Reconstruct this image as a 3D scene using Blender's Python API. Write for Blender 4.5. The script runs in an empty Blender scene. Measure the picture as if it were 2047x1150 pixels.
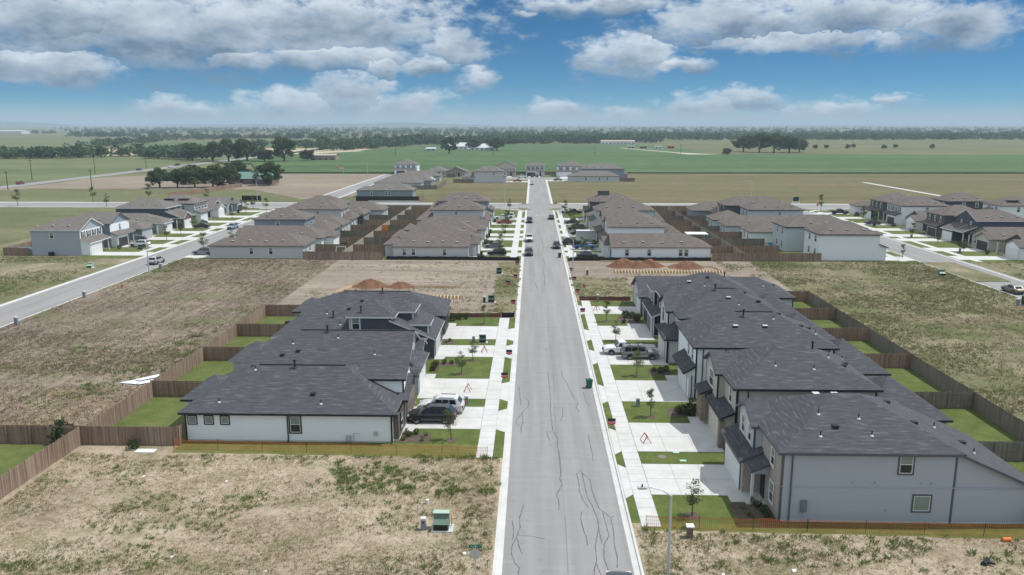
import bpy, math, random
import numpy as np
from math import sin, cos, pi, radians as R, atan2, sqrt, hypot
from mathutils import Vector, Matrix

# ------------------------------------------------------------------ camera, sky, sun, exposure
S = bpy.context.scene
COL = S.collection
RND = random.Random(7)
cam = bpy.data.objects.new('camera', bpy.data.cameras.new('camera'))
COL.objects.link(cam)
cam.data.sensor_width = 36.0
cam.data.lens = 1600.0 / 2047.0 * 36.0
cam.data.clip_start = 0.5
cam.data.clip_end = 40000
cam.location = (0, 0, 29.0)
cam.rotation_euler = (R(90 - 11.55), 0, R(1.49))
S.camera = cam

SUN_EL, SUN_AZ = 62.0, 78.0          # azimuth clockwise from +Y
sun = bpy.data.objects.new('sun', bpy.data.lights.new('sun', 'SUN'))
COL.objects.link(sun)
sun.data.energy = 3.45
sun.data.angle = R(0.53)
sun.data.color = (1.0, 0.972, 0.925)
_sd = Vector((sin(R(SUN_AZ)) * cos(R(SUN_EL)), cos(R(SUN_AZ)) * cos(R(SUN_EL)), sin(R(SUN_EL))))
sun.rotation_euler = _sd.to_track_quat('Z', 'Y').to_euler()
S.view_settings.view_transform = 'Standard'
S.view_settings.look = 'None'
S.view_settings.exposure = 0.16
S.view_settings.gamma = 1.0
S.cycles.max_bounces = 5
S.cycles.diffuse_bounces = 3
S.cycles.glossy_bounces = 2
S.cycles.transmission_bounces = 2
S.cycles.volume_bounces = 0
S.cycles.transparent_max_bounces = 6
S.cycles.caustics_reflective = False
S.cycles.caustics_refractive = False
S.cycles.sample_clamp_indirect = 4.0
S.cycles.volume_step_rate = 10
S.cycles.use_denoising = True
S.cycles.denoising_input_passes = 'RGB_ALBEDO_NORMAL'
S.cycles.denoising_prefilter = 'ACCURATE'
S.cycles.use_adaptive_sampling = False

CLOUDS = [(-0.4092, 0.1019, 0.2715, 0.047), (-0.5207, 0.1067, 0.168, 0.0369), (-0.2628, 0.1095, 0.1939, 0.0436), (-0.2473, 0.0781, 0.1229, 0.0175), (-0.5391, 0.0607, 0.0967, 0.0214), (-0.348, 0.0727, 0.0582, 0.0134), (-0.1808, 0.0677, 0.0253, 0.0153), (-0.1001, 0.0913, 0.0426, 0.0242), (-0.1274, 0.0693, 0.0409, 0.0123), (-0.0675, 0.0545, 0.0238, 0.0153), (-0.2202, 0.035, 0.055, 0.032), (-0.2844, 0.0208, 0.0595, 0.0214), (-0.1615, 0.0201, 0.0632, 0.0214), (-0.4107, 0.0155, 0.0476, 0.013), (0.2346, 0.116, 0.1099, 0.0336), (0.3525, 0.1152, 0.1293, 0.0282), (0.452, 0.1026, 0.0841, 0.0242), (0.307, 0.0931, 0.1357, 0.0134), (0.1126, 0.0776, 0.0595, 0.0268), (0.1773, 0.0671, 0.0372, 0.0091), (0.0786, 0.1371, 0.097, 0.0121), (-0.0102, 0.1278, 0.0181, 0.006), (0.0298, 0.0155, 0.0432, 0.0153), (0.2055, 0.0186, 0.049, 0.0199), (0.2563, 0.0281, 0.049, 0.0137), (0.3446, 0.0145, 0.0625, 0.0114), (0.4106, 0.0254, 0.0209, 0.0069), (0.1055, 0.0095, 0.0298, 0.0091)]

def build_world():
    w = bpy.data.worlds.new('World')
    S.world = w
    w.use_nodes = True
    nt = w.node_tree
    nt.nodes.clear()
    N, L = nt.nodes, nt.links
    def put(sock, v):
        if isinstance(v, (int, float)):
            sock.default_value = v
        elif isinstance(v, tuple):
            sock.default_value = v
        else:
            L.new(v, sock)
    def math_(op, a, b=None, c=None, clamp=False):
        n = N.new('ShaderNodeMath'); n.operation = op; n.use_clamp = clamp
        put(n.inputs[0], a)
        if b is not None: put(n.inputs[1], b)
        if c is not None: put(n.inputs[2], c)
        return n.outputs[0]
    def vmath(op, a, b=None, c=None):
        n = N.new('ShaderNodeVectorMath'); n.operation = op
        put(n.inputs[0], a)
        if b is not None: put(n.inputs[1], b)
        if c is not None: put(n.inputs[2], c)
        return n
    def smooth(v, a, b):
        n = N.new('ShaderNodeMapRange'); n.interpolation_type = 'SMOOTHSTEP'
        put(n.inputs[0], v); n.inputs[1].default_value = a; n.inputs[2].default_value = b
        return n.outputs[0]
    def noise(vec, scale, detail, rough=0.55):
        n = N.new('ShaderNodeTexNoise'); n.inputs['Scale'].default_value = scale
        n.inputs['Detail'].default_value = detail; n.inputs['Roughness'].default_value = rough
        L.new(vec, n.inputs['Vector'])
        return n
    def mix(f, a, b, blend='MIX'):
        n = N.new('ShaderNodeMix'); n.data_type = 'RGBA'; n.blend_type = blend
        put(n.inputs[0], f); put(n.inputs[6], a); put(n.inputs[7], b)
        return n.outputs[2]
    tc = N.new('ShaderNodeTexCoord')
    sep = N.new('ShaderNodeSeparateXYZ'); L.new(tc.outputs['Generated'], sep.inputs[0])
    x, y, z = sep.outputs
    sky = N.new('ShaderNodeTexSky'); sky.sky_type = 'NISHITA'
    sky.sun_disc = False
    sky.sun_elevation = R(SUN_EL); sky.sun_rotation = R(SUN_AZ)
    sky.altitude = 200; sky.air_density = 1.0; sky.dust_density = 0.4; sky.ozone_density = 2.0
    # clear dry air: the pale band stays low on the horizon
    zz = math_('MULTIPLY_ADD', math_('MAXIMUM', z, 0.0), 3.2, 0.012)
    cmb = N.new('ShaderNodeCombineXYZ'); L.new(x, cmb.inputs[0]); L.new(y, cmb.inputs[1]); L.new(zz, cmb.inputs[2])
    nrm = vmath('NORMALIZE', cmb.outputs[0])
    L.new(nrm.outputs[0], sky.inputs[0])
    skyc = mix(1.0, sky.outputs[0], (0.15, 0.57, 0.76, 1), 'MULTIPLY')
    # clouds in azimuth / elevation
    u = math_('ARCTAN2', x, y)
    v = math_('ARCSINE', z)
    P = N.new('ShaderNodeCombineXYZ'); L.new(u, P.inputs[0]); L.new(v, P.inputs[1])
    P = P.outputs[0]
    Ps = vmath('MULTIPLY', P, (1.0, 1.9, 1.0)).outputs[0]
    wn = noise(Ps, 30.0, 3.0)
    off = vmath('SUBTRACT', wn.outputs['Color'], (0.5, 0.5, 0.5)).outputs[0]
    Pw = vmath('MULTIPLY_ADD', off, (0.055, 0.024, 0.0), P).outputs[0]
    M = None; H = None
    for (cx, cy, rx, ry) in CLOUDS:
        q = vmath('MULTIPLY_ADD', Pw, (1 / rx, 1 / ry, 0.0), (-cx / rx, -cy / ry, 0.0)).outputs[0]
        m = math_('SUBTRACT', 1.0, vmath('LENGTH', q).outputs['Value'])
        s_ = N.new('ShaderNodeSeparateXYZ'); L.new(q, s_.inputs[0])
        hh = s_.outputs[1]
        if M is None:
            M, H = m, hh
        else:
            g = math_('GREATER_THAN', m, M)
            mx = N.new('ShaderNodeMix'); mx.data_type = 'FLOAT'
            L.new(g, mx.inputs[0]); L.new(H, mx.inputs[2]); L.new(hh, mx.inputs[3])
            H = mx.outputs[0]
            M = math_('MAXIMUM', M, m)
    gen = noise(Ps, 5.0, 2.0)
    wgt = math_('MAXIMUM', smooth(v, 0.145, 0.2), smooth(math_('ABSOLUTE', u), 0.62, 0.8))
    gm = math_('MULTIPLY_ADD', gen.outputs[0], 5.0, -1.75)  # cloud cover outside the view, raised to add ambient light
    gm = math_('ADD', gm, math_('MULTIPLY_ADD', wgt, 3.0, -3.0))
    M = math_('MAXIMUM', M, gm)
    fb = noise(Ps, 24.0, 10.0, 0.64)
    dens = math_('MULTIPLY_ADD', math_('SUBTRACT', fb.outputs[0], 0.5), 3.0, M)
    D = smooth(dens, -0.36, 0.66)
    D = math_('MULTIPLY', D, smooth(v, -0.004, 0.010))
    D = math_('MULTIPLY', D, 0.94)
    fb2 = noise(vmath('ADD', Ps, (3.1, 0.4, 0.0)).outputs[0], 17.0, 7.0, 0.55)
    t = math_('MULTIPLY_ADD', H, 0.6, 0.36)
    t = math_('ADD', t, math_('MULTIPLY', math_('SUBTRACT', fb2.outputs[0], 0.48), 1.6))
    t = math_('ADD', t, math_('MULTIPLY', smooth(dens, 0.9, 0.0), 0.28), None, True)
    cl = mix(t, (1.3, 2.05, 3.0, 1), (6.9, 7.6, 8.2, 1))
    # haze low in the air in front of the far clouds
    skyh = mix(math_('MULTIPLY', smooth(v, 0.026, -0.004), 0.8), skyc, (3.4, 4.3, 5.0, 1))
    clh = mix(math_('MULTIPLY', smooth(v, 0.016, 0.0), 0.4), cl, (3.6, 4.5, 5.1, 1))
    out = mix(D, skyh, clh)
    bg = N.new('ShaderNodeBackground'); bg.inputs[1].default_value = 0.1
    L.new(out, bg.inputs[0])
    o = N.new('ShaderNodeOutputWorld'); L.new(bg.outputs[0], o.inputs[0])
    w.cycles.sampling_method = 'MANUAL'
    w.cycles.sample_map_resolution = 512
build_world()

# ------------------------------------------------------------------ helpers
def tag(o, label=None, cat=None, group=None, kind=None):
    if label: o['label'] = label
    if cat: o['category'] = cat
    if group: o['group'] = group
    if kind: o['kind'] = kind
    return o

def empty(name, loc=(0, 0, 0), rz=0.0):
    o = bpy.data.objects.new(name, None)
    o.empty_display_size = 0.3
    o.location = loc; o.rotation_euler = (0, 0, rz)
    COL.objects.link(o)
    return o

def link(name, mesh, parent=None, loc=None, rz=None):
    o = bpy.data.objects.new(name, mesh)
    COL.objects.link(o)
    if parent is not None: o.parent = parent
    if loc is not None: o.location = loc
    if rz is not None: o.rotation_euler = (0, 0, rz)
    return o

def copy_tree(o, parent=None):
    c = o.copy(); COL.objects.link(c); c.parent = parent
    for ch in o.children: copy_tree(ch, c)
    return c

class MB:
    """collects polygons (with optional uv and material index) for ONE mesh"""
    def __init__(self, org=(0, 0, 0)):
        self.v = []; self.f = []; self.uv = []; self.m = []; self.o = org
    def poly(self, pts, mi=0, uv=None):
        n = len(self.v)
        ox, oy, oz = self.o
        self.v += [(p[0] - ox, p[1] - oy, p[2] - oz) for p in pts]
        self.f.append(tuple(range(n, n + len(pts))))
        self.m.append(mi)
        self.uv.append(uv)
    def quad_uv(self, pts, mi=0):
        # uv in metres: u horizontal, v up the face
        a, b, c = Vector(pts[0]), Vector(pts[1]), Vector(pts[2])
        nrm = (b - a).cross(c - a)
        if nrm.length < 1e-9: nrm = Vector((0, 0, 1))
        nrm.normalize()
        e = Vector((0, 0, 1)).cross(nrm)
        if e.length < 1e-4: e = Vector((1, 0, 0))
        e.normalize(); s = nrm.cross(e)
        self.poly(pts, mi, [(Vector(p).dot(e), Vector(p).dot(s)) for p in pts])
    def box(self, x0, x1, y0, y1, z0, z1, mi=0, bottom=True):
        P = [(x0, y0, z0), (x1, y0, z0), (x1, y1, z0), (x0, y1, z0), (x0, y0, z1), (x1, y0, z1), (x1, y1, z1), (x0, y1, z1)]
        F = [(4, 5, 6, 7), (0, 1, 5, 4), (1, 2, 6, 5), (2, 3, 7, 6), (3, 0, 4, 7)]
        if bottom: F.append((3, 2, 1, 0))
        for f in F: self.quad_uv([P[i] for i in f], mi)
    def tube(self, p0, p1, r0, r1=None, n=6, mi=0, cap=True):
        r1 = r0 if r1 is None else r1
        p0, p1 = Vector(p0), Vector(p1); d = p1 - p0
        if d.length < 1e-6: return
        d.normalize()
        a = d.orthogonal().normalized(); b = d.cross(a)
        A = [p0 + (a * cos(2 * pi * i / n) + b * sin(2 * pi * i / n)) * r0 for i in range(n)]
        B = [p1 + (a * cos(2 * pi * i / n) + b * sin(2 * pi * i / n)) * r1 for i in range(n)]
        for i in range(n):
            j = (i + 1) % n
            self.poly([A[i], A[j], B[j], B[i]], mi)
        if cap:
            self.poly(list(reversed(A)), mi); self.poly(B, mi)
    def bar(self, p0, p1, w, h, mi=0):
        """rectangular bar between two points: w horizontally, h across"""
        p0, p1 = Vector(p0), Vector(p1); d = (p1 - p0).normalized()
        a = Vector((0, 0, 1)).cross(d)
        if a.length < 1e-3: a = Vector((1, 0, 0))
        a.normalize(); b = d.cross(a)
        c = [a * (sx * w / 2) + b * (sy * h / 2) for sx, sy in ((-1, -1), (1, -1), (1, 1), (-1, 1))]
        A = [p0 + k for k in c]; B = [p1 + k for k in c]
        for i in range(4):
            j = (i + 1) % 4
            self.poly([A[i], A[j], B[j], B[i]], mi)
        self.poly(list(reversed(A)), mi); self.poly(B, mi)
    def mesh(self, name, mats, smooth=False):
        me = bpy.data.meshes.new(name)
        me.from_pydata([tuple(p) for p in self.v], [], self.f)
        for mt in (mats if isinstance(mats, (list, tuple)) else [mats]): me.materials.append(mt)
        if any(self.m): me.polygons.foreach_set('material_index', self.m)
        if any(u is not None for u in self.uv):
            l = me.uv_layers.new(name='UVMap')
            buf = []
            for f, u in zip(self.f, self.uv):
                if u is None: buf += [0.0, 0.0] * len(f)
                else:
                    for q in u: buf += [q[0], q[1]]
            l.data.foreach_set('uv', buf)
        if smooth: me.polygons.foreach_set('use_smooth', [True] * len(self.f))
        me.update()
        return me
    def build(self, name, mats, parent=None, smooth=False):
        return link(name, self.mesh(name, mats, smooth), parent, self.o if parent is None and any(self.o) else None)

def tri_mesh(name, V, F, mat, smooth=False, nv=4):
    """fast mesh from numpy: V (n,3), F (m,nv)"""
    me = bpy.data.meshes.new(name)
    me.vertices.add(len(V)); me.vertices.foreach_set('co', np.asarray(V, dtype=np.float32).ravel())
    me.loops.add(F.size); me.loops.foreach_set('vertex_index', F.astype(np.int32).ravel())
    me.polygons.add(len(F))
    me.polygons.foreach_set('loop_start', np.arange(0, F.size, nv, dtype=np.int32))
    me.polygons.foreach_set('loop_total', np.full(len(F), nv, dtype=np.int32))
    for m in (mat if isinstance(mat, (list, tuple)) else [mat]): me.materials.append(m)
    me.update(); me.validate()
    return me

# ------------------------------------------------------------------ materials
MATS = {}
class NT:
    def __init__(self, name):
        m = bpy.data.materials.new(name); m.use_nodes = True
        self.mat = m; self.nt = m.node_tree; self.N = self.nt.nodes; self.L = self.nt.links
        self.b = self.N['Principled BSDF']
        self.tc = None
    def put(self, sock, v):
        if isinstance(v, (int, float, tuple)): sock.default_value = v
        else: self.L.new(v, sock)
    def obj(self):
        if self.tc is None: self.tc = self.N.new('ShaderNodeTexCoord')
        return self.tc.outputs['Object']
    def uv(self):
        if self.tc is None: self.tc = self.N.new('ShaderNodeTexCoord')
        return self.tc.outputs['UV']
    def world(self):
        return self.N.new('ShaderNodeNewGeometry').outputs['Position']
    def scale(self, vec, s):
        n = self.N.new('ShaderNodeVectorMath'); n.operation = 'MULTIPLY'
        self.L.new(vec, n.inputs[0]); n.inputs[1].default_value = s
        return n.outputs[0]
    def noise(self, vec, scale, detail=3.0, rough=0.55):
        n = self.N.new('ShaderNodeTexNoise'); n.inputs['Scale'].default_value = scale
        n.inputs['Detail'].default_value = detail; n.inputs['Roughness'].default_value = rough
        self.L.new(vec, n.inputs['Vector'])
        return n.outputs['Fac']
    def ramp(self, f, stops):
        n = self.N.new('ShaderNodeValToRGB')
        cr = n.color_ramp
        while len(cr.elements) < len(stops): cr.elements.new(0.5)
        for e, (p, c) in zip(cr.elements, stops):
            e.position = p; e.color = c if len(c) == 4 else (*c, 1)
        self.L.new(f, n.inputs[0])
        return n.outputs[0]
    def mr(self, f, a, b, c=0.0, d=1.0):
        n = self.N.new('ShaderNodeMapRange'); self.L.new(f, n.inputs[0])
        n.inputs[1].default_value = a; n.inputs[2].default_value = b; n.inputs[3].default_value = c; n.inputs[4].default_value = d
        return n.outputs[0]
    def mix(self, f, a, b, blend='MIX'):
        n = self.N.new('ShaderNodeMix'); n.data_type = 'RGBA'; n.blend_type = blend
        self.put(n.inputs[0], f); self.put(n.inputs[6], a if not (isinstance(a, tuple) and len(a) == 3) else (*a, 1))
        self.put(n.inputs[7], b if not (isinstance(b, tuple) and len(b) == 3) else (*b, 1))
        return n.outputs[2]
    def math(self, op, a, b=0.0):
        n = self.N.new('ShaderNodeMath'); n.operation = op
        self.put(n.inputs[0], a); self.put(n.inputs[1], b)
        return n.outputs[0]
    def bump(self, h, strength=0.5, dist=0.02):
        n = self.N.new('ShaderNodeBump'); n.inputs['Strength'].default_value = strength
        n.inputs['Distance'].default_value = dist
        self.L.new(h, n.inputs['Height']); self.L.new(n.outputs[0], self.b.inputs['Normal'])
    def done(self, color, rough=0.8, spec=0.3, metal=0.0):
        self.put(self.b.inputs['Base Color'], color if not (isinstance(color, tuple) and len(color) == 3) else (*color, 1))
        self.put(self.b.inputs['Roughness'], rough)
        self.b.inputs['Specular IOR Level'].default_value = spec
        self.b.inputs['Metallic'].default_value = metal
        return self.mat

def plain(name, c, rough=0.7, spec=0.3, metal=0.0, var=0.12, scale=3.0):
    """painted / moulded surface with faint unevenness"""
    if name in MATS: return MATS[name]
    t = NT(name)
    f = t.noise(t.obj(), scale, 4)
    lo = tuple(k * (1 - var) for k in c); hi = tuple(min(1, k * (1 + var)) for k in c)
    t.done(t.mix(f, lo, hi), rough, spec, metal)
    MATS[name] = t.mat
    return t.mat

def siding(name, c):
    if name in MATS: return MATS[name]
    t = NT(name)
    n1 = t.noise(t.scale(t.uv(), (0.5, 6.0, 1.0)), 1.5, 3)
    n2 = t.noise(t.uv(), 0.35, 3)
    col = t.mix(n1, tuple(k * 0.93 for k in c), tuple(min(1, k * 1.05) for k in c))
    col = t.mix(t.mr(n2, 0.3, 0.7, 0.0, 0.25), col, tuple(k * 0.88 for k in c))
    fr = t.math('FRACT', t.math('DIVIDE', t._v(), 0.178))
    t.bump(fr, 0.4, 0.025)
    MATS[name] = t.done(col, 0.62, 0.3)
    return t.mat
def _v(self):
    s = self.N.new('ShaderNodeSeparateXYZ'); self.L.new(self.uv(), s.inputs[0])
    return s.outputs[1]
NT._v = _v

def shingles(name, dark, mid, light, amount):
    if name in MATS: return MATS[name]
    t = NT(name)
    uv = t.uv()
    # tabs: short stretched dashes along each course
    br = t.N.new('ShaderNodeTexBrick')
    t.L.new(uv, br.inputs['Vector'])
    br.offset = 0.37; br.squash = 1.0
    br.inputs['Scale'].default_value = 1.0
    br.inputs['Brick Width'].default_value = 0.46; br.inputs['Row Height'].default_value = 0.145
    br.inputs['Mortar Size'].default_value = 0.006
    br.inputs['Color1'].default_value = (0, 0, 0, 1); br.inputs['Color2'].default_value = (1, 1, 1, 1)
    br.inputs['Mortar'].default_value = (0.15, 0.15, 0.15, 1)
    streak = t.noise(t.scale(uv, (0.75, 5.4, 1.0)), 1.0, 2, 0.5)
    patch = t.noise(uv, 0.22, 2)
    f = t.math('ADD', streak, t.math('MULTIPLY', t.math('SUBTRACT', br.outputs['Color'], 0.5), 0.1))
    f = t.math('ADD', f, t.math('MULTIPLY', t.math('SUBTRACT', patch, 0.5), 0.12))
    col = t.ramp(f, [(0.36, dark), (0.50, mid), (0.585, mid), (0.66, light)] if amount > 0.5 else [(0.32, dark), (0.52, mid), (0.72, light)])
    fine = t.noise(uv, 60.0, 2)
    col = t.mix(t.mr(fine, 0.3, 0.7, 0.0, 0.35), col, tuple(k * 0.75 for k in mid))
    fr = t.math('FRACT', t.math('DIVIDE', t._v(), 0.145))
    t.bump(fr, 0.5, 0.012)
    MATS[name] = t.done(col, 0.92, 0.15)
    return t.mat

def masonry(name, c1, c2, mortar, w, h, bias=0.0):
    if name in MATS: return MATS[name]
    t = NT(name)
    br = t.N.new('ShaderNodeTexBrick'); t.L.new(t.uv(), br.inputs['Vector'])
    br.inputs['Scale'].default_value = 1.0
    br.inputs['Brick Width'].default_value = w; br.inputs['Row Height'].default_value = h
    br.inputs['Mortar Size'].default_value = 0.012
    br.inputs['Bias'].default_value = bias
    br.inputs['Color1'].default_value = (*c1, 1); br.inputs['Color2'].default_value = (*c2, 1); br.inputs['Mortar'].default_value = (*mortar, 1)
    n = t.noise(t.uv(), 5.0, 4)
    col = t.mix(t.mr(n, 0.3, 0.7, 0, 0.4), br.outputs['Color'], tuple(k * 0.6 for k in c1))
    t.bump(t.math('SUBTRACT', 1.0, br.outputs['Fac']), 0.8, 0.015)
    MATS[name] = t.done(col, 0.9, 0.2)
    return t.mat

def soil(name, stops, s1, s2, fine=6.0, bump=0.6, streak=None, green=None, rows=None):
    """ground cover: broad patches + fine mottling"""
    if name in MATS: return MATS[name]
    t = NT(name)
    p = t.world()
    q = t.scale(p, streak) if streak else p
    a = t.noise(q, s1, 4, 0.6); b = t.noise(p, s2, 5, 0.65); c = t.noise(p, fine, 4, 0.7)
    f = t.math('ADD', t.math('MULTIPLY', a, 0.42), t.math('ADD', t.math('MULTIPLY', b, 0.3), t.math('MULTIPLY', c, 0.28)))
    if rows:
        rw = t.noise(t.scale(p, rows[0]), 1.0, 3, 0.6)
        f = t.math('ADD', f, t.math('MULTIPLY', t.math('SUBTRACT', rw, 0.5), rows[1]))
    col = t.ramp(f, stops)
    if green:
        g = t.noise(t.scale(p, (1.0, 1.0, 1.0)), green[1], 5, 0.65)
        col = t.mix(t.mr(g, green[2], green[3], 0.0, green[4]), col, green[0])
    t.bump(t.math('ADD', c, b), bump, 0.12)
    MATS[name] = t.done(col, 0.95, 0.1)
    return t.mat

def lawn(name, a, b, c):
    if name in MATS: return MATS[name]
    t = NT(name); p = t.world()
    n1 = t.noise(p, 0.55, 4, 0.6); n2 = t.noise(t.scale(p, (1, 0.35, 1)), 5.0, 4, 0.7); n3 = t.noise(p, 28.0, 3, 0.7)
    f = t.math('ADD', t.math('MULTIPLY', n1, 0.45), t.math('ADD', t.math('MULTIPLY', n2, 0.3), t.math('MULTIPLY', n3, 0.25)))
    col = t.ramp(f, [(0.34, a), (0.5, b), (0.66, c)])
    t.bump(n3, 0.7, 0.05)
    MATS[name] = t.done(col, 0.9, 0.15)
    return t.mat

def leaf(name, a, b, sc=0.7):
    if name in MATS: return MATS[name]
    t = NT(name)
    n = t.noise(t.world(), sc, 3, 0.6)
    col = t.mix(t.mr(n, 0.3, 0.7), a, b)
    t.done(col, 0.75, 0.15)
    tr = t.N.new('ShaderNodeBsdfTranslucent'); t.L.new(col, tr.inputs[0])
    ms = t.N.new('ShaderNodeMixShader'); ms.inputs[0].default_value = 0.25
    o = t.N['Material Output']
    t.L.new(t.b.outputs[0], ms.inputs[1]); t.L.new(tr.outputs[0], ms.inputs[2]); t.L.new(ms.outputs[0], o.inputs[0])
    MATS[name] = t.mat
    return t.mat

def paint(name, c, metal=0.0):
    if name in MATS: return MATS[name]
    t = NT(name)
    n = t.noise(t.obj(), 1.2, 2)
    t.done(t.mix(n, tuple(k * 0.93 for k in c), c), 0.32, 0.5, metal)
    t.b.inputs['Coat Weight'].default_value = 0.6
    t.b.inputs['Coat Roughness'].default_value = 0.06
    MATS[name] = t.mat
    return t.mat

def wood(name, a, b, c, vert=True):
    """weathered cedar boards: tone changes from board to board, grain up the board"""
    if name in MATS: return MATS[name]
    t = NT(name); p = t.world()
    q = t.scale(p, (1, 1, 0.03))
    n1 = t.noise(q, 5.5, 2, 0.5); n2 = t.noise(t.scale(p, (1, 1, 0.12)), 26.0, 3); n3 = t.noise(p, 0.25, 3)
    f = t.math('ADD', t.math('MULTIPLY', n1, 0.55), t.math('ADD', t.math('MULTIPLY', n2, 0.2), t.math('MULTIPLY', n3, 0.25)))
    col = t.ramp(f, [(0.36, a), (0.5, b), (0.64, c)])
    MATS[name] = t.done(col, 0.88, 0.15)
    return t.mat

def asphalt(name, c, seams=True):
    if name in MATS: return MATS[name]
    t = NT(name); p = t.world()
    n1 = t.noise(t.scale(p, (0.9, 0.035, 1)), 1.0, 3); n2 = t.noise(p, 0.5, 5, 0.6); n3 = t.noise(p, 22.0, 3, 0.8)
    col = t.mix(t.mr(n1, 0.3, 0.7), tuple(k * 0.82 for k in c), tuple(k * 1.08 for k in c))
    col = t.mix(t.mr(n2, 0.45, 0.75, 0, 0.3), col, tuple(k * 0.85 for k in c))
    col = t.mix(t.mr(n3, 0.25, 0.75, 0, 0.22), col, tuple(k * 0.6 for k in c))
    n4 = t.noise(t.scale(p, (0.25, 1.6, 1)), 1.0, 4, 0.6)
    col = t.mix(t.mr(n4, 0.5, 0.72, 0, 0.35), col, tuple(k * 1.15 for k in c))
    n6 = t.noise(p, 0.9, 2, 0.4)
    col = t.mix(t.mr(n6, 0.66, 0.78, 0, 0.45), col, tuple(k * 0.6 for k in c))
    t.bump(n3, 0.3, 0.01)
    MATS[name] = t.done(col, 0.9, 0.2)
    return t.mat

def concrete(name, c):
    if name in MATS: return MATS[name]
    t = NT(name); p = t.world()
    n1 = t.noise(p, 0.7, 5, 0.6); n2 = t.noise(p, 9.0, 4, 0.7)
    col = t.mix(t.mr(n1, 0.35, 0.7), tuple(k * 1.03 for k in c), tuple(k * 0.86 for k in c))
    col = t.mix(t.mr(n2, 0.45, 0.8, 0, 0.3), col, tuple(k * 0.8 for k in c))
    n3 = t.noise(p, 0.16, 2)
    col = t.mix(t.mr(n3, 0.5, 0.75, 0, 0.45), col, (c[0] * 0.8, c[1] * 0.77, c[2] * 0.7))
    n5 = t.noise(t.scale(p, (0.25, 2.6, 1)), 1.0, 3, 0.6)
    col = t.mix(t.mr(n5, 0.56, 0.74, 0, 0.4), col, tuple(k * 0.78 for k in c))
    MATS[name] = t.done(col, 0.88, 0.2)
    return t.mat

M_GLASS = NT('window_glass'); M_GLASS = M_GLASS.done((0.015, 0.02, 0.024), 0.06, 0.6)
M_GLASSU = NT('screen_reflection_glass'); M_GLASSU = M_GLASSU.done((0.2, 0.27, 0.23), 0.18, 0.5)  # greenish screens and bright reflection put into the base colour
M_CARGL = NT('car_glass'); M_CARGL = M_CARGL.done((0.012, 0.016, 0.02), 0.04, 0.7)
M_TYRE = plain('tyre_rubber', (0.02, 0.02, 0.02), 0.8)
M_RIM = plain('alloy_rim', (0.45, 0.45, 0.47), 0.35, 0.5, 0.6)
M_BLACK = plain('black_trim', (0.018, 0.018, 0.022), 0.55)
M_DTRIM = plain('dark_trim_paint', (0.022, 0.024, 0.032), 0.5)
M_WTRIM = plain('white_trim_paint', (0.68, 0.69, 0.7), 0.5)
M_GTRIM = plain('grey_trim_paint', (0.36, 0.37, 0.38), 0.5)
M_BTRIM = plain('bluegrey_trim_paint', (0.09, 0.1, 0.12), 0.5)
M_TTRIM = plain('taupe_trim_paint', (0.2, 0.18, 0.16), 0.5)
M_HLAMP = plain('headlamp_lens', (0.6, 0.62, 0.65), 0.1, 0.6)
M_TLAMP = plain('tail_lamp_lens', (0.35, 0.012, 0.012), 0.2, 0.5)
M_GALV = plain('galvanised_steel', (0.5, 0.52, 0.54), 0.45, 0.5, 0.3)
M_CONC = concrete('concrete', (0.565, 0.562, 0.55))
M_CURB = concrete('kerb_concrete', (0.565, 0.562, 0.55))
M_ASPH = asphalt('asphalt', (0.285, 0.278, 0.277))
M_TAR = plain('crack_sealant', (0.1, 0.098, 0.102), 0.7)
M_CEDAR = wood('cedar_boards', (0.16, 0.112, 0.082), (0.26, 0.19, 0.145), (0.37, 0.29, 0.23))
M_SUNLIT = wood('sunlit_pale_boards', (0.25, 0.222, 0.19), (0.36, 0.325, 0.285), (0.46, 0.42, 0.375))  # paler boards: sunlight on the dividing fences put into the colour
M_CEDAR2 = wood('brown_boards', (0.175, 0.118, 0.085), (0.265, 0.185, 0.138), (0.36, 0.265, 0.205))
M_GREYWOOD = wood('grey_boards', (0.13, 0.112, 0.094), (0.20, 0.175, 0.148), (0.28, 0.25, 0.215))
M_DARKWOOD = wood('stained_boards', (0.018, 0.014, 0.013), (0.03, 0.024, 0.022), (0.05, 0.04, 0.036))
M_PINE = wood('raw_pine', (0.5, 0.38, 0.22), (0.62, 0.48, 0.3), (0.72, 0.58, 0.4))
RF_DARK = shingles('charcoal_shingles', (0.064, 0.065, 0.073), (0.084, 0.086, 0.095), (0.135, 0.138, 0.15), 1.0)
RF_BROWN = shingles('weathered_wood_shingles', (0.105, 0.088, 0.079), (0.15, 0.13, 0.12), (0.215, 0.19, 0.175), 0.0)
RF_GREY = shingles('grey_shingles', (0.12, 0.11, 0.103), (0.168, 0.155, 0.145), (0.23, 0.215, 0.2), 0.0)
SID = dict(white=(0.81, 0.86, 0.90), ltblue=(0.50, 0.57, 0.60), grey=(0.39, 0.43, 0.485), slate=(0.075, 0.088, 0.112), navy=(0.018, 0.021, 0.03),  # white and grey lean blue: bluish shade put into the colour
           beige=(0.49, 0.455, 0.40), mid=(0.2, 0.21, 0.225), ltgrey=(0.54, 0.56, 0.58), blue=(0.25, 0.295, 0.35), char=(0.105, 0.105, 0.11), taupe=(0.3, 0.28, 0.24))
def sid(k): return siding('lap_siding_' + k, SID[k])
M_BRICKP = masonry('pale_brick', (0.46, 0.41, 0.36), (0.34, 0.30, 0.27), (0.5, 0.48, 0.45), 0.2, 0.07)
M_BRICKD = masonry('brown_brick', (0.17, 0.135, 0.115), (0.10, 0.082, 0.075), (0.24, 0.22, 0.2), 0.2, 0.07)
M_BRICKR = masonry('red_brick', (0.2, 0.13, 0.11), (0.13, 0.095, 0.085), (0.25, 0.23, 0.21), 0.2, 0.07)
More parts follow.
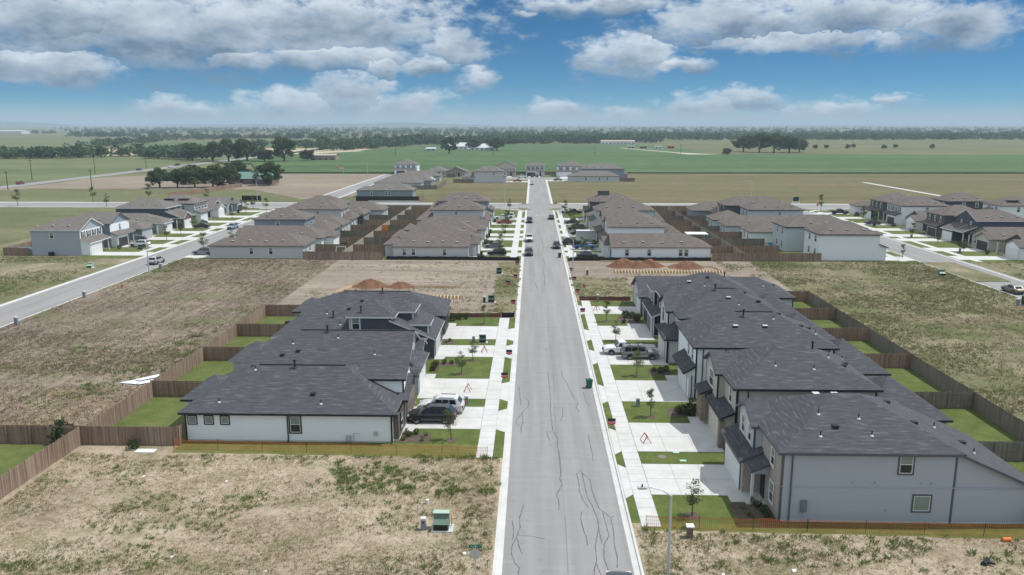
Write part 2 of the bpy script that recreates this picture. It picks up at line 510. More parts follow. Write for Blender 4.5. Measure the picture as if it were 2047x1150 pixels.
M_STONE = masonry('stacked_stone', (0.40, 0.32, 0.25), (0.2, 0.155, 0.125), (0.16, 0.135, 0.115), 0.34, 0.13)
M_LAWN = lawn('mown_lawn', (0.055, 0.084, 0.02), (0.096, 0.128, 0.034), (0.165, 0.17, 0.06))
M_LAWN2 = lawn('bright_lawn', (0.066, 0.096, 0.025), (0.108, 0.135, 0.04), (0.18, 0.172, 0.068))
M_DRYLAWN = lawn('yellowing_lawn', (0.09, 0.105, 0.026), (0.14, 0.145, 0.04), (0.21, 0.185, 0.075))
M_MULCH = soil('mulch', [(0.3, (0.06, 0.045, 0.036)), (0.5, (0.12, 0.092, 0.074)), (0.7, (0.2, 0.16, 0.13))], 1.5, 6.0, 22.0)
M_LOT = soil('dry_weedy_soil', [(0.30, (0.115, 0.085, 0.06)), (0.43, (0.28, 0.222, 0.16)), (0.53, (0.405, 0.335, 0.25)), (0.68, (0.53, 0.455, 0.35))], 0.10, 1.1, 4.0, 0.9,
             green=((0.15, 0.155, 0.068), 0.3, 0.49, 0.68, 0.65))
M_STUB = soil('brown_stubble', [(0.32, (0.075, 0.056, 0.045)), (0.45, (0.15, 0.118, 0.095)), (0.54, (0.235, 0.19, 0.145)), (0.66, (0.38, 0.315, 0.24))], 0.05, 0.9, 3.0, 0.9, streak=(1.0, 0.45, 1), rows=((1.1, 0.07, 1), 0.32),
              green=((0.13, 0.14, 0.062), 0.055, 0.52, 0.64, 0.7))
M_GRASSY = soil('green_stubble', [(0.30, (0.08, 0.08, 0.042)), (0.44, (0.15, 0.142, 0.08)), (0.54, (0.24, 0.208, 0.138)), (0.68, (0.40, 0.335, 0.245))], 0.06, 0.9, 3.0, 0.9, rows=((0.35, 0.12, 1), 0.2),
                green=((0.105, 0.128, 0.048), 0.11, 0.46, 0.62, 0.8))
M_GRADED = soil('graded_soil', [(0.32, (0.155, 0.122, 0.1)), (0.5, (0.25, 0.205, 0.168)), (0.64, (0.36, 0.305, 0.25))], 0.12, 0.9, 3.0, 0.6, streak=(0.25, 1.6, 1), rows=((0.06, 0.9, 1), 0.3),
                green=((0.15, 0.155, 0.075), 0.2, 0.58, 0.72, 0.7))
M_REDSOIL = soil('red_soil', [(0.3, (0.125, 0.062, 0.038)), (0.5, (0.205, 0.108, 0.068)), (0.7, (0.28, 0.16, 0.105))], 0.8, 3.0, 9.0, 1.0)
M_PAST = soil('pasture', [(0.30, (0.075, 0.085, 0.04)), (0.47, (0.125, 0.132, 0.066)), (0.60, (0.185, 0.178, 0.098)), (0.75, (0.25, 0.22, 0.14))], 0.012, 0.09, 0.7, 0.3, streak=(0.5, 1.5, 1),
              green=((0.1, 0.13, 0.05), 0.02, 0.5, 0.65, 0.5))
M_GREENP = soil('green_pasture', [(0.38, (0.085, 0.115, 0.05)), (0.5, (0.125, 0.15, 0.07)), (0.63, (0.185, 0.2, 0.1))], 0.006, 0.05, 0.5, 0.3, streak=(0.4, 1.5, 1))
M_CROP = soil('row_crop', [(0.38, (0.052, 0.095, 0.038)), (0.5, (0.076, 0.128, 0.054)), (0.62, (0.115, 0.165, 0.078))], 0.01, 0.06, 0.8, 0.5, streak=(0.3, 1.6, 1))
M_TANF = soil('bare_field', [(0.36, (0.17, 0.135, 0.108)), (0.5, (0.245, 0.203, 0.16)), (0.64, (0.31, 0.262, 0.2))], 0.015, 0.1, 0.8, 0.3, streak=(0.4, 1.6, 1),
              green=((0.19, 0.185, 0.09), 0.03, 0.56, 0.72, 0.5))
M_STRAW = soil('straw_field', [(0.3, (0.36, 0.31, 0.2)), (0.5, (0.44, 0.38, 0.26)), (0.7, (0.5, 0.44, 0.31))], 0.02, 0.1, 0.8, 0.2)
M_DIRT = soil('dirt_track', [(0.3, (0.4, 0.36, 0.29)), (0.6, (0.5, 0.46, 0.38))], 0.1, 0.5, 2.0, 0.2)
LF_OAK = leaf('oak_leaves', (0.055, 0.09, 0.036), (0.115, 0.16, 0.066), 0.25)
LF_FAR = leaf('woodland_leaves', (0.045, 0.082, 0.036), (0.09, 0.138, 0.06), 0.02)
LF_YOUNG = leaf('young_leaves', (0.085, 0.13, 0.035), (0.17, 0.21, 0.07), 2.0)
LF_OLIVE = leaf('grey_green_leaves', (0.075, 0.1, 0.042), (0.15, 0.17, 0.08), 2.0)
LF_SHRUB = leaf('shrub_leaves', (0.03, 0.05, 0.018), (0.08, 0.11, 0.04), 3.0)
LF_WEED = leaf('weed_leaves', (0.125, 0.17, 0.055), (0.235, 0.27, 0.1), 0.8)
LF_GRASS = leaf('grass_blades', (0.14, 0.165, 0.062), (0.26, 0.255, 0.12), 0.5)
LF_STRAW = leaf('dry_grass_blades', (0.32, 0.245, 0.15), (0.55, 0.45, 0.31), 0.6)
LF_DULL = leaf('stubble_blades', (0.13, 0.1, 0.07), (0.32, 0.25, 0.17), 0.5)
M_BARK = plain('bark', (0.075, 0.06, 0.047), 0.9, 0.1, 0.0, 0.4, 12.0)

# ------------------------------------------------------------------ ground, fields, roads
def sheet(name, pts, z, mat, jitter=0.0, step=3.0):
    """flat polygon; its outline wanders by +-jitter so that covers blend raggedly"""
    out = []
    n = len(pts)
    for i in range(n):
        a, b = pts[i], pts[(i + 1) % n]
        k = max(1, int(hypot(b[0] - a[0], b[1] - a[1]) / step)) if jitter else 1
        for j in range(k):
            t = j / k
            out.append((a[0] + (b[0] - a[0]) * t + RND.uniform(-jitter, jitter), a[1] + (b[1] - a[1]) * t + RND.uniform(-jitter, jitter), z))
    m = MB(); m.poly(out)
    o = m.build(name, mat)
    tag(o, kind='structure')
    return o
def rect(x0, x1, y0, y1): return [(x0, y0), (x1, y0), (x1, y1), (x0, y1)]

# streets: x of the two kerb backs
MAIN = (-2.55, 7.45); LEFT = (-87.1, -77.2); RIGHT = (82.9, 92.9)
Y_END = 276.0
B = 16000.0
m = MB()
xs = [-B, LEFT[0], LEFT[1], MAIN[0], MAIN[1], RIGHT[0], RIGHT[1], B]
for i in (0, 2, 4, 6):
    m.poly([(xs[i], -300, 0), (xs[i + 1], -300, 0), (xs[i + 1], Y_END, 0), (xs[i], Y_END, 0)])
m.poly([(-B, Y_END, 0), (B, Y_END, 0), (B, B, 0), (-B, B, 0)])
m.poly([(-B, -B, 0), (B, -B, 0), (B, -300, 0), (-B, -300, 0)])
tag(m.build('ground', M_PAST), kind='structure')

def street(name, x0, x1):
    a0, a1 = x0 + 0.62, x1 - 0.62
    m = MB()
    zr = -0.12
    ys = [-60, 262, Y_END + 6.0]
    zs = [zr, zr, 0.014]
    xc = (a0 + a1) / 2
    for i in range(2):
        for xa, xb, da, db in ((a0, xc, 0, .06), (xc, a1, .06, 0)):
            m.poly([(xa, ys[i], zs[i] + da), (xb, ys[i], zs[i] + db), (xb, ys[i + 1], zs[i + 1] + db), (xa, ys[i + 1], zs[i + 1] + da)])
    o = m.build(name, M_ASPH); tag(o, kind='structure')
    k = MB()
    prof = [(0.0, 0.012), (0.17, 0.012), (0.22, -0.085), (0.27, -0.105), (0.63, -0.112), (0.63, -0.16), (0.0, -0.16)]
    for sgn, xb in ((1, x0), (-1, x1)):
        for j in range(len(prof) - 1):
            (d0, z0), (d1, z1) = prof[j], prof[j + 1]
            q = [(xb + sgn * d0, -60, z0), (xb + sgn * d1, -60, z1), (xb + sgn * d1, Y_END, z1), (xb + sgn * d0, Y_END, z0)]
            k.poly(q if sgn < 0 else list(reversed(q)))
    sm = MB()
    for i in range(80):
        y0, y1 = -60 + i * 4.0, -56 + i * 4.0; dx = .1 * sin(i * .7); dx2 = .1 * sin(i * .7 + .7); w = .03 + .02 * sin(i * 2.1)
        sm.poly([(xc + dx - w, y0, zr + .064), (xc + dx + w, y0, zr + .064), (xc + dx2 + w, y1, zr + .064), (xc + dx2 - w, y1, zr + .064)])
    sm.build('centre_seam', plain('seam_grey', (0.19, 0.187, 0.187), 0.8), o)
    kb = k.build('kerb', M_CURB); tag(kb, kind='structure')
    return o
road_main = street('road', *MAIN)
street('road', *LEFT)
street('road', *RIGHT)
# cross road and everything beyond: flat sheets laid one over the other
sheet('road', rect(-420, 420, 280.5, 294.5), 0.03, M_ASPH)
for y0, y1 in ((279.4, 280.5), (294.5, 295.6)):
    for x0, x1 in ((-420, -89), (-75, -5), (10, 81), (95, 420)):
        m = MB(); m.box(x0, x1, y0, y1, 0.0, 0.12); tag(m.build('kerb', M_CURB), kind='structure')
sheet('pavement', rect(-420, -88, 297.2, 299.4), 0.05, M_CONC)
sheet('pavement', rect(-75, -4, 297.2, 299.4), 0.05, M_CONC)
sheet('pavement', rect(9, 420, 297.2, 299.4), 0.05, M_CONC)
# main street beyond the crossing, with its turning head
sheet('road', [(-1.6, 294), (6.6, 294), (6.6, 425), (13, 431), (30, 436), (30, 446), (-16, 446), (-16, 438), (-4, 432), (-1.6, 428)], 0.065, M_ASPH)
for x0, x1 in ((-2.5, -1.6), (6.6, 7.5)):
    m = MB(); m.box(x0, x1, 296, 426, 0.0, 0.13); tag(m.build('kerb', M_CURB), kind='structure')
sheet('pavement', [(7.5, 424), (14, 428), (32, 433), (32, 436), (12, 432)], 0.06, M_CONC)
sheet('pavement', [(-16, 436), (-16, 433), (-3, 428), (-2.5, 424), (-1.7, 428), (-5, 433)], 0.06, M_CONC)
# far street on the left of the north block
sheet('road', [(-86, 294), (-78, 294), (-78, 470), (-86, 470)], 0.08, M_ASPH)
for x0, x1 in ((-87, -86), (-78, -77)):
    m = MB(); m.box(x0, x1, 296, 470, 0.0, 0.13); tag(m.build('kerb', M_CURB), kind='structure')
# county road on the left
sheet('road', rect(-253, -242, -300, 1500), 0.05, M_ASPH)
# fields
def crop(pts, z=0.85):
    m = MB(); m.poly([(x, y, z) for x, y in pts])
    for a, b in zip(pts, pts[1:] + pts[:1]): m.poly([(a[0], a[1], 0), (b[0], b[1], 0), (b[0], b[1], z), (a[0], a[1], z)])
    tag(m.build('crop_field', M_CROP), kind='structure')
crop([(-165, 478), (700, 495), (900, 758), (170, 770), (-236, 743), (-232, 590), (-205, 585)])
sheet('crop_field', [(-236, 752), (168, 782), (185, 1000), (160, 1180), (-130, 1180), (-190, 870)], 0.06, M_CROP, 4, 40)
sheet('field_track', [(-236, 745), (170, 773), (900, 763), (900, 770), (170, 781), (-236, 752)], 0.08, M_DIRT, 0.6, 20)
sheet('field_track', [(150, 790), (181, 778), (186, 783), (150, 840), (110, 1000), (104, 1000), (143, 840)], 0.09, M_DIRT)
sheet('pasture', [(190, 785), (2500, 775), (2600, 1650), (200, 1500)], 0.05, M_PAST)
sheet('bare_field', [(-240, 300), (-228, 362), (-124, 360), (-92, 312), (-60, 330), (-60, 474), (-165, 474), (-205, 470), (-238, 440), (-241, 360)], 0.045, M_TANF, 2, 15)
sheet('pasture', [(-240, 300), (-88, 300), (-92, 312), (-124, 352), (-240, 352)], 0.055, M_PAST, 1.5, 12)
sheet('pasture', [(-1500, 300), (-254, 300), (-254, 720), (-380, 705), (-900, 640), (-1500, 600)], 0.05, M_GREENP)
sheet('pasture', [(-2300, 900), (-560, 940), (-700, 1500), (-1100, 1790), (-2300, 1750)], 0.05, M_GREENP)
sheet('straw_field', [(-560, 760), (-395, 735), (-330, 790), (-360, 990), (-520, 940)], 0.05, M_STRAW, 4, 40)
sheet('straw_field', [(-330, 810), (-190, 790), (-190, 960), (-340, 980)], 0.05, M_STRAW, 4, 40)
sheet('crop_field', [(-620, 1120), (-250, 1060), (-150, 1330), (-420, 1540)], 0.06, M_CROP, 5, 40)
sheet('pasture', [(-240, 470), (-205, 585), (-236, 590), (-236, 745), (-241, 745)], 0.065, M_PAST)
sheet('field_track', [(166, 312), (168.4, 312), (168.4, 412), (166, 412)], 0.09, M_CONC)
# meadow north of the cross road
sheet('meadow', [(8, 299.6), (420, 299.6), (420, 490), (60, 492), (45, 440), (8, 424)], 0.05,
      soil('mown_meadow', [(0.36, (0.08, 0.075, 0.035)), (0.46, (0.13, 0.118, 0.058)), (0.55, (0.165, 0.14, 0.08)), (0.64, (0.21, 0.172, 0.115))], 0.03, 0.2, 1.5, 0.5, streak=(0.25, 1.8, 1), green=((0.115, 0.125, 0.055), 0.03, 0.48, 0.62, 0.6)))
sheet('meadow', [(-43, 299.6), (-3, 299.6), (-3, 404), (-43, 404)], 0.052, MATS['mown_meadow'], 0.5)
# covers of the vacant lots
sheet('vacant_lot', rect(-41.8, MAIN[0], -60, 69.2), 0.006, M_LOT, 0.0)
sheet('vacant_lot', rect(MAIN[1], RIGHT[0], -60, 55.0), 0.006, M_LOT, 0.0)
sheet('vacant_lot', rect(LEFT[1], -41.6, 69.5, 171), 0.006, M_STUB, 0.0)
sheet('vacant_lot', rect(46.0, RIGHT[0], 55.2, 171), 0.006, M_GRASSY, 0.0)
sheet('vacant_lot', rect(-42.0, MAIN[0], 118.6, 171.2), 0.010, M_GRADED, 0.0)
sheet('vacant_lot', rect(MAIN[1], 46.2, 131, 171.2), 0.010, M_GRADED, 0.0)
sheet('grass_verge', [(MAIN[1], 131.5), (19, 131.5), (17, 150), (MAIN[1], 152)], 0.016, M_GRASSY, 0.5, 1.5)
sheet('grass_verge', [(-5.5, 119.5), (MAIN[0], 119.5), (MAIN[0], 170), (-7.2, 169), (-6.8, 140)], 0.016, M_GRASSY, 0.5, 1.5)
sheet('vacant_lot', rect(-190, LEFT[0], 60, 172), 0.006, M_GRASSY, 0.0)
sheet('vacant_lot', rect(RIGHT[1], 220, 60, 172), 0.006, M_GRASSY, 0.0)
sheet('grass_verge', rect(MAIN[1] + 0.02, 90, 150, 171.3), 0.004, M_GRASSY)

# crack sealant lines on the near road
CR = [[(1.4, 73.12), (1.56, 71.44), (1.74, 70.55)], [(1.9, 92.0), (2.0, 84.0), (1.95, 78.0), (2.04, 73.13), (2.46, 71.26), (2.38, 69.46), (2.52, 67.2), (2.51, 65.41), (2.51, 63.54), (2.34, 62.4), (2.56, 61.52), (2.04, 59.48), (2.17, 57.91), (2.1, 56.94)], [(5.42, 72.16), (5.44, 69.16), (5.49, 67.28), (5.36, 66.26)], [(4.22, 64.35), (3.81, 63.47), (3.94, 61.8), (3.87, 60.12), (4.11, 58.52), (4.48, 57.27)], [(4.24, 64.09), (4.37, 62.13), (4.43, 59.39), (4.76, 57.56), (4.98, 55.56), (4.97, 54.29), (4.5, 51.67), (4.48, 49.91), (4.17, 48.24), (4.1, 46.0)], [(4.35, 63.59), (4.89, 62.3), (4.89, 60.29), (5.25, 57.29), (6.01, 55.85), (6.3, 56.17)], [(6.01, 55.85), (6.01, 53.58), (5.87, 51.93), (5.92, 50.38), (5.76, 48.9)], [(5.47, 56.62), (5.54, 54.81), (5.63, 53.09), (5.14, 51.91), (4.99, 49.92), (5.18, 48.47)], [(4.97, 54.29), (5.01, 52.09)], [(4.44, 49.27), (4.62, 47.86)], [(3.87, 56.72), (3.71, 55.53), (3.83, 54.02), (3.98, 52.58), (3.96, 51.66)], [(-0.59, 57.83), (-0.88, 55.67), (-0.8, 54.14), (-1.07, 52.8), (-1.34, 51.52), (-1.34, 50.4), (-1.11, 49.34), (-0.79, 48.73), (-0.79, 46.5)], [(-1.41, 55.14), (-1.27, 53.64), (-1.33, 52.44)], [(-0.96, 53.04), (0.0, 52.9), (1.01, 52.57)], [(-1.03, 52.68), (-0.84, 51.53), (-0.6, 50.47)], [(-0.7, 82.91), (-0.32, 81.55), (-0.35, 80.03), (-1.03, 77.84), (-1.44, 76.44), (-1.53, 75.09), (-1.03, 74.19), (-0.87, 75.11), (-0.96, 77.84)], [(-1.03, 74.19), (-0.97, 72.54)], [(-1.42, 86.4), (-1.3, 83.09), (-1.16, 80.39)], [(3.56, 92.28), (3.57, 90.11), (4.04, 87.55), (4.46, 83.25), (4.97, 81.48), (4.66, 79.75), (4.87, 78.31)], [(3.2, 79.71), (3.18, 77.26), (2.86, 75.88)], [(5.69, 84.68), (5.79, 81.5), (6.07, 80.21)],
      [(2.2, 176), (2.5, 168), (2.1, 160), (2.4, 151), (2.2, 144)], [(2.3, 205), (2.6, 192), (2.3, 183)], [(0.4, 148), (0.9, 141)], [(1.0, 157.5), (2.0, 158)], [(4.6, 149), (6.0, 149.2)]]
for c in CR:
    pts = [c[0]]
    for a, b in zip(c, c[1:]):
        n = max(2, int(hypot(b[0] - a[0], b[1] - a[1]) / 0.22))
        for i in range(1, n + 1):
            t = i / n
            j = 0.028 if i < n else 0
            pts.append((a[0] + (b[0] - a[0]) * t + RND.uniform(-j, j), a[1] + (b[1] - a[1]) * t + RND.uniform(-j, j)))
    m = MB(); prev = None
    xm = (MAIN[0] + MAIN[1]) / 2; hw = (MAIN[1] - MAIN[0]) / 2 - 0.62
    for i, p in enumerate(pts):
        a = pts[max(0, i - 1)]; b = pts[min(len(pts) - 1, i + 1)]
        dx, dy = b[0] - a[0], b[1] - a[1]; l = hypot(dx, dy) or 1
        w = RND.uniform(0.018, 0.042) if p[1] < 100 else RND.uniform(0.03, 0.05)
        z = -0.12 + 0.06 * (1 - abs(p[0] - xm) / hw) + 0.006
        cur = ((p[0] - dy / l * w, p[1] + dx / l * w, z), (p[0] + dy / l * w, p[1] - dx / l * w, z))
        if prev: m.poly([prev[0], prev[1], cur[1], cur[0]])
        prev = cur
    m.build('crack_seal', M_TAR, road_main)

# ------------------------------------------------------------------ pavements, drives, lawns
SLAB = {}
def slab_mesh(w, l, mat=M_CONC, h=0.1):
    k = (round(w, 2), round(l, 2), mat.name)
    if k not in SLAB:
        m = MB(); b = 0.018
        m.box(-w / 2 + b, w / 2 - b, -l / 2 + b, l / 2 - b, -h, 0.0, 0, False)
        SLAB[k] = m.mesh('slab', mat)
    return SLAB[k]
JOINT = plain('joint_filler', (0.38, 0.37, 0.35), 0.9)
def paved(name, x0, x1, y0, y1, nx, ny, z=0.05, piece='slab'):
    e = empty(name, ((x0 + x1) / 2, (y0 + y1) / 2, 0)); tag(e, kind='structure')
    m = MB(e.location); m.box(x0 + .01, x1 - .01, y0 + .01, y1 - .01, -0.02, z - 0.018); m.build('joint_bed', JOINT, e)
    w, l = (x1 - x0) / nx, (y1 - y0) / ny
    me = slab_mesh(w, l)
    for i in range(nx):
        for j in range(ny):
            link(piece, me, e, (x0 + (i + .5) * w - e.location.x, y0 + (j + .5) * l - e.location.y, z + RND.uniform(-.002, .002)))
    return e
def walk_strip(x0, x1, y0, y1):      # far pavement: one strip
    sheet('pavement', rect(x0, x1, y0, y1), 0.05, M_CONC)
def apron(side, y0, y1, near=True):
    """flared mouth of a drive between kerb and pavement"""
    if side == 'L': xk, xp = MAIN[0] - 0.0, -3.45
    elif side == 'R': xk, xp = MAIN[1], 8.12
    m = MB()
    f = 0.75
    m.poly([(xk, y0 - f, 0.045), (xp, y0, 0.048), (xp, y1, 0.048), (xk, y1 + f, 0.045)] if side == 'R' else [(xp, y0, 0.048), (xk, y0 - f, 0.045), (xk, y1 + f, 0.045), (xp, y1, 0.048)])
    tag(m.build('drive_apron', M_CONC), kind='structure')
def drive(side, fx, y0, y1, gy0, gy1, nx=3, ny=2):
    """drive from pavement to garage"""
    if side == 'L': x1, x0 = -4.95, fx
    else: x0, x1 = 9.57, fx
    y0, y1 = min(y0, gy0), max(y1, gy1)
    e = paved('driveway', x0, x1, y0, y1, nx, ny, 0.05)
    return e

# lawns of the near block: front yards, strips, back yards
def lawns():
    sheet('front_lawn', rect(-12.6, -4.95, 69.4, 118.4), 0.022, M_LAWN)
    sheet('front_lawn', rect(9.57, 17.2, 54.9, 130.8), 0.022, M_LAWN)
    sheet('verge_lawn', rect(-3.45, MAIN[0], 66.4, 118.4), 0.026, M_LAWN)
    sheet('verge_lawn', rect(MAIN[1], 8.12, 54.9, 130.8), 0.026, M_LAWN)
    sheet('back_lawn', rect(-41.0, -31.5, 68.7, 118.7), 0.022, M_LAWN2)
    sheet('back_lawn', rect(30.5, 45.7, 54.3, 131.2), 0.022, M_LAWN)
    sheet('back_lawn', rect(-60, -42.2, 30, 68.3), 0.024, M_LAWN2)
    sheet('side_lawn', rect(-31.5, -12.6, 69.0, 118.4), 0.020, M_LAWN)
    sheet('side_lawn', rect(17.2, 30.5, 54.2, 130.8), 0.020, M_LAWN)
    for x0, x1 in ((-12.4, -4.95), (9.57, 15.9)):
        sheet('front_lawn', rect(x0, x1, 171.6, 272), 0.03, M_LAWN)
    for x0, x1 in ((-3.45, MAIN[0]), (MAIN[1], 8.12)):
        sheet('verge_lawn', rect(x0, x1, 171.6, 272), 0.03, M_LAWN)
    dull = lawn('backyard_grass', (0.07, 0.08, 0.028), (0.12, 0.125, 0.05), (0.2, 0.18, 0.085))
    sheet('back_lawn', rect(-72, -12.4, 171.4, 274), 0.028, dull)
    sheet('back_lawn', rect(15.9, 76, 171.4, 274), 0.028, dull)
    for x0, x1 in ((-100.5, LEFT[0]), (LEFT[1], -71), (76, RIGHT[0]), (RIGHT[1], 106)):
        sheet('front_lawn', rect(x0, x1, 171.4, 272), 0.03, M_LAWN2)
    sheet('front_lawn', rect(-130, -100.5, 172.5, 276), 0.026, M_GRASSY)
    sheet('front_lawn', rect(106, 160, 172.5, 276), 0.026, M_GRASSY)
sheet('side_lawn', [(-32.4, 66.9), (-3.5, 66.2), (-3.5, 69.4), (-32.4, 69.6)], 0.018, M_DRYLAWN, 0.1, 1.0)
sheet('side_lawn', [(8.2, 53.9), (20, 53.6), (45.5, 52.9), (45.5, 54.6), (8.2, 55.0)], 0.018, M_DRYLAWN, 0.1, 1.0)
lawns()
# near pavements, panel by panel
paved('pavement', -4.95, -3.45, 66.3, 118.4, 1, 34, 0.05, 'panel')
paved('pavement', 8.12, 9.57, 54.3, 130.9, 1, 51, 0.05, 'panel')
walk_strip(-4.95, -3.45, 171.4, 271); walk_strip(8.12, 9.57, 171.4, 271)
walk_strip(-90.9, -89.4, 176, 271); walk_strip(-75, -73.5, 172, 271)
walk_strip(79.2, 80.7, 172, 271); walk_strip(95.2, 96.7, 172, 271)
# corner pavements sweeping to the crossing
for xa, s in ((-2.55, -1), (7.45, 1), (-77.2, 1), (82.9, -1), (92.9, 1), (-87.1, -1)):
    m = MB(); pv = None
    for i in range(9):
        a = pi / 2 * i / 8
        c = (xa + s * 8.5, 270.0)
        q = [(c[0] - s * r * cos(a), c[1] + r * sin(a) * 0.95, 0.05) for r in (8.5, 7.0)]
        if pv:
            P = [pv[0], pv[1], q[1], q[0]]
            m.poly(P if s < 0 else list(reversed(P)))
        pv = q
    tag(m.build('pavement', M_CONC), kind='structure')
# stop line blocks at the crossing
for i in range(7):
    sheet('road_marking', rect(-1.6 + i * 1.25, -0.9 + i * 1.25, 259.8, 260.5), -0.045, plain('road_paint', (0.75, 0.75, 0.73), 0.6)) if i in (0, 2, 3, 4, 5, 6) else None

# ------------------------------------------------------------------ houses
WIN = {}
def win_meshes(w, h, trim, tw, shutters):
    k = (round(w, 2), round(h, 2), trim.name, tw, shutters)
    if k in WIN: return WIN[k]
    f = MB()       # outer trim boards, plane x=0 faces +x
    a, b = w / 2, w / 2 + tw
    f.box(0.0, 0.05, -b, -a, -tw, h + tw); f.box(0.0, 0.05, a, b, -tw, h + tw)
    f.box(0.0, 0.05, -a, a, h, h + tw); f.box(0.0, 0.06, -a, a, -tw, 0)
    if shutters:
        for s in (-1, 1):
            f.box(0.0, 0.045, s * (b + .02) if s > 0 else -(b + .42), (b + .42) if s > 0 else -(b + .02), -tw, h + tw, 1)
    frame = f.mesh('window', [trim, M_BLACK])
    g = MB(); t = 0.055
    g.box(0.0, 0.035, -a, -a + t, 0, h); g.box(0.0, 0.035, a - t, a, 0, h)
    g.box(0.0, 0.035, -a + t, a - t, h - t, h); g.box(0.0, 0.035, -a + t, a - t, 0, t)
    if h > 1.25: g.box(0.0, 0.04, -a + t, a - t, h / 2 - t / 2, h / 2 + t / 2)
    sash = g.mesh('sash', M_WTRIM)
    up = MB(); lo = MB()
    if h > 1.25:
        up.poly([(0.02, -a + t, h / 2 + t / 2), (0.02, a - t, h / 2 + t / 2), (0.02, a - t, h - t), (0.02, -a + t, h - t)])
        lo.poly([(0.012, -a + t, t), (0.012, a - t, t), (0.012, a - t, h / 2 - t / 2), (0.012, -a + t, h / 2 - t / 2)])
        pn = [up.mesh('pane', M_GLASSU), lo.mesh('pane', M_GLASS)]
    else:
        up.poly([(0.02, -a + t, t), (0.02, a - t, t), (0.02, a - t, h - t), (0.02, -a + t, h - t)])
        pn = [up.mesh('pane', M_GLASSU)]
    WIN[k] = (frame, sash, pn)
    return WIN[k]
ROT = {'+x': 0.0, '-x': pi, '-y': -pi / 2, '+y': pi / 2}

GAR = {}
def garage_meshes(w, h, col):
    k = (round(w, 2), h, col.name)
    if k not in GAR:
        p = MB(); n = 4; ph = h / n
        p.box(0.0, 0.03, -w / 2 + .01, w / 2 - .01, 0.008, ph - 0.008)
        nc = 8; cw = (w - .1) / nc
        for i in range(nc):
            y = -w / 2 + .05 + i * cw
            p.box(0.03, 0.042, y + .06, y + cw - .06, 0.09, ph - .09)
        GAR[k] = p.mesh('panel', col)
    return GAR[k]
DOORM = {}
VENT = {}
def vent_mesh(kind):
    if kind in VENT: return VENT[kind]
    m = MB()
    if kind == 'pipe':
        m.tube((0, 0, -.1), (0, 0, .42), .045, n=8); m.tube((0, 0, -.02), (0, 0, .1), .16, .06, n=8, mi=1)
    elif kind == 'flue':
        m.tube((0, 0, -.1), (0, 0, .72), .09, n=8); m.tube((0, 0, .66), (0, 0, .82), .15, .13, n=8); m.tube((0, 0, -.02), (0, 0, .12), .26, .1, n=8)
    elif kind == 'box':
        m.box(-.2, .2, -.2, .2, -.15, .12); m.box(-.24, .24, -.24, .24, .12, .15)
    elif kind == 'cap':
        m.box(-.22, .22, -.22, .22, -.15, .1); m.box(-.26, .26, -.26, .26, .1, .16, 1)
    VENT[kind] = m.mesh('roof_vent', [M_BLACK, plain('pale_flashing', (0.55, 0.57, 0.58), 0.4)])
    return VENT[kind]

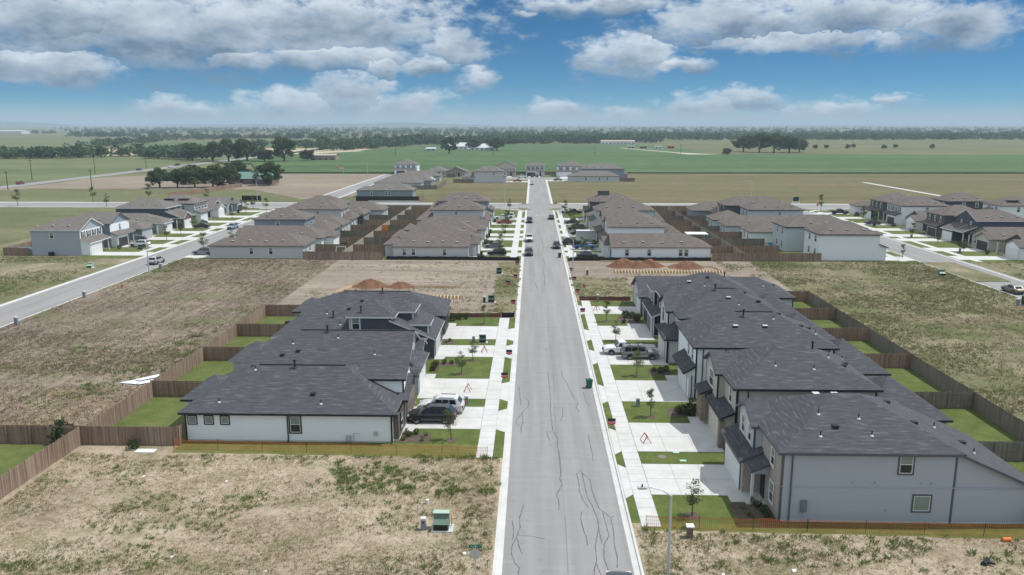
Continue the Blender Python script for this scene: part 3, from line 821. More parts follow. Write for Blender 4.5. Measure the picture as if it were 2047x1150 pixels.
class House:
    def __init__(self, name, label, fx, y0, dirn, roof, fascia, group=None, rot=None, near=False):
        self.fx, self.y0, self.dirn = fx, y0, dirn
        self.roofm, self.fascia, self.near = roof, fascia, near
        self.org = (fx, y0, 0.0)
        self.e = empty(name, self.org)
        tag(self.e, label, 'house', group)
        if rot is not None:
            self.e.location = rot[0]; self.e.rotation_euler = (0, 0, rot[1])
        self.blocks = []
    def X(self, d): return self.fx - self.dirn * d
    def xr(self, d0, d1):
        a, b = self.X(d0), self.X(d1)
        return min(a, b), max(a, b)
    def block(self, d0, d1, y0, y1, z0, ze, axis, ends, pitch, wall, over=0.42, roof=True, corner=None, trimw=0.12, foundation=True):
        """one volume: walls + roof. ends = (front, back) for axis x, (near, far) for axis y; axis 'F','B' = lean-to falling to front/back"""
        x0, x1 = self.xr(d0, d1)
        if axis == 'x' and self.dirn > 0: ends = ends[::-1]      # -> (x0 end, x1 end)
        o = over; t = 0.2
        X0, X1, Y0, Y1 = x0 - o, x1 + o, y0 - o, y1 + o
        planes = []; edges = []
        if axis in ('x', 'y'):
            if axis == 'x':
                W = (Y1 - Y0) / 2; ym = (Y0 + Y1) / 2; zr = ze + W * pitch
                a = min(W, (X1 - X0) / 2 - .02) if ends[0] == 'h' else 0.0
                b = min(W, (X1 - X0) / 2 - .02) if ends[1] == 'h' else 0.0
                r0, r1 = (X0 + a, ym, zr), (X1 - b, ym, zr)
                c = [(X0, Y0, ze), (X1, Y0, ze), (X1, Y1, ze), (X0, Y1, ze)]
                planes += [[c[0], c[1], r1, r0], [c[2], c[3], r0, r1]]
                edges += [(c[0], c[1]), (c[2], c[3])]
                if ends[0] == 'h': planes.append([c[3], c[0], r0]); edges.append((c[3], c[0]))
                else: edges += [(c[3], r0), (r0, c[0])]
                if ends[1] == 'h': planes.append([c[1], c[2], r1]); edges.append((c[1], c[2]))
                else: edges += [(c[1], r1), (r1, c[2])]
                self.ridge = (r0, r1)
                hz = lambda x, y: ze + pitch * min([y - Y0, Y1 - y] + ([(x - X0)] if ends[0] == 'h' else []) + ([(X1 - x)] if ends[1] == 'h' else []))
            else:
                W = (X1 - X0) / 2; xm = (X0 + X1) / 2; zr = ze + W * pitch
                a = min(W, (Y1 - Y0) / 2 - .02) if ends[0] == 'h' else 0.0
                b = min(W, (Y1 - Y0) / 2 - .02) if ends[1] == 'h' else 0.0
                r0, r1 = (xm, Y0 + a, zr), (xm, Y1 - b, zr)
                c = [(X0, Y0, ze), (X1, Y0, ze), (X1, Y1, ze), (X0, Y1, ze)]
                planes += [[c[1], c[2], r1, r0], [c[3], c[0], r0, r1]]
                edges += [(c[1], c[2]), (c[3], c[0])]
                if ends[0] == 'h': planes.append([c[0], c[1], r0]); edges.append((c[0], c[1]))
                else: edges += [(c[0], r0), (r0, c[1])]
                if ends[1] == 'h': planes.append([c[2], c[3], r1]); edges.append((c[2], c[3]))
                else: edges += [(c[2], r1), (r1, c[3])]
                self.ridge = (r0, r1)
                hz = lambda x, y: ze + pitch * min([x - X0, X1 - x] + ([(y - Y0)] if ends[0] == 'h' else []) + ([(Y1 - y)] if ends[1] == 'h' else []))
            top = ze + o * pitch - t
            ct = [top] * 4
        else:
            lowx = X1 if (axis == 'F') == (self.dirn > 0) else X0
            hi_at_wall = True
            if lowx == X1:
                xh = x0          # butts against the taller part
                hz = lambda x, y: ze + pitch * (X1 - x)
                c = [(xh, Y0, hz(xh, 0)), (X1, Y0, ze), (X1, Y1, ze), (xh, Y1, hz(xh, 0))]
            else:
                xh = x1
                hz = lambda x, y: ze + pitch * (x - X0)
                c = [(X0, Y0, ze), (xh, Y0, hz(xh, 0)), (xh, Y1, hz(xh, 0)), (X0, Y1, ze)]
            planes.append(c); edges += [(c[i], c[(i + 1) % 4]) for i in range(4)]
            ct = [hz(x0, 0) - t, hz(x1, 0) - t, hz(x1, 0) - t, hz(x0, 0) - t]
            self.ridge = None
        self.hz = hz
        self.blocks.append((x0, x1, y0, y1, hz))
        if roof:
            m = MB(self.org)
            for p in planes:
                m.quad_uv(p, 0)
                m.poly([(q[0], q[1], q[2] - t) for q in reversed(p)], 1)
            for a, b in edges:
                m.poly([(a[0], a[1], a[2] - t), (b[0], b[1], b[2] - t), (b[0], b[1], b[2] + .004), (a[0], a[1], a[2] + .004)], 1)
            m.build('roof', [self.roofm, self.fascia], self.e)
        # walls
        w = MB(self.org)
        P = [(x0, y0), (x1, y0), (x1, y1), (x0, y1)]
        lap = 0.178
        for i in range(4):
            j = (i + 1) % 4
            (ax, ay), (bx, by) = P[i], P[j]
            ta, tb = ct[i], ct[j]
            nx, ny = (by - ay), -(bx - ax); l = hypot(nx, ny); nx /= l; ny /= l
            zt = min(ta, tb)
            if self.near and wall.name.startswith('lap_siding'):
                z = z0
                while z < zt - .001:
                    z2 = min(z + lap, zt)
                    q = .02
                    w.quad_uv([(ax + nx * q, ay + ny * q, z), (bx + nx * q, by + ny * q, z), (bx, by, z2), (ax, ay, z2)])
                    w.poly([(ax, ay, z), (bx, by, z), (bx + nx * q, by + ny * q, z), (ax + nx * q, ay + ny * q, z)])
                    z = z2
            else:
                w.quad_uv([(ax, ay, z0), (bx, by, z0), (bx, by, zt), (ax, ay, zt)])
            if abs(ta - tb) > .01:
                hi = (ax, ay, ta) if ta > tb else (bx, by, tb)
                w.quad_uv([(ax, ay, zt), (bx, by, zt), hi])
        if axis == 'x':
            for k, xw in ((0, x0), (1, x1)):
                if ends[k] == 'g':
                    q = [(xw, y0, top), (xw, y1, top), (xw, (y0 + y1) / 2, top + (y1 - y0) / 2 * pitch)]
                    w.quad_uv(q if k == 1 else [q[1], q[0], q[2]])
        if axis == 'y':
            for k, yw in ((0, y0), (1, y1)):
                if ends[k] == 'g':
                    q = [(x0, yw, top), (x1, yw, top), ((x0 + x1) / 2, yw, top + (x1 - x0) / 2 * pitch)]
                    w.quad_uv(q if k == 0 else [q[1], q[0], q[2]])
        w.build('wall', wall, self.e)
        if z0 < 0.01 and foundation:
            f = MB(self.org); f.box(x0 - .004, x1 + .004, y0 - .03, y1 + .03, -.05, .16); f.box(x0 - .03, x1 + .03, y0 + .05, y1 - .05, -.05, .155)
            f.build('foundation', M_CONC, self.e)
        if corner:
            for i in ((0, 1, 2, 3)):
                cx, cy = P[i]
                sx = -1 if i in (0, 3) else 1; sy = -1 if i in (0, 1) else 1
                b = MB(self.org); tw = trimw
                b.box(min(cx + sx * .035, cx - sx * tw), max(cx + sx * .035, cx - sx * tw), min(cy + sy * .035, cy + sy * .0), max(cy + sy * .035, cy + sy * .0), z0 + .02, ct[i])
                b.box(min(cx, cx + sx * .034), max(cx, cx + sx * .034), min(cy, cy - sy * tw), max(cy, cy - sy * tw), z0 + .02, ct[i])
                b.build('corner_board', corner, self.e)
        return self
    def ridge_vent(self, mat=None):
        if not self.ridge: return self
        a, b = self.ridge
        m = MB(self.org)
        m.bar((a[0], a[1], a[2] + .02), (b[0], b[1], b[2] + .02), .22, .05)
        m.build('ridge_vent', mat or M_BLACK, self.e)
        return self
    def win(self, face, px, py, z, w=0.9, h=1.5, trim=None, tw=0.1, sh=False):
        fr, sa, pn = win_meshes(w, h, trim or M_WTRIM, tw, sh)
        q = 0.022 if self.near else 0.0
        off = {'+x': (q, 0), '-x': (-q, 0), '-y': (0, -q), '+y': (0, q)}[face]
        o = link('window', fr, self.e, (px - self.org[0] + off[0], py - self.org[1] + off[1], z), ROT[face])
        link('sash', sa, o)
        for p in pn: link('pane', p, o)
        return self
    def front(self): return '+x' if self.dirn > 0 else '-x'
    def rear(self): return '-x' if self.dirn > 0 else '+x'
    def garage(self, d, yc, w=4.9, col=None, trim=None, h=2.15):
        col = col or plain('white_door_paint', (0.7, 0.71, 0.71), 0.5)
        e = MB(); e.box(0, .05, -w / 2 - .1, -w / 2, 0, h + .1); e.box(0, .05, w / 2, w / 2 + .1, 0, h + .1); e.box(0, .05, -w / 2, w / 2, h, h + .1)
        e.box(-.02, .008, -w / 2, w / 2, 0.03, h)
        x = self.X(d)
        o = link('garage_door', e.mesh('garage_door', trim or M_WTRIM), self.e, (x - self.org[0] + .03 * self.dirn, yc - self.org[1], .04), ROT[self.front()])
        pm = garage_meshes(w, h, col)
        for i in range(4): link('panel', pm, o, (0.006, 0, i * h / 4))
        return self
    def door(self, face, px, py, col=None):
        col = col or plain('dark_door_paint', (0.03, 0.026, 0.026), 0.4)
        if col.name not in DOORM:
            m = MB(); m.box(0, .05, -.46, .46, 0, 2.05)
            for z0, z1 in ((.2, .9), (1.05, 1.85)):
                for s in (-1, 1): m.box(.05, .065, s * .22 - .14, s * .22 + .14, z0, z1)
            k = MB(); k.tube((.05, .36, 1.0), (.11, .36, 1.0), .03, n=8)
            DOORM[col.name] = (m.mesh('front_door', col), k.mesh('handle', M_GALV))
        q = .03
        off = {'+x': (q, 0), '-x': (-q, 0), '-y': (0, -q), '+y': (0, q)}[face]
        o = link('front_door', DOORM[col.name][0], self.e, (px - self.org[0] + off[0], py - self.org[1] + off[1], .12), ROT[face])
        link('handle', DOORM[col.name][1], o)
        return self
    def vent(self, kind, x, y, bi=None):
        zs = []
        for i, (x0, x1, y0, y1, hz) in enumerate(self.blocks):
            if bi is not None and i != bi: continue
            if x0 - .4 <= x <= x1 + .4 and y0 - .4 <= y <= y1 + .4: zs.append(hz(x, y))
        if zs: link('roof_vent', vent_mesh(kind), self.e, (x - self.org[0], y - self.org[1], max(zs)))
        return self
    def spout(self, x, y, z1, mat, dx=0, dy=-1):
        m = MB(self.org); q = .05
        m.box(x - .045, x + .045, y + dy * .10 - .04, y + dy * .10 + .04, .15, z1)
        m.bar((x, y + dy * .10, .17), (x, y + dy * .42, .08), .09, .08)
        m.build('downspout', mat, self.e)
        return self
    def post(self, x, y, z1, w=.2, mat=None):
        m = MB(self.org); m.box(x - w / 2, x + w / 2, y - w / 2, y + w / 2, .05, z1); m.box(x - w * .7, x + w * .7, y - w * .7, y + w * .7, .05, .25); m.box(x - w * .7, x + w * .7, y - w * .7, y + w * .7, z1 - .15, z1)
        m.build('porch_post', mat or M_WTRIM, self.e)
        return self
    def band(self, x0, x1, y, z, mat, h=.14):
        m = MB(self.org); m.box(x0, x1, y - .04, y, z, z + h); m.build('shadow_line_strip', mat, self.e)
        return self
    def panel(self, name, x0, x1, y0, y1, z0, z1, mat):
        m = MB(self.org); m.box(x0, x1, y0, y1, z0, z1); m.build(name, mat, self.e)
        return self
    def porch_slab(self, x0, x1, y0, y1):
        return self.panel('porch_slab', x0, x1, y0, y1, -.02, .11, M_CONC)

G_L = 'charcoal-roofed houses on the left of the main street'
G_R = 'charcoal-roofed houses on the right of the main street'
DGAR = plain('dark_garage_paint', (0.045, 0.042, 0.042), 0.5)

# ---- left side of the near block
h = House('house', 'white single-storey house with black trim and three small square windows facing the weedy lot', -12.4, 69.6, 1, RF_DARK, M_DTRIM, G_L, near=True)
h.block(.5, 19.8, 69.6, 80.4, 0, 2.9, 'x', 'hh', .50, sid('white'), .45, corner=M_DTRIM).ridge_vent()
h.block(17.5, 21.2, 73.2, 79.2, 0, 2.88, 'x', 'hh', .44, sid('white'), .42)
h.block(-.05, 7, 73.6, 80.5, 0, 2.86, 'x', 'gh', .40, M_BRICKD, .42)
h.block(.12, 5.2, 74.3, 78.6, 2.9, 4.72, 'x', 'gh', .46, sid('white'), .3, corner=M_DTRIM)
h.block(-.02, 1.2, 70.1, 73.3, 0, 2.75, 'x', 'hh', .3, M_BRICKD, .2, roof=False)
for x in (-31.5, -29.96, -28.45): h.win('-y', x, 69.6, 1.72, .72, .72, M_DTRIM, .1)
h.win('-y', -21.9, 69.6, .95, .95, 1.55, M_DTRIM, .12)
h.garage(-.05, 77.2, 4.9, plain('brown_garage_paint', (0.18, 0.15, 0.13), 0.5), M_TTRIM)
h.win('+x', -12.36, 71.6, .8, 1.0, 1.5, M_DTRIM, .1)
h.spout(-22.6, 69.6, 2.75, M_DTRIM).spout(-12.95, 69.6, 2.75, M_DTRIM)
h.vent('flue', -23.2, 74.6).vent('box', -20.6, 71.4).vent('pipe', -29.2, 70.4).vent('pipe', -19.6, 70.3).vent('box', -27.8, 76.2).vent('pipe', -27.0, 74.3)
h.panel('gas_meter', -17.2, -16.75, 69.38, 69.55, .25, .72, M_GALV)
m = MB(h.org); m.tube((-16.5, 69.45, .3), (-16.5, 69.45, .95), .03); m.tube((-16.5, 69.45, .95), (-15.9, 69.45, .95), .03); m.build('gas_pipe', M_GALV, h.e); m = MB(h.org); m.tube((-16.98, 69.46, .0), (-16.98, 69.46, .3), .03); m.build('gas_riser', M_GALV, h.e)
h.panel('utility_box', -14.6, -14.25, 69.45, 69.56, .75, 1.1, M_GALV)
drive('L', -12.4, 73.1, 78.1, 73.6, 79.3); apron('L', 73.1, 78.1)
paved('garden_path', -13.0, -11.35, 72.3, 73.6, 1, 1, .055)

h = House('house', 'pale blue-grey single-storey house with white gable peak behind the white house', -12.4, 83.0, 1, RF_DARK, M_GTRIM, G_L, near=True)
h.block(1.4, 19.6, 83.0, 93.9, 0, 2.92, 'x', 'gh', .50, sid('ltblue'), .42, corner=M_GTRIM).ridge_vent()
h.block(17.8, 21.4, 86.2, 92.0, 0, 2.9, 'x', 'hh', .42, sid('ltblue'), .4)
h.block(0.0, 6.5, 83.1, 89.4, 0, 2.88, 'x', 'hh', .46, sid('ltblue'), .42, corner=M_GTRIM)
h.block(.7, 5, 90.0, 93.6, 0, 2.86, 'x', 'gh', .5, M_BRICKD, .35)
h.garage(0.0, 86.1, 4.9, None, M_GTRIM); h.door('+x', -13.8, 89.75)
h.vent('flue', -23.4, 88.1).vent('box', -26.0, 85.2).vent('box', -27.6, 84.6).vent('pipe', -22.0, 87.2).vent('pipe', -17.4, 84.8).vent('pipe', -26.9, 86.3)
drive('L', -12.4, 81.8, 87.0, 83.4, 88.7); apron('L', 81.8, 87.0)
paved('garden_path', -13.9, -11.3, 88.7, 90.4, 1, 1, .055)

h = House('house', 'dark slate-blue house with white-trimmed upper storey and long white raking eave', -12.4, 96.2, 1, RF_DARK, M_WTRIM, G_L, near=True)
h.block(1.0, 19.8, 96.3, 106.2, 0, 2.92, 'x', 'hh', .46, sid('slate'), .4)
h.block(-.1, 5.4, 96.35, 105.6, 0, 2.72, 'F', None, .42, sid('slate'), .35)
h.block(5.0, 10.4, 96.4, 102.4, 2.6, 5.55, 'y', 'hh', .46, sid('slate'), .38, corner=M_WTRIM)
h.block(2.8, 6.0, 99.1, 103.4, 2.6, 5.6, 'x', 'hh', .42, sid('slate'), .32, corner=M_WTRIM)
h.block(.7, 3.4, 97.6, 100.4, 2.6, 4.3, 'x', 'hh', .4, sid('slate'), .3, corner=M_WTRIM)
h.win('-y', -22.0, 96.4, 3.85, .95, 1.5, M_WTRIM, .12)
h.garage(-.1, 100.4, 4.9, plain('pale_grey_door_paint', (0.5, 0.5, 0.5), 0.5), M_WTRIM)
h.vent('flue', -25.6, 99.6).vent('box', -23.9, 101.2).vent('box', -22.4, 104.0).vent('pipe', -24.4, 98.2).vent('pipe', -26.6, 100.2).vent('pipe', -15.8, 101.4, 3).vent('flue', -21.4, 96.9)
drive('L', -12.4, 97.6, 102.8, 98.0, 103.0); apron('L', 97.6, 102.8)
paved('garden_path', -12.9, -11.0, 96.4, 97.6, 1, 1, .055)

h = House('house', 'fourth charcoal-roofed house on the left, single-storey, bordering the graded soil', -12.4, 107.9, 1, RF_DARK, M_DTRIM, G_L, near=True)
h.block(.3, 19.8, 107.9, 117.8, 0, 2.95, 'x', 'hh', .44, sid('beige'), .42, corner=M_DTRIM).ridge_vent()
h.block(18, 21.4, 110.2, 116, 0, 2.9, 'x', 'hh', .42, sid('beige'), .4)
h.block(-.1, 5.0, 107.95, 113.6, 0, 2.86, 'x', 'hh', .44, M_BRICKD, .4)
h.garage(-.1, 110.8, 4.8, DGAR, M_DTRIM)
h.vent('flue', -21.6, 112.4).vent('box', -24.2, 110.6).vent('pipe', -16.4, 110.0)
drive('L', -12.4, 106.1, 111.6, 108.2, 113.3); apron('L', 106.1, 111.6)
paved('garden_path', -12.9, -11.2, 113.3, 115.0, 1, 1, .055)

# ---- right side of the near block
h = House('house', 'big grey two-storey house with pale brick front, nearest on the right', 16.8, 55.4, -1, RF_DARK, M_BTRIM, G_R, near=True)
h.block(1.6, 14.2, 55.4, 66.2, 0, 5.62, 'x', 'hh', .45, sid('grey'), .42, corner=M_BTRIM)
h.block(14.15, 20.6, 55.42, 66.18, 0, 2.62, 'B', None, .445, sid('grey'), .4)
h.block(0.0, 1.65, 59.9, 65.9, 0, 2.95, 'F', None, .42, M_BRICKP, .38)
h.block(0.35, 1.66, 58.05, 59.9, 2.55, 2.95, 'F', None, .42, sid('grey'), .36)
h.block(.95, 3.4, 60.7, 65.2, 2.8, 5.5, 'x', 'gh', .46, sid('ltgrey'), .34, corner=M_BTRIM)
h.panel('brick_veneer', 18.28, 18.40, 55.45, 59.8, .1, 5.3, M_BRICKP)
h.band(18.4, 37.4, 55.38, 2.82, sid('grey'), .05)  # added siding strip imitating the thin shadow line between storeys
h.win('-y', 27.35, 55.4, 3.95, .95, 1.4, M_BTRIM, .12).win('-y', 28.75, 55.4, 1.0, 1.2, 1.2, M_BTRIM, .12)
for y in (61.8, 63.9): h.win('-x', 17.75, y, 3.75, .85, 1.4, M_WTRIM, .1)
h.win('-x', 18.27, 57.2, 3.7, .8, 1.4, M_WTRIM, .1).win('-x', 18.27, 57.0, .8, .9, 1.6, M_WTRIM, .1)
h.garage(0.0, 63.0, 4.9, None, M_BTRIM); h.door('-x', 18.27, 59.3)
h.post(17.2, 58.5, 2.7); h.porch_slab(16.7, 18.3, 58.0, 59.9)
h.spout(19.1, 55.4, 5.3, M_BTRIM)
h.panel('electric_meter', 19.9, 20.35, 55.22, 55.38, .85, 1.75, plain('meter_grey', (0.17, 0.185, 0.21), 0.5)); h.panel('conduit', 20.1, 20.15, 55.28, 55.33, .1, .86, M_GALV)
for x, z in ((23.6, 3.2), (25.2, 3.22), (28.6, 3.2), (29.3, 3.2), (26.2, 1.05)):
    m = MB(h.org); m.tube((x, 55.39, z), (x, 55.28, z), .07, .05, 8); m.build('wall_vent', M_GTRIM, h.e)
for k, x, y in (('pipe', 21.4, 56.5), ('pipe', 25.2, 56.6), ('pipe', 21.9, 58.6), ('pipe', 24.8, 58.2), ('cap', 23.0, 62.4), ('cap', 24.5, 62.4), ('box', 22.8, 57.4), ('box', 29.2, 58.6), ('box', 29.0, 63.0), ('pipe', 32.5, 62.0), ('pipe', 33.6, 58.0), ('box', 34.0, 60.4)): h.vent(k, x, y)
drive('R', 16.8, 59.5, 64.5, 59.9, 65.4); apron('R', 59.5, 64.5)
paved('garden_path', 15.6, 18.2, 58.4, 59.88, 1, 1, .055)

h = House('house', 'beige two-storey house with stacked-stone column and gabled upper window beside the grey house', 16.8, 69.0, -1, RF_DARK, M_DTRIM, G_R, near=True)
h.block(1.6, 14.0, 69.0, 79.3, 0, 5.85, 'x', 'hh', .47, sid('beige'), .42, corner=M_DTRIM)
h.block(13.8, 20.6, 69.3, 79.0, 0, 2.95, 'x', 'hh', .47, sid('beige'), .4)
h.block(.6, 1.65, 69.3, 75.4, 0, 2.95, 'F', None, .42, sid('beige'), .38)
h.block(-.1, 1.7, 75.5, 77.7, 0, 3.15, 'F', None, .35, M_STONE, .3)
h.block(.9, 4.0, 73.4, 78.4, 2.8, 5.8, 'x', 'gh', .5, sid('beige'), .36, corner=M_DTRIM)
h.panel('stone_pier', 17.0, 17.42, 69.02, 69.6, .0, 2.6, M_STONE)
h.win('-x', 17.7, 75.9, 3.8, 1.7, 1.6, M_WTRIM, .12).win('-x', 18.4, 71.0, 3.8, .85, 1.4, M_WTRIM, .1)
h.garage(.6, 72.4, 4.8, plain('cream_door_paint', (0.62, 0.58, 0.5), 0.5), M_DTRIM)
h.spout(19.4, 69.0, 5.5, M_DTRIM).spout(18.5, 69.0, 5.5, M_DTRIM)
for k, x, y in (('flue', 26.6, 74.0), ('pipe', 27.9, 73.4), ('pipe', 22.4, 71.4), ('box', 29.0, 72.4), ('pipe', 25.8, 71.0), ('box', 30.0, 74.6)): h.vent(k, x, y)
drive('R', 17.4, 68.1, 73.0, 69.8, 75.2); apron('R', 68.1, 73.0)
paved('garden_path', 15.7, 17.0, 75.22, 77.0, 1, 1, .055)

h = House('house', 'white two-storey house with dark lean-to over its garage and low wing behind', 16.8, 82.6, -1, RF_DARK, M_DTRIM, G_R, near=True)
h.block(.7, 15.2, 82.6, 93.0, 0, 5.82, 'x', 'hh', .47, sid('white'), .42, corner=M_DTRIM).ridge_vent()
h.block(15.0, 20.9, 82.7, 92.4, 0, 3.02, 'x', 'hh', .47, sid('white'), .4, corner=M_DTRIM)
h.block(-.35, .75, 82.62, 88.9, 2.5, 2.95, 'F', None, .62, sid('white'), .3)
h.block(0.0, .75, 82.64, 88.8, 0, 2.9, 'F', None, .3, sid('white'), .0, roof=False)
h.win('-x', 17.5, 84.4, 3.8, .8, 1.4, M_WTRIM, .1).win('-x', 17.5, 86.6, 3.8, .8, 1.4, M_WTRIM, .1)
h.win('-y', 28.4, 82.6, 3.9, 1.0, 1.5, M_DTRIM, .1).win('-y', 30.9, 82.6, 3.9, 1.1, 1.6, M_DTRIM, .1).win('-y', 35.1, 82.7, 1.1, 1.1, 1.0, M_DTRIM, .1)
h.garage(0.0, 85.9, 4.9, None, M_GTRIM)
h.spout(18.2, 82.6, 5.5, M_DTRIM).spout(20.6, 82.6, 5.5, M_DTRIM).spout(17.1, 82.6, 2.6, M_DTRIM)
for k, x, y in (('flue', 23.4, 87.0), ('cap', 22.2, 85.4), ('cap', 25.4, 85.4), ('box', 29.6, 86.4), ('box', 27.6, 88.2), ('pipe', 26.6, 86.6), ('pipe', 33.6, 84.4), ('pipe', 30.8, 85.2), ('box', 31.0, 88.0)): h.vent(k, x, y)
drive('R', 16.8, 81.4, 86.3, 83.2, 88.6); apron('R', 81.4, 86.3)
paved('garden_path', 15.6, 17.3, 88.62, 90.6, 1, 1, .055)

h = House('house', 'light grey two-storey house behind the white pickup and dark sport utility', 16.8, 95.6, -1, RF_DARK, M_DTRIM, G_R, near=True)
h.block(1.4, 14.0, 95.6, 105.6, 0, 5.8, 'x', 'hh', .5, sid('ltgrey'), .42, corner=M_DTRIM).ridge_vent()
h.block(13.8, 20.4, 95.9, 105.2, 0, 3.0, 'x', 'hh', .47, sid('ltgrey'), .4)
h.block(-.2, 4.0, 95.62, 102.6, 0, 3.12, 'x', 'hh', .4, sid('ltgrey'), .4, corner=M_DTRIM)
h.block(.5, 3.6, 99.6, 105.5, 2.8, 5.7, 'x', 'gh', .5, sid('ltgrey'), .36, corner=M_DTRIM)
h.win('-x', 17.3, 103.2, 3.8, .8, 1.4, M_DTRIM, .1)
h.garage(-.2, 99.4, 4.9, None, M_GTRIM)
h.spout(16.75, 95.62, 2.8, M_DTRIM)
for k, x, y in (('cap', 24.6, 98.8), ('flue', 23.2, 100.2), ('box', 27.0, 100.6), ('box', 28.2, 98.2), ('pipe', 25.6, 97.6)): h.vent(k, x, y)
drive('R', 16.8, 94.7, 101.5, 96.6, 102.4); apron('R', 95.4, 100.6)
paved('garden_path', 13.8, 16.4, 102.5, 104.2, 1, 1, .055)

h = House('house', 'near-black two-storey house with white-trimmed dormers above a lean-to porch roof', 16.8, 108.2, -1, RF_DARK, M_WTRIM, G_R, near=True)
h.block(2.4, 14.0, 108.2, 118.0, 0, 5.7, 'x', 'hh', .48, sid('navy'), .4, corner=M_WTRIM)
h.block(13.8, 20.4, 108.5, 117.6, 0, 2.98, 'x', 'hh', .47, sid('navy'), .4)
h.block(0.0, 2.5, 108.3, 117.6, 0, 2.9, 'F', None, .4, sid('navy'), .34, corner=M_WTRIM)
h.block(1.2, 4.4, 108.25, 112.6, 2.8, 5.65, 'x', 'hh', .46, sid('navy'), .34, corner=M_WTRIM)
h.block(.7, 4.4, 113.4, 117.8, 2.8, 5.5, 'x', 'hh', .46, sid('navy'), .34, corner=M_WTRIM)
h.win('-x', 18.0, 110.4, 3.8, .9, 1.4, M_WTRIM, .12)
for y in (114.8, 116.5): h.win('-x', 17.5, y, 3.8, .8, 1.4, M_WTRIM, .1)
h.garage(0.0, 111.4, 4.8, plain('grey_door_paint', (0.16, 0.165, 0.18), 0.5), M_WTRIM)
h.post(16.55, 108.4, 2.75, .2)
for k, x, y in (('cap', 22.0, 111.0), ('box', 24.8, 112.0), ('flue', 27.4, 113.0), ('pipe', 24.0, 110.2)): h.vent(k, x, y)
drive('R', 16.8, 106.3, 111.2, 108.6, 114.0); apron('R', 106.3, 111.2)
paved('garden_path', 14.0, 16.7, 114.02, 115.4, 1, 1, .055)

h = House('house', 'sixth charcoal-roofed house on the right, single-storey with front gable beside construction timber', 16.8, 120.8, -1, RF_DARK, M_DTRIM, G_R, near=True)
h.block(.0, 13.5, 120.8, 130.6, 0, 2.95, 'x', 'gh', .44, sid('ltgrey'), .42, corner=M_DTRIM)
h.block(6.5, 23.2, 121.0, 130.4, 0, 2.95, 'x', 'hh', .45, sid('ltgrey'), .42, corner=M_DTRIM)
h.garage(.0, 124.0, 4.8, None, M_DTRIM)
for k, x, y in (('cap', 24.2, 124.0), ('box', 26.2, 125.0), ('pipe', 36.0, 123.4), ('box', 37.8, 124.4)): h.vent(k, x, y)
drive('R', 16.8, 121.5, 126.8, 121.5, 126.8); apron('R', 121.5, 126.8)

# ---- standard builders for the blocks further off
def one_storey(label, group, fx, y0, W, D, dirn, wall, front='h', roof=RF_BROWN, trim=M_TTRIM, gar='n', garcol=None, rot=None, gable_wall=None, nwin=(6, 11), rear=0.0, gtrim=None, proj=2.2, porch=True):
    h = House('house', label, fx, y0, dirn, roof, trim, group, rot)
    w = sid(wall)
    y1 = y0 + W
    zf = 2.88 if rot is None else 2.88
    h.block(proj, D, y0, y1, 0, 2.9, 'x', ('h' if front == 'h' else 'g') + 'h', .44, w, .42)
    ga, gb = (y0 + .02, y0 + W * .56) if gar == 'n' else (y1 - W * .56, y1 - .02)
    gw = sid(gable_wall) if gable_wall else w
    h.block(0.0, proj + 5.5, ga, gb, 0, 2.86, 'x', ('g' if front == 'g' else 'h') + 'h', .46, gw, .38, corner=gtrim)
    h.garage(0.0, (ga + gb) / 2, min(4.8, gb - ga - .7), garcol, gtrim or M_WTRIM)
    fy = (gb + .9) if gar == 'n' else (ga - .9)
    fc = h.front()
    h.door(fc, h.X(proj), fy)
    oy = (y1 - 1.6) if gar == 'n' else (y0 + 1.6)
    h.win(fc, h.X(proj), oy, .85, .9, 1.5, gtrim or M_WTRIM, .08)
    if porch: h.post(h.X(.35), (y1 - .3) if gar == 'n' else (y0 + .3), 2.6); h.porch_slab(*h.xr(.1, proj), min(fy - .7, oy), max(fy + .7, oy))
    for d in nwin: h.win('-y', h.X(d), y0, .9, .85, 1.45, M_WTRIM, .09)
    rc = h.rear()
    for q in (.25, .6): h.win(rc, h.X(D), y0 + W * q, .9, .85, 1.45, M_WTRIM, .08)
    if rear:
        h.block(D - .4, D + rear, y0 + W * .35, y1 - .6, 0, 2.84, 'x', 'hh', .42, w, .4)
    for i in range(4):
        h.vent('cap', h.X(proj + 2.6 + i * (D - 5) / 4.2), y0 + 1.2 + (i % 2) * .25)
    return h

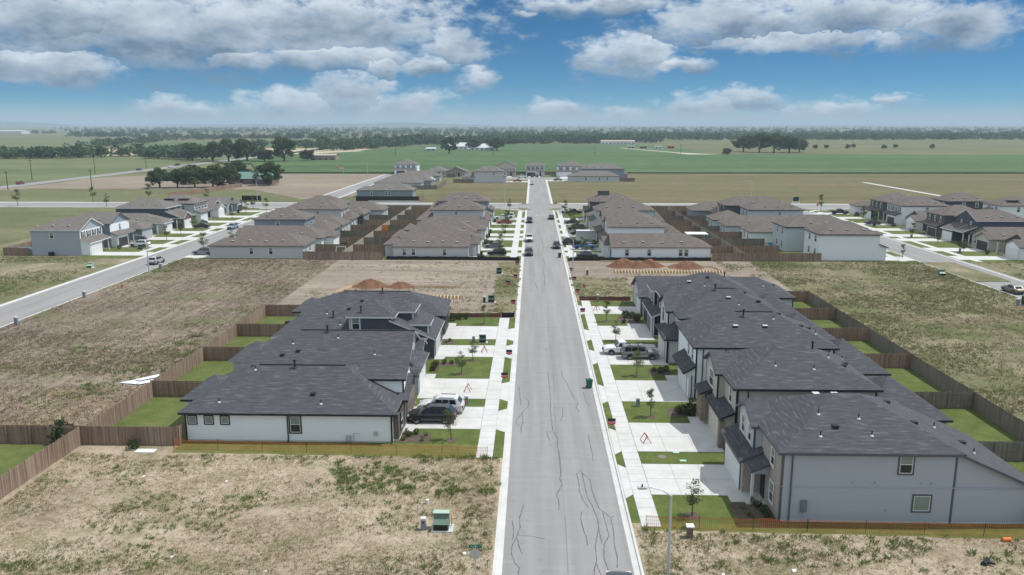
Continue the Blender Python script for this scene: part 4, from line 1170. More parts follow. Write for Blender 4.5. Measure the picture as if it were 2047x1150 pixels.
def two_storey(label, group, fx, y0, W, D2, D, dirn, wall, front='h', roof=RF_BROWN, trim=M_TTRIM, gar='n', garcol=None, rot=None, fwall=None, nwin=(5, 9), shutters=False, d0=1.6, gtrim=None, awall=None, nfront=4):
    h = House('house', label, fx, y0, dirn, roof, trim, group, rot)
    w = sid(wall); y1 = y0 + W
    h.block(d0, D2, y0, y1, 0, 5.78, 'x', ('h' if front != 'g' else 'g') + 'h', .44, w, .42)
    if D > D2 + 1: h.block(D2 - .3, D, y0 + .15, y1 - .15, 0, 2.95, 'x', 'hh', .44, w, .4)
    ga, gb = (y0 + .05, y0 + W * .56) if gar == 'n' else (y1 - W * .56, y1 - .05)
    fwm = sid(fwall) if fwall else w
    fc = h.front()
    h.block(0.0, d0 + .05, ga, gb, 0, 2.95, 'F', None, .4, fwm, .36)
    py0, py1 = (gb, y1 - .1) if gar == 'n' else (y0 + .1, ga)
    h.block(.3, d0 + .05, py0, py1, 2.6, 2.95, 'F', None, .4, fwm, .3)
    h.post(h.X(.6), (py1 - .25) if gar == 'n' else (py0 + .25), 2.75)
    h.garage(0.0, (ga + gb) / 2, min(4.8, gb - ga - .7), garcol, gtrim or M_WTRIM)
    h.door(fc, h.X(d0), (py0 + py1) / 2)
    if fwall:
        xw = h.X(d0); h.panel('front_cladding', min(xw, xw + dirn * .03), max(xw, xw + dirn * .03), y0 + .02, y1 - .02, 3.2, 5.55, sid(fwall))
    for i in range(nfront):
        h.win(fc, h.X(d0) + dirn * (.035 if fwall else 0), y0 + W * (i + .6) / (nfront + .2), 3.85, .75, 1.35, gtrim or M_WTRIM, .08, shutters)
    for d in nwin: h.win('-y', h.X(d), y0, 3.9, .85, 1.35, M_WTRIM, .09)
    rc = h.rear()
    for q in (.25, .65):
        h.win(rc, h.X(D2), y0 + W * q, 3.85, 1.1, 1.35, M_WTRIM, .08)
        h.win(rc, h.X(D), y0 + W * q, .9, 1.1, 1.4, M_WTRIM, .08)
    for i in range(3): h.vent('cap', h.X(d0 + 3 + i * 3.6), y0 + 1.3)
    return h

GML = 'brown-roofed houses on the left of the main street'
GMR = 'brown-roofed houses on the right of the main street'
GEL = 'brown-roofed houses backing onto the left block fences'
GWS = 'houses on the far side of the left street'
GER = 'brown-roofed houses backing onto the right block fences'
GRE = 'houses on the far side of the right street'
GNO = 'houses beyond the cross road'
fx = -12.2
one_storey('light grey brown-roofed house first beyond the graded soil, left of the main street', GML, fx, 172.0, 9.7, 18.2, 1, 'ltgrey', 'g', gar='f', nwin=(7, 13.8, 15.8), rear=2.4, proj=1.8)
one_storey('second brown-roofed house left of the main street, single-storey with hipped garage', GML, fx, 184.4, 9.6, 18.6, 1, 'ltblue', 'h', gar='n', rear=2.4)
one_storey('third brown-roofed house left of the main street, single-storey and hipped', GML, fx, 196.8, 9.6, 18.2, 1, 'ltgrey', 'h', gar='f', rear=2.2)
one_storey('fourth brown-roofed house left of the main street, low with front gable', GML, fx, 208.8, 9.6, 18.2, 1, 'beige', 'g', gar='n')
two_storey('fifth house left of the main street, pale blue-grey two-storey', GML, fx, 220.6, 9.6, 15.4, 20, 1, 'ltblue', 'h', nwin=(9,))
one_storey('sixth house left of the main street, low roof between two taller ones', GML, fx, 233.2, 9.6, 18.2, 1, 'grey', 'h')
two_storey('seventh house left of the main street, two-storey nearest the crossing', GML, fx, 246.0, 9.6, 17.0, 20, 1, 'blue', 'h', trim=M_TTRIM)
fx = 15.9
one_storey('white brown-roofed house first beyond the red soil heaps, right of the main street', GMR, fx, 172.4, 9.7, 22.6, -1, 'white', 'g', gar='f', nwin=(4.6, 9.4, 16.2, 17.4), proj=1.4)
two_storey('white-sided two-storey house second on the right of the main street', GMR, fx, 184.4, 9.6, 14.4, 20, -1, 'white', 'g', gar='n', nwin=())
two_storey('grey two-storey house third on the right of the main street with drab front', GMR, fx, 196.8, 9.4, 14.0, 20, -1, 'mid', 'g', gar='n')
one_storey('fourth brown-roofed house right of the main street, low', GMR, fx, 208.8, 9.6, 19, -1, 'ltgrey', 'h')
two_storey('fifth house right of the main street, white two-storey with two upper windows', GMR, fx, 220.4, 9.6, 17.4, 20, -1, 'ltblue', 'h', nwin=(6, 9.5))
one_storey('sixth house right of the main street, low roof', GMR, fx, 233.0, 9.6, 19, -1, 'grey', 'h')
h = two_storey('seventh house right of the main street, dark grey two-storey with dark roof box', GMR, fx, 245.6, 9.6, 15.4, 20, -1, 'char', 'h')
plain('solar_cells', (0.02, 0.025, 0.05), 0.25, 0.6); h.panel('roof_housing', 20.2, 23.6, 249.0, 251.4, 7.0, 8.75, sid('char'))

fx = -71.0
one_storey('light grey single-storey house with two side windows behind the mown stubble lot', GEL, fx, 172.4, 9.7, 20.6, -1, 'ltgrey', 'h', gar='n', nwin=(9.2, 13.5))
one_storey('second house from the stubble lot backing onto the left fences, low and long', GEL, fx, 184.4, 9.7, 21.6, -1, 'white', 'g', gar='f', rear=2.0)
two_storey('blue-grey two-storey house third from the stubble lot, left block', GEL, fx, 197.0, 9.7, 14.2, 20.5, -1, 'blue', 'h', nwin=(7.5,))
one_storey('fourth house from the stubble lot, left block, low with grey side wall', GEL, fx, 209.2, 9.6, 20.6, -1, 'ltgrey', 'h')
two_storey('fifth house from the stubble lot, left block, pale two-storey', GEL, fx, 221.4, 9.6, 17.6, 20.4, -1, 'ltgrey', 'h', nwin=(11,))
two_storey('sixth house from the stubble lot, left block, two-storey', GEL, fx, 234.0, 9.6, 15.0, 21, -1, 'blue', 'h')
one_storey('seventh house from the stubble lot, left block, low with white back wall', GEL, fx, 246.4, 9.6, 24.4, -1, 'ltblue', 'h')

fx = -99.2
h = two_storey('grey two-storey house with white shuttered gable front at the far left', GWS, fx, 175.0, 9.4, 13.2, 13.2, 1, 'grey', 'g', gar='n', fwall='white', shutters=True, trim=M_WTRIM, nwin=(8.4,), d0=2.0, roof=RF_GREY)
h.panel('air_conditioner', -108.2, -107.3, 174.0, 174.8, 0, .9, M_BLACK)
two_storey('blue-grey two-storey house with dark gable and dark garage door, second on the left street', GWS, fx, 187.2, 9.2, 14.0, 18, 1, 'blue', 'g', gar='n', fwall='white', garcol=DGAR, roof=RF_GREY, nfront=1, nwin=())
one_storey('third house on the left street, low blue-grey with hipped garage', GWS, fx, 199.6, 9.4, 18, 1, 'blue', 'h', gar='n', gtrim=M_WTRIM, roof=RF_GREY, gable_wall='blue', garcol=plain('bluegrey_door_paint', (0.4, 0.42, 0.45), .5))
one_storey('fourth house on the left street, low with broad white garage', GWS, fx, 211.8, 9.0, 18, 1, 'blue', 'h', gar='n', roof=RF_GREY, trim=M_WTRIM, gable_wall='ltgrey')
h = two_storey('slate two-storey house with red-brick garage gable on the left street', GWS, fx, 223.0, 9.6, 18.6, 18.6, 1, 'slate', 'h', gar='n', trim=M_WTRIM, roof=RF_GREY, d0=4.5, nfront=2, nwin=())
h.block(-.4, 5.5, 223.1, 228.6, 0, 2.9, 'x', 'gh', .55, M_BRICKR, .3)
h.garage(-.4, 225.8, 4.4)
h = two_storey('pale two-storey house with shutters and roof panels on the left street', GWS, fx, 236.0, 9.4, 14.4, 18, 1, 'ltblue', 'h', fwall='white', shutters=True, trim=M_DTRIM, roof=RF_GREY)
for i in range(2): h.panel('solar_panel', -110.6 + i * 4.4, -107.4 + i * 4.4, 237.2, 239.6, 7.0, 7.1, MATS['solar_cells'])
one_storey('slate low house with white gabled garage near the left junction', GWS, fx, 249.6, 9.2, 18, 1, 'slate', 'g', gar='n', roof=RF_GREY, trim=M_WTRIM, gable_wall='white')
one_storey('blue-grey low house with dark gable at the left junction', GWS, fx, 262.0, 9.2, 18, 1, 'blue', 'g', gar='f', roof=RF_GREY, garcol=DGAR, gable_wall='blue')

fx = 76.2
two_storey('big pale blue-white two-storey house at the end of the board fence, right block', GER, fx, 172.6, 9.8, 14.4, 14.4, 1, 'white', 'h', trim=M_DTRIM, nwin=())
two_storey('second house of the right block row, pale two-storey with back windows', GER, fx, 185.2, 9.6, 17.8, 17.8, 1, 'ltblue', 'h', trim=M_DTRIM, nwin=())
one_storey('third house of the right block row, low with white back wall', GER, fx, 197.8, 9.6, 22.4, 1, 'white', 'g', rear=0)
one_storey('fourth house of the right block row, low roof', GER, fx, 210.2, 9.6, 25.4, 1, 'ltblue', 'h')
two_storey('fifth house of the right block row, pale blue two-storey with low back wing', GER, fx, 222.6, 9.6, 16.4, 26.0, 1, 'ltblue', 'h', trim=M_DTRIM, nwin=(8,))
two_storey('sixth house of the right block row, slate two-storey', GER, fx, 235.2, 9.6, 20.0, 22.0, 1, 'slate', 'h', nwin=())
one_storey('seventh house of the right block row, low and hipped near the crossing', GER, fx, 247.8, 9.6, 27.0, 1, 'blue', 'h')

fx = 105.4
one_storey('white low house with gabled garage at the right edge of the picture', GRE, fx, 174.0, 9.4, 18, -1, 'char', 'g', gar='n', gable_wall='white', gtrim=M_WTRIM)
h = one_storey('beige low house with gable and dark garage door on the right street', GRE, fx, 186.0, 9.6, 18, -1, 'beige', 'g', gar='n', garcol=DGAR, proj=1.2)
two_storey('slate two-storey house with white garage, third on the right street', GRE, fx, 198.2, 9.6, 16, 19, -1, 'slate', 'g', gar='f', trim=M_WTRIM, shutters=True, nfront=2, d0=3.4, nwin=())
two_storey('dark grey two-storey house with charcoal garage door on the right street', GRE, fx, 210.4, 9.4, 13, 18, -1, 'char', 'h', gar='n', garcol=DGAR, nfront=3, shutters=True, nwin=())
one_storey('white gabled low house between taller ones on the right street', GRE, fx, 222.6, 9.4, 17, -1, 'char', 'g', gar='n', gable_wall='white')
two_storey('white two-storey house with shutters and black garage door on the right street', GRE, fx, 235.0, 9.6, 15, 19, -1, 'white', 'h', gar='n', garcol=DGAR, shutters=True, trim=M_DTRIM, nwin=(9,))
two_storey('charcoal two-storey house with porch, seventh on the right street', GRE, fx, 247.4, 9.4, 13, 18, -1, 'char', 'h', gar='f', nfront=3, shutters=True, nwin=())
one_storey('low white house at the right junction beside the black pickup', GRE, fx, 259.4, 9.4, 17, -1, 'white', 'h', gar='f')
GFR = 'two-storey houses behind the right street'
two_storey('slate-blue two-storey house at the far right behind the right street', GFR, 141.6, 250.0, 9.6, 14, 16, 1, 'slate', 'h', nwin=(5, 9))
h = two_storey('white two-storey house with roof panels at the far right edge', GFR, 150.0, 236.0, 9.6, 14, 16, 1, 'white', 'h', nwin=(4, 9))
h.panel('solar_panel', 138.4, 142.0, 237.2, 239.0, 7.05, 7.15, MATS['solar_cells'])

# ---- beyond the cross road
one_storey('long grey low house behind the dark-stained fence beyond the cross road', GNO, -71.0, 322.0, 10.5, 22.5, -1, 'blue', 'h', roof=RF_GREY, nwin=(6, 12, 13.2))
one_storey('low house second beyond the cross road on the far left street', GNO, -72.0, 364.0, 10, 21, -1, 'ltgrey', 'h', roof=RF_GREY)
one_storey('low house third beyond the cross road on the far left street', GNO, -72.0, 378.0, 10, 24, -1, 'blue', 'h', roof=RF_GREY)
one_storey('low house fourth beyond the cross road on the far left street', GNO, -72.0, 394.0, 10, 22, -1, 'ltgrey', 'h', roof=RF_GREY)
one_storey('low house fifth beyond the cross road on the far left street', GNO, -72.0, 412.0, 10, 24, -1, 'grey', 'h', roof=RF_GREY)
two_storey('tall white house with dark shuttered windows standing by the crop field on the left', GNO, 0, 0, 13.0, 13, 15, 1, 'white', 'h', roof=RF_GREY, shutters=True, rot=((-81.0, 470.0, 0), -pi / 2), garcol=DGAR)
one_storey('taupe low house beside the tall white house at the crop field', GNO, 0, 0, 11.0, 16, 1, 'ltgrey', 'h', roof=RF_GREY, rot=((-60.0, 452.0, 0), -pi / 2))
one_storey('taupe low house with gabled garage facing the meadow', GNO, 0, 0, 11.5, 16, 1, 'taupe', 'g', roof=RF_GREY, rot=((-48.5, 446.0, 0), -pi / 2), garcol=plain('brown_garage_paint', (.18, .15, .13), .5))
two_storey('pale grey two-storey house left of the turning head', GNO, -13.6, 404.0, 10.5, 16, 22, 1, 'ltgrey', 'h', roof=RF_GREY, nwin=(6,))
two_storey('beige gabled two-storey house facing the turning head', GNO, 0, 0, 11.0, 12, 14, 1, 'beige', 'g', roof=RF_GREY, rot=((-21.0, 456.0, 0), -pi / 2), nfront=2, garcol=plain('brown_garage_paint', (.18, .15, .13), .5))
two_storey('white two-storey house with black garage facing the turning head', GNO, 0, 0, 10.5, 12, 14, 1, 'white', 'h', roof=RF_GREY, rot=((-4.0, 456.0, 0), -pi / 2), shutters=True, garcol=DGAR)
two_storey('white and charcoal gabled two-storey house right of the turning head', GNO, 0, 0, 15.0, 14, 16, 1, 'white', 'h', roof=RF_GREY, rot=((13.5, 452.0, 0), -pi / 2), shutters=True, trim=M_DTRIM)
one_storey('pale low house with three windows right of the turning head', GNO, 18.0, 413.0, 10.5, 26, -1, 'ltblue', 'h', roof=RF_GREY, nwin=(9, 16, 20))
two_storey('blue-grey two-storey house behind the low house right of the turning head', GNO, 24.0, 428.0, 10.5, 24, 26, -1, 'blue', 'h', roof=RF_GREY, nwin=())

# drives and paths of the further rows: plain slabs
def far_drives(x0, x1, ys, ap=None):
    for a, b in ys: sheet('driveway', rect(x0, x1, a, b), 0.042, M_CONC)
far_drives(-12.2, MAIN[0], [(176.9, 181.5), (185, 190), (201.5, 206.2), (209.4, 214.2), (221, 226), (233.6, 238.8), (246.4, 251.4)])
far_drives(MAIN[1], 15.9, [(177, 182), (184.8, 189.8), (197.2, 202.2), (209.2, 214.2), (220.8, 225.8), (233.4, 238.4), (246, 251)])
far_drives(-99.2, LEFT[0], [(175.4, 180.4), (187.6, 192.6), (200.0, 205.0), (212.2, 217.2), (223.4, 228.4), (236.4, 241.4), (250, 255), (266, 271)])
far_drives(LEFT[1], -71.0, [(172.8, 178), (189, 194), (197.4, 202.6), (209.6, 214.6), (221.8, 226.8)])
far_drives(76.2, RIGHT[0], [(173, 178.2), (185.6, 190.6), (198.2, 203.2), (210.6, 215.6), (223, 228)])
far_drives(RIGHT[1], 105.4, [(174.4, 179.4), (186.4, 191.6), (202.6, 207.6), (210.8, 215.8), (223, 228), (235.4, 240.6), (251.6, 256.4), (263.6, 268.6)])
sheet('driveway', rect(-20, -12, 446, 456), 0.07, M_CONC)
sheet('driveway', rect(-2.5, 4, 446, 456), 0.07, M_CONC)
sheet('driveway', rect(15, 21, 436, 452), 0.07, M_CONC)
sheet('driveway', rect(-13.4, -2.5, 408, 416), 0.06, M_CONC)
sheet('driveway', rect(7.5, 18, 416, 423), 0.06, M_CONC)

# ------------------------------------------------------------------ fences
PK = {}
def picket_mesh(h, mat, w=0.14):
    k = (h, mat.name)
    if k not in PK:
        m = MB(); b = .025
        prof = [(-w / 2, 0), (w / 2, 0), (w / 2, h - b), (w / 2 - b, h), (-w / 2 + b, h), (-w / 2, h - b)]
        t = .009
        m.poly([(x, -t, z) for x, z in prof]); m.poly([(x, t, z) for x, z in reversed(prof)])
        for i in range(6):
            a, b2 = prof[i], prof[(i + 1) % 6]
            m.poly([(a[0], -t, a[1]), (a[0], t, a[1]), (b2[0], t, b2[1]), (b2[0], -t, b2[1])])
        PK[k] = m.mesh('picket', mat)
    return PK[k]
POSTM = {}
def fence(label, x0, y0, x1, y1, mat=M_CEDAR, h=1.83, single=False, group='board fences around the back yards', rail_side=1):
    """board fence; boards on one face, rails and posts on the other (rail_side)"""
    L = hypot(x1 - x0, y1 - y0); ux, uy = (x1 - x0) / L, (y1 - y0) / L
    e = empty('board_fence', (x0, y0, 0), atan2(uy, ux)); tag(e, label, 'fence', group)
    s = rail_side
    r = MB()
    for z in (.28, .95, 1.62): r.box(0, L, min(s * .012, s * .05), max(s * .012, s * .05), z - .045, z + .045)
    rails = r
    for z in (.28, .95, 1.62):
        q = MB(); q.box(0, L, min(s * .012, s * .05), max(s * .012, s * .05), z - .045, z + .045); q.build('rail', mat, e)
    n = max(1, round(L / 2.44))
    k = mat.name + str(h)
    if k not in POSTM:
        p = MB(); p.box(-.05, .05, -.05, .05, -.05, h + .04); POSTM[k] = p.mesh('post', mat)
    for i in range(n + 1): link('post', POSTM[k], e, (L * i / n, s * .1, 0))
    np_ = int(L / .146)
    if single:
        me = picket_mesh(h, mat)
        for i in range(np_):
            o = link('picket', me, e, (L * (i + .5) / np_, 0, RND.uniform(-.015, .02)))
            o.rotation_euler = (RND.uniform(-.012, .012), 0, RND.uniform(-.03, .03))
    else:
        m = MB(); w = L / np_
        for i in range(np_):
            z = h + RND.uniform(-.03, .02); a = i * w + .003; b = (i + 1) * w - .003; t = RND.uniform(-.006, .006)
            m.box(a, b, -.01 + t, .008 + t, 0, z, 0, False)
        tag(m.build('picket_row', mat, e), kind='stuff')
    return e
FL = 'back-yard fence of the left row: '
fence('sunlit board fence running from the left picture edge beside the bright green lawn', -42.4, 40.0, -41.5, 68.4, M_CEDAR, single=True, rail_side=1)
fence('board fence facing the camera between the corner lawn and the white house', -41.5, 68.4, -32.4, 68.4, M_CEDAR, single=True, rail_side=1)
fence('shaded fence behind the bright green lawn at the left picture edge', -60, 68.5, -41.6, 68.5, M_CEDAR2, rail_side=-1)
fence('short gate fence between white house corner and orange netting', -32.4, 68.42, -32.3, 69.55, M_CEDAR, single=True, rail_side=1)
for a, b, w in ((68.5, 81.7, 'white house'), (81.7, 95.2, 'pale blue-grey house'), (95.2, 106.9, 'slate-blue house'), (106.9, 118.9, 'fourth left house')):
    fence('sunlit fence along the stubble lot behind the ' + w, -41.1, a, -41.0, b, M_CEDAR, single=(a < 70), rail_side=1)
for y, w in ((81.7, 'white house and pale blue-grey house'), (95.2, 'pale blue-grey house and slate-blue house'), (106.9, 'slate-blue house and fourth left house')):
    fence('shaded cross fence between yards of ' + w, -41.0, y, -32.6, y, M_CEDAR2, rail_side=-1)
fence('shaded cross fence closing the fourth left yard against the graded soil', -41.0, 118.9, -32.2, 118.9, M_CEDAR2, rail_side=-1)
RW = ['big grey house', 'beige house', 'white lean-to house', 'light grey house', 'near-black house', 'front-gabled house']
RY = [54.2, 66.9, 80.2, 94.3, 106.7, 118.7, 131.3]
for i in range(6):
    fence('long fence against the grassy lot behind the ' + RW[i] + ', right side', 45.9, RY[i], 45.8, RY[i + 1], M_GREYWOOD, rail_side=-1)
for i in range(1, 6):
    fence('cross fence with rails between yards of ' + RW[i - 1] + ' and ' + RW[i], 37.9, RY[i], 45.8, RY[i], M_GREYWOOD if i < 3 else M_CEDAR2, rail_side=-1)
fence('cross fence closing the front-gabled house yard against the lot', 40.6, 131.3, 45.8, 131.3, M_CEDAR2, rail_side=-1)
fence('tan gate fence at the corner of the big grey house, right picture edge', 36.9, 54.35, 36.95, 55.38, M_CEDAR, single=True)
fence('board fence from the big grey house corner out of the picture', 37.0, 54.3, 45.8, 54.2, M_CEDAR, rail_side=1)
# middle block
fence('reddish fence facing the graded soil, left of the light grey house', -50.0, 171.0, -32.6, 171.0, M_CEDAR, rail_side=1)
fence('reddish panel fence facing the grassy lot beside the white brown-roofed house', 38.8, 171.2, 62.0, 171.4, M_CEDAR, rail_side=1)
MY = [171.2, 181.8, 193.6, 206.0, 218.0, 230.2, 242.8, 257.8, 272.0]
ORD = ['first', 'second', 'third', 'fourth', 'fifth', 'sixth', 'seventh', 'eighth', 'ninth', 'tenth']
for i in range(8):
    for x, xa, xb, sd, ea, eb in ((-41.4, -50.0, -31.0, 'left', -41.4, -41.4), (45.6, 36.5, 56.0, 'right', 45.6, 45.6)):
        fence(f'{ORD[i]} bay of the long dividing fence in the {sd} middle block, from the camera', x, MY[i], x, MY[i + 1], M_SUNLIT, rail_side=1)
        if i > 0:
            fence(f'{ORD[i - 1]} cross fence west of the dividing fence, {sd} middle block', xa if sd == 'left' else 36.6, MY[i], x, MY[i], M_CEDAR2 if (i % 3) else M_GREYWOOD, rail_side=-1)
            fence(f'{ORD[i - 1]} cross fence east of the dividing fence, {sd} middle block', x, MY[i], xb if sd == 'right' else -31.0, MY[i], M_CEDAR2 if (i % 2) else M_GREYWOOD, rail_side=-1)
for x0, x1, w in ((-58.0, -41.4, 'left block, west half'), (-41.4, -14.0, 'left block, east half'), (17, 45.6, 'right block, west half'), (45.6, 74, 'right block, east half')):
    fence('reddish fence along the cross road closing the ' + w, x0, 272.6, x1, 272.6, M_CEDAR, rail_side=-1)
fence('fence behind the grey far-left house beside the blue pool', -118.5, 174.6, -112.9, 174.6, M_CEDAR2, rail_side=1)
fence('side fence of the pool yard at the far left', -118.5, 184.6, -112.9, 184.6, M_CEDAR2, rail_side=-1)
fence('back fence of the pool yard at the far left edge', -118.6, 174.6, -118.6, 186, M_CEDAR2, rail_side=1)
# beyond the cross road
fence('dark-stained fence in front of the long grey low house', -67.5, 304.4, -43.4, 304.4, M_DARKWOOD, 2.0, group='fences beyond the cross road')
fence('end run of the dark-stained fence beside the meadow', -43.4, 304.4, -43.2, 318, M_CEDAR2, 2.0, group='fences beyond the cross road')
fence('grey fence along the meadow behind the far left low houses', -43.2, 361.5, -43.0, 398, M_GREYWOOD, 1.9, group='fences beyond the cross road')
fence('grey cross fence facing the camera beyond the meadow', -55.0, 361.5, -43.2, 361.5, M_GREYWOOD, 1.9, group='fences beyond the cross road')
fence('dark fence left of the pale grey two-storey house', -40.0, 404.0, -29.8, 404.0, M_GREYWOOD, 1.9, group='fences beyond the cross road')
fence('fence behind the turning head between two-storey houses', -10, 470, 30, 470, M_GREYWOOD, 1.9, group='fences beyond the cross road')
fence('fence right of the pale low house near the turning head', 44.5, 414.0, 52.0, 414.0, M_GREYWOOD, 1.9, group='fences beyond the cross road')
fence('dark entry fence at the end of the left street', -112, 306, -104.6, 306, M_DARKWOOD, 2.0, group='fences beyond the cross road')
fence('brown field fence curving toward the oak grove', -146, 318, -136.5, 374, M_CEDAR2, 2.0, group='fences beyond the cross road')
def wall_cap(x0, x1, y):
    m = MB(); m.box(x0, x1, y - .25, y + .25, 0, .5); m.box(x0, x1, y - .32, y + .32, .5, .62)
    tag(m.build('retaining_wall', M_CONC), 'low pale retaining wall below the dark-stained fence', 'wall')
wall_cap(-62, -43, 300.6)

# ------------------------------------------------------------------ construction netting and silt fence
def netting(label, pts, h, mat, stakes=4.0, cell=0.07, stake_mat=None, solid=False, group='site barrier fences'):
    e = empty('barrier_fence', (pts[0][0], pts[0][1], 0)); tag(e, label, 'barrier', group)
    ox, oy = pts[0]
    m = MB()
    for a, b in zip(pts, pts[1:]):
        L = hypot(b[0] - a[0], b[1] - a[1]); n = max(2, int(L / 0.5))
        ux, uy = (b[0] - a[0]) / L, (b[1] - a[1]) / L
        def top(s): return h - .07 * abs(sin(pi * s / stakes)) + .02 * sin(s * 5.1)
        def bul(s): return .05 * sin(s * 2.3) + .03 * sin(s * 6.1)
        if solid:
            for i in range(n):
                s0, s1 = L * i / n, L * (i + 1) / n
                q = []
                for s, z in ((s0, 0), (s1, 0), (s1, top(s1)), (s0, top(s0))):
                    q.append((a[0] - ox + ux * s - uy * bul(s) * z, a[1] - oy + uy * s + ux * bul(s) * z, z))
                m.poly(q)
        else:
            k = int(L / (cell * 2))
            for i in range(k):
                s = L * (i + .5) / k
                for ds, w in ((0, .012),):
                    s0, s1 = s - w, s + w
                    z1 = top(s)
                    m.poly([(a[0] - ox + ux * s0, a[1] - oy + uy * s0, 0), (a[0] - ox + ux * s1, a[1] - oy + uy * s1, 0),
                            (a[0] - ox + ux * s1 - uy * bul(s), a[1] - oy + uy * s1 + ux * bul(s), z1), (a[0] - ox + ux * s0 - uy * bul(s), a[1] - oy + uy * s0 + ux * bul(s), z1)])
            for f in (.02, .33, .62, .84, .9, .97):
                for i in range(n):
                    s0, s1 = L * i / n, L * (i + 1) / n
                    q = []
                    for s, dz in ((s0, 0), (s1, 0), (s1, .016), (s0, .016)):
                        z = top(s) * f + dz
                        q.append((a[0] - ox + ux * s - uy * bul(s) * f, a[1] - oy + uy * s + ux * bul(s) * f, z))
                    m.poly(q)
    m.build('net' if not solid else 'fabric', mat, e)
    sm = MB(); sm.box(-.012, .012, -.012, .012, 0, h + .08); sme = sm.mesh('stake', stake_mat or M_BLACK)
    for a, b in zip(pts, pts[1:]):
        L = hypot(b[0] - a[0], b[1] - a[1]); n = max(1, round(L / stakes))
        for i in range(n + 1):
            o = link('stake', sme, e, (a[0] - ox + (b[0] - a[0]) * i / n, a[1] - oy + (b[1] - a[1]) * i / n - .03, 0))
            o.rotation_euler = (RND.uniform(-.06, .06), RND.uniform(-.05, .05), 0)
    return e
M_NET = plain('orange_net', (0.66, 0.19, 0.06), 0.6)
M_NETR = plain('faded_orange_net', (0.64, 0.18, 0.07), 0.6)
M_SILT = plain('black_silt_fabric', (0.014, 0.014, 0.015), 0.7)
M_SILTR = plain('rust_silt_fabric', (0.17, 0.07, 0.05), 0.7)
netting('orange safety netting along the side of the white house', [(-32.6, 69.3), (-32.5, 67.6), (-3.9, 66.6)], .98, M_NET, 4.2)
netting('orange safety netting along the side of the big grey house', [(8.4, 54.2), (20, 53.9), (36.6, 53.5), (45, 52.8)], .98, M_NETR, 4.2)
netting('rust-red silt fence between graded soil and fourth left house', [(-12.6, 118.7), (-4.8, 118.9)], .75, M_SILTR, 2.5, solid=True)
netting('black silt fence end beside the kerb on the left', [(-4.7, 118.9), (-2.8, 119.0), (-2.75, 120.4)], .8, M_SILT, 1.5, solid=True)
netting('rust-red silt fence between grassy lot and front-gabled house', [(7.9, 131.4), (16.4, 131.2)], .75, M_SILTR, 2.5, solid=True)
netting('black silt fence in front of the light grey brown-roofed house', [(-31.8, 171.5), (-12, 171.3), (-3.2, 171.0), (-2.8, 169.5)], .8, M_SILT, 3, solid=True)
netting('black silt fence in front of the white brown-roofed house', [(7.6, 169.6), (8.2, 171.0), (20, 171.3), (38.6, 171.6)], .8, M_SILT, 3, solid=True)

# ------------------------------------------------------------------ soil heaps and foundation forms
def heap(label, cx, cy, rx, ry, hh, peaks, seed):
    r = random.Random(seed)
    n, k = 30, 12
    V = []; F = []
    ph = [r.uniform(0, 6.28) for _ in range(8)]
    def H(x, y):
        v = 0
        for (px, py, s, a) in peaks:
            d = min(1, hypot((x - px) / s, (y - py) / s) * (1 + .12 * sin(5 * atan2(y - py, x - px) + px * 9))); v = max(v, a * (.5 + .5 * cos(pi * d)) ** .8)
        v *= 1 + .12 * sin(x * 9 + ph[0]) * sin(y * 8 + ph[1]) + .08 * sin(x * 23 + ph[2]) * sin(y * 21 + ph[3])
        return v
    N = 44; m = MB((cx, cy, 0))
    P = [[None] * (N + 1) for _ in range(N + 1)]
    for i in range(N + 1):
        for j in range(N + 1):
            x, y = -1 + 2 * i / N, -1 + 2 * j / N
            P[i][j] = (cx + x * rx + r.uniform(-.04, .04), cy + y * ry + r.uniform(-.04, .04), H(x, y) * hh + (r.uniform(0, .07) if H(x, y) > 0.02 else 0) - .01)
    for i in range(N):
        for j in range(N):
            q = [P[i][j], P[i + 1][j], P[i + 1][j + 1], P[i][j + 1]]
            if max(a[2] for a in q) > .015: m.poly(q)
    tag(m.build('soil_heap', M_REDSOIL, smooth=False), label, 'soil heap', 'red soil heaps')
heap('long twin-peaked red soil heap before the white brown-roofed house', 21.5, 163.6, 6.3, 3.6, 1.9, [(-.45, 0, .55, .95), (.02, -.1, .5, .66), (.45, .1, .5, .8)], 3)
heap('smaller red soil heap to the right of the twin-peaked heap', 31.2, 163.2, 3.8, 3.0, 1.4, [(.1, 0, .95, .9), (-.4, .1, .5, .5)], 5)
heap('red soil heap behind the roof ridge of the fourth left house', -29.6, 142.5, 3.6, 3.2, 1.25, [(0, 0, .95, .95)], 8)
heap('low red soil heap right of the one behind the roof ridge', -24.0, 142.0, 3.0, 2.2, .9, [(0, 0, .95, .95)], 9)

def formwork(label, pts, z1=.45, brace=0.62, side=-1):
    e = empty('foundation_form', (pts[0][0], pts[0][1], 0)); tag(e, label, 'formwork', 'timber foundation forms')
    ox, oy = pts[0]
    for a, b in zip(pts, pts[1:]):
        L = hypot(b[0] - a[0], b[1] - a[1]); ux, uy = (b[0] - a[0]) / L, (b[1] - a[1]) / L
        nx, ny = uy * side, -ux * side
        m = MB(); m.bar((a[0] - ox, a[1] - oy, z1 / 2), (b[0] - ox, b[1] - oy, z1 / 2), .05, z1); m.build('form_board', M_PINE, e)
        if brace:
            for i in range(int(L / brace)):
                s = (i + .5) * brace
                x, y = a[0] - ox + ux * s, a[1] - oy + uy * s
                q = MB()
                q.bar((x, y, z1 + .08), (x + nx * 1.05, y + ny * 1.05, .05), .14, .09)
                q.bar((x + nx * .9, y + ny * .9, 0), (x + nx * .9, y + ny * .9, .3), .05, .05)
                q.build('brace', M_PINE, e)
formwork('pale timber form with a long row of braces below the red soil heaps', [(16.2, 157.0), (38.0, 157.4)], .5, .62, 1)
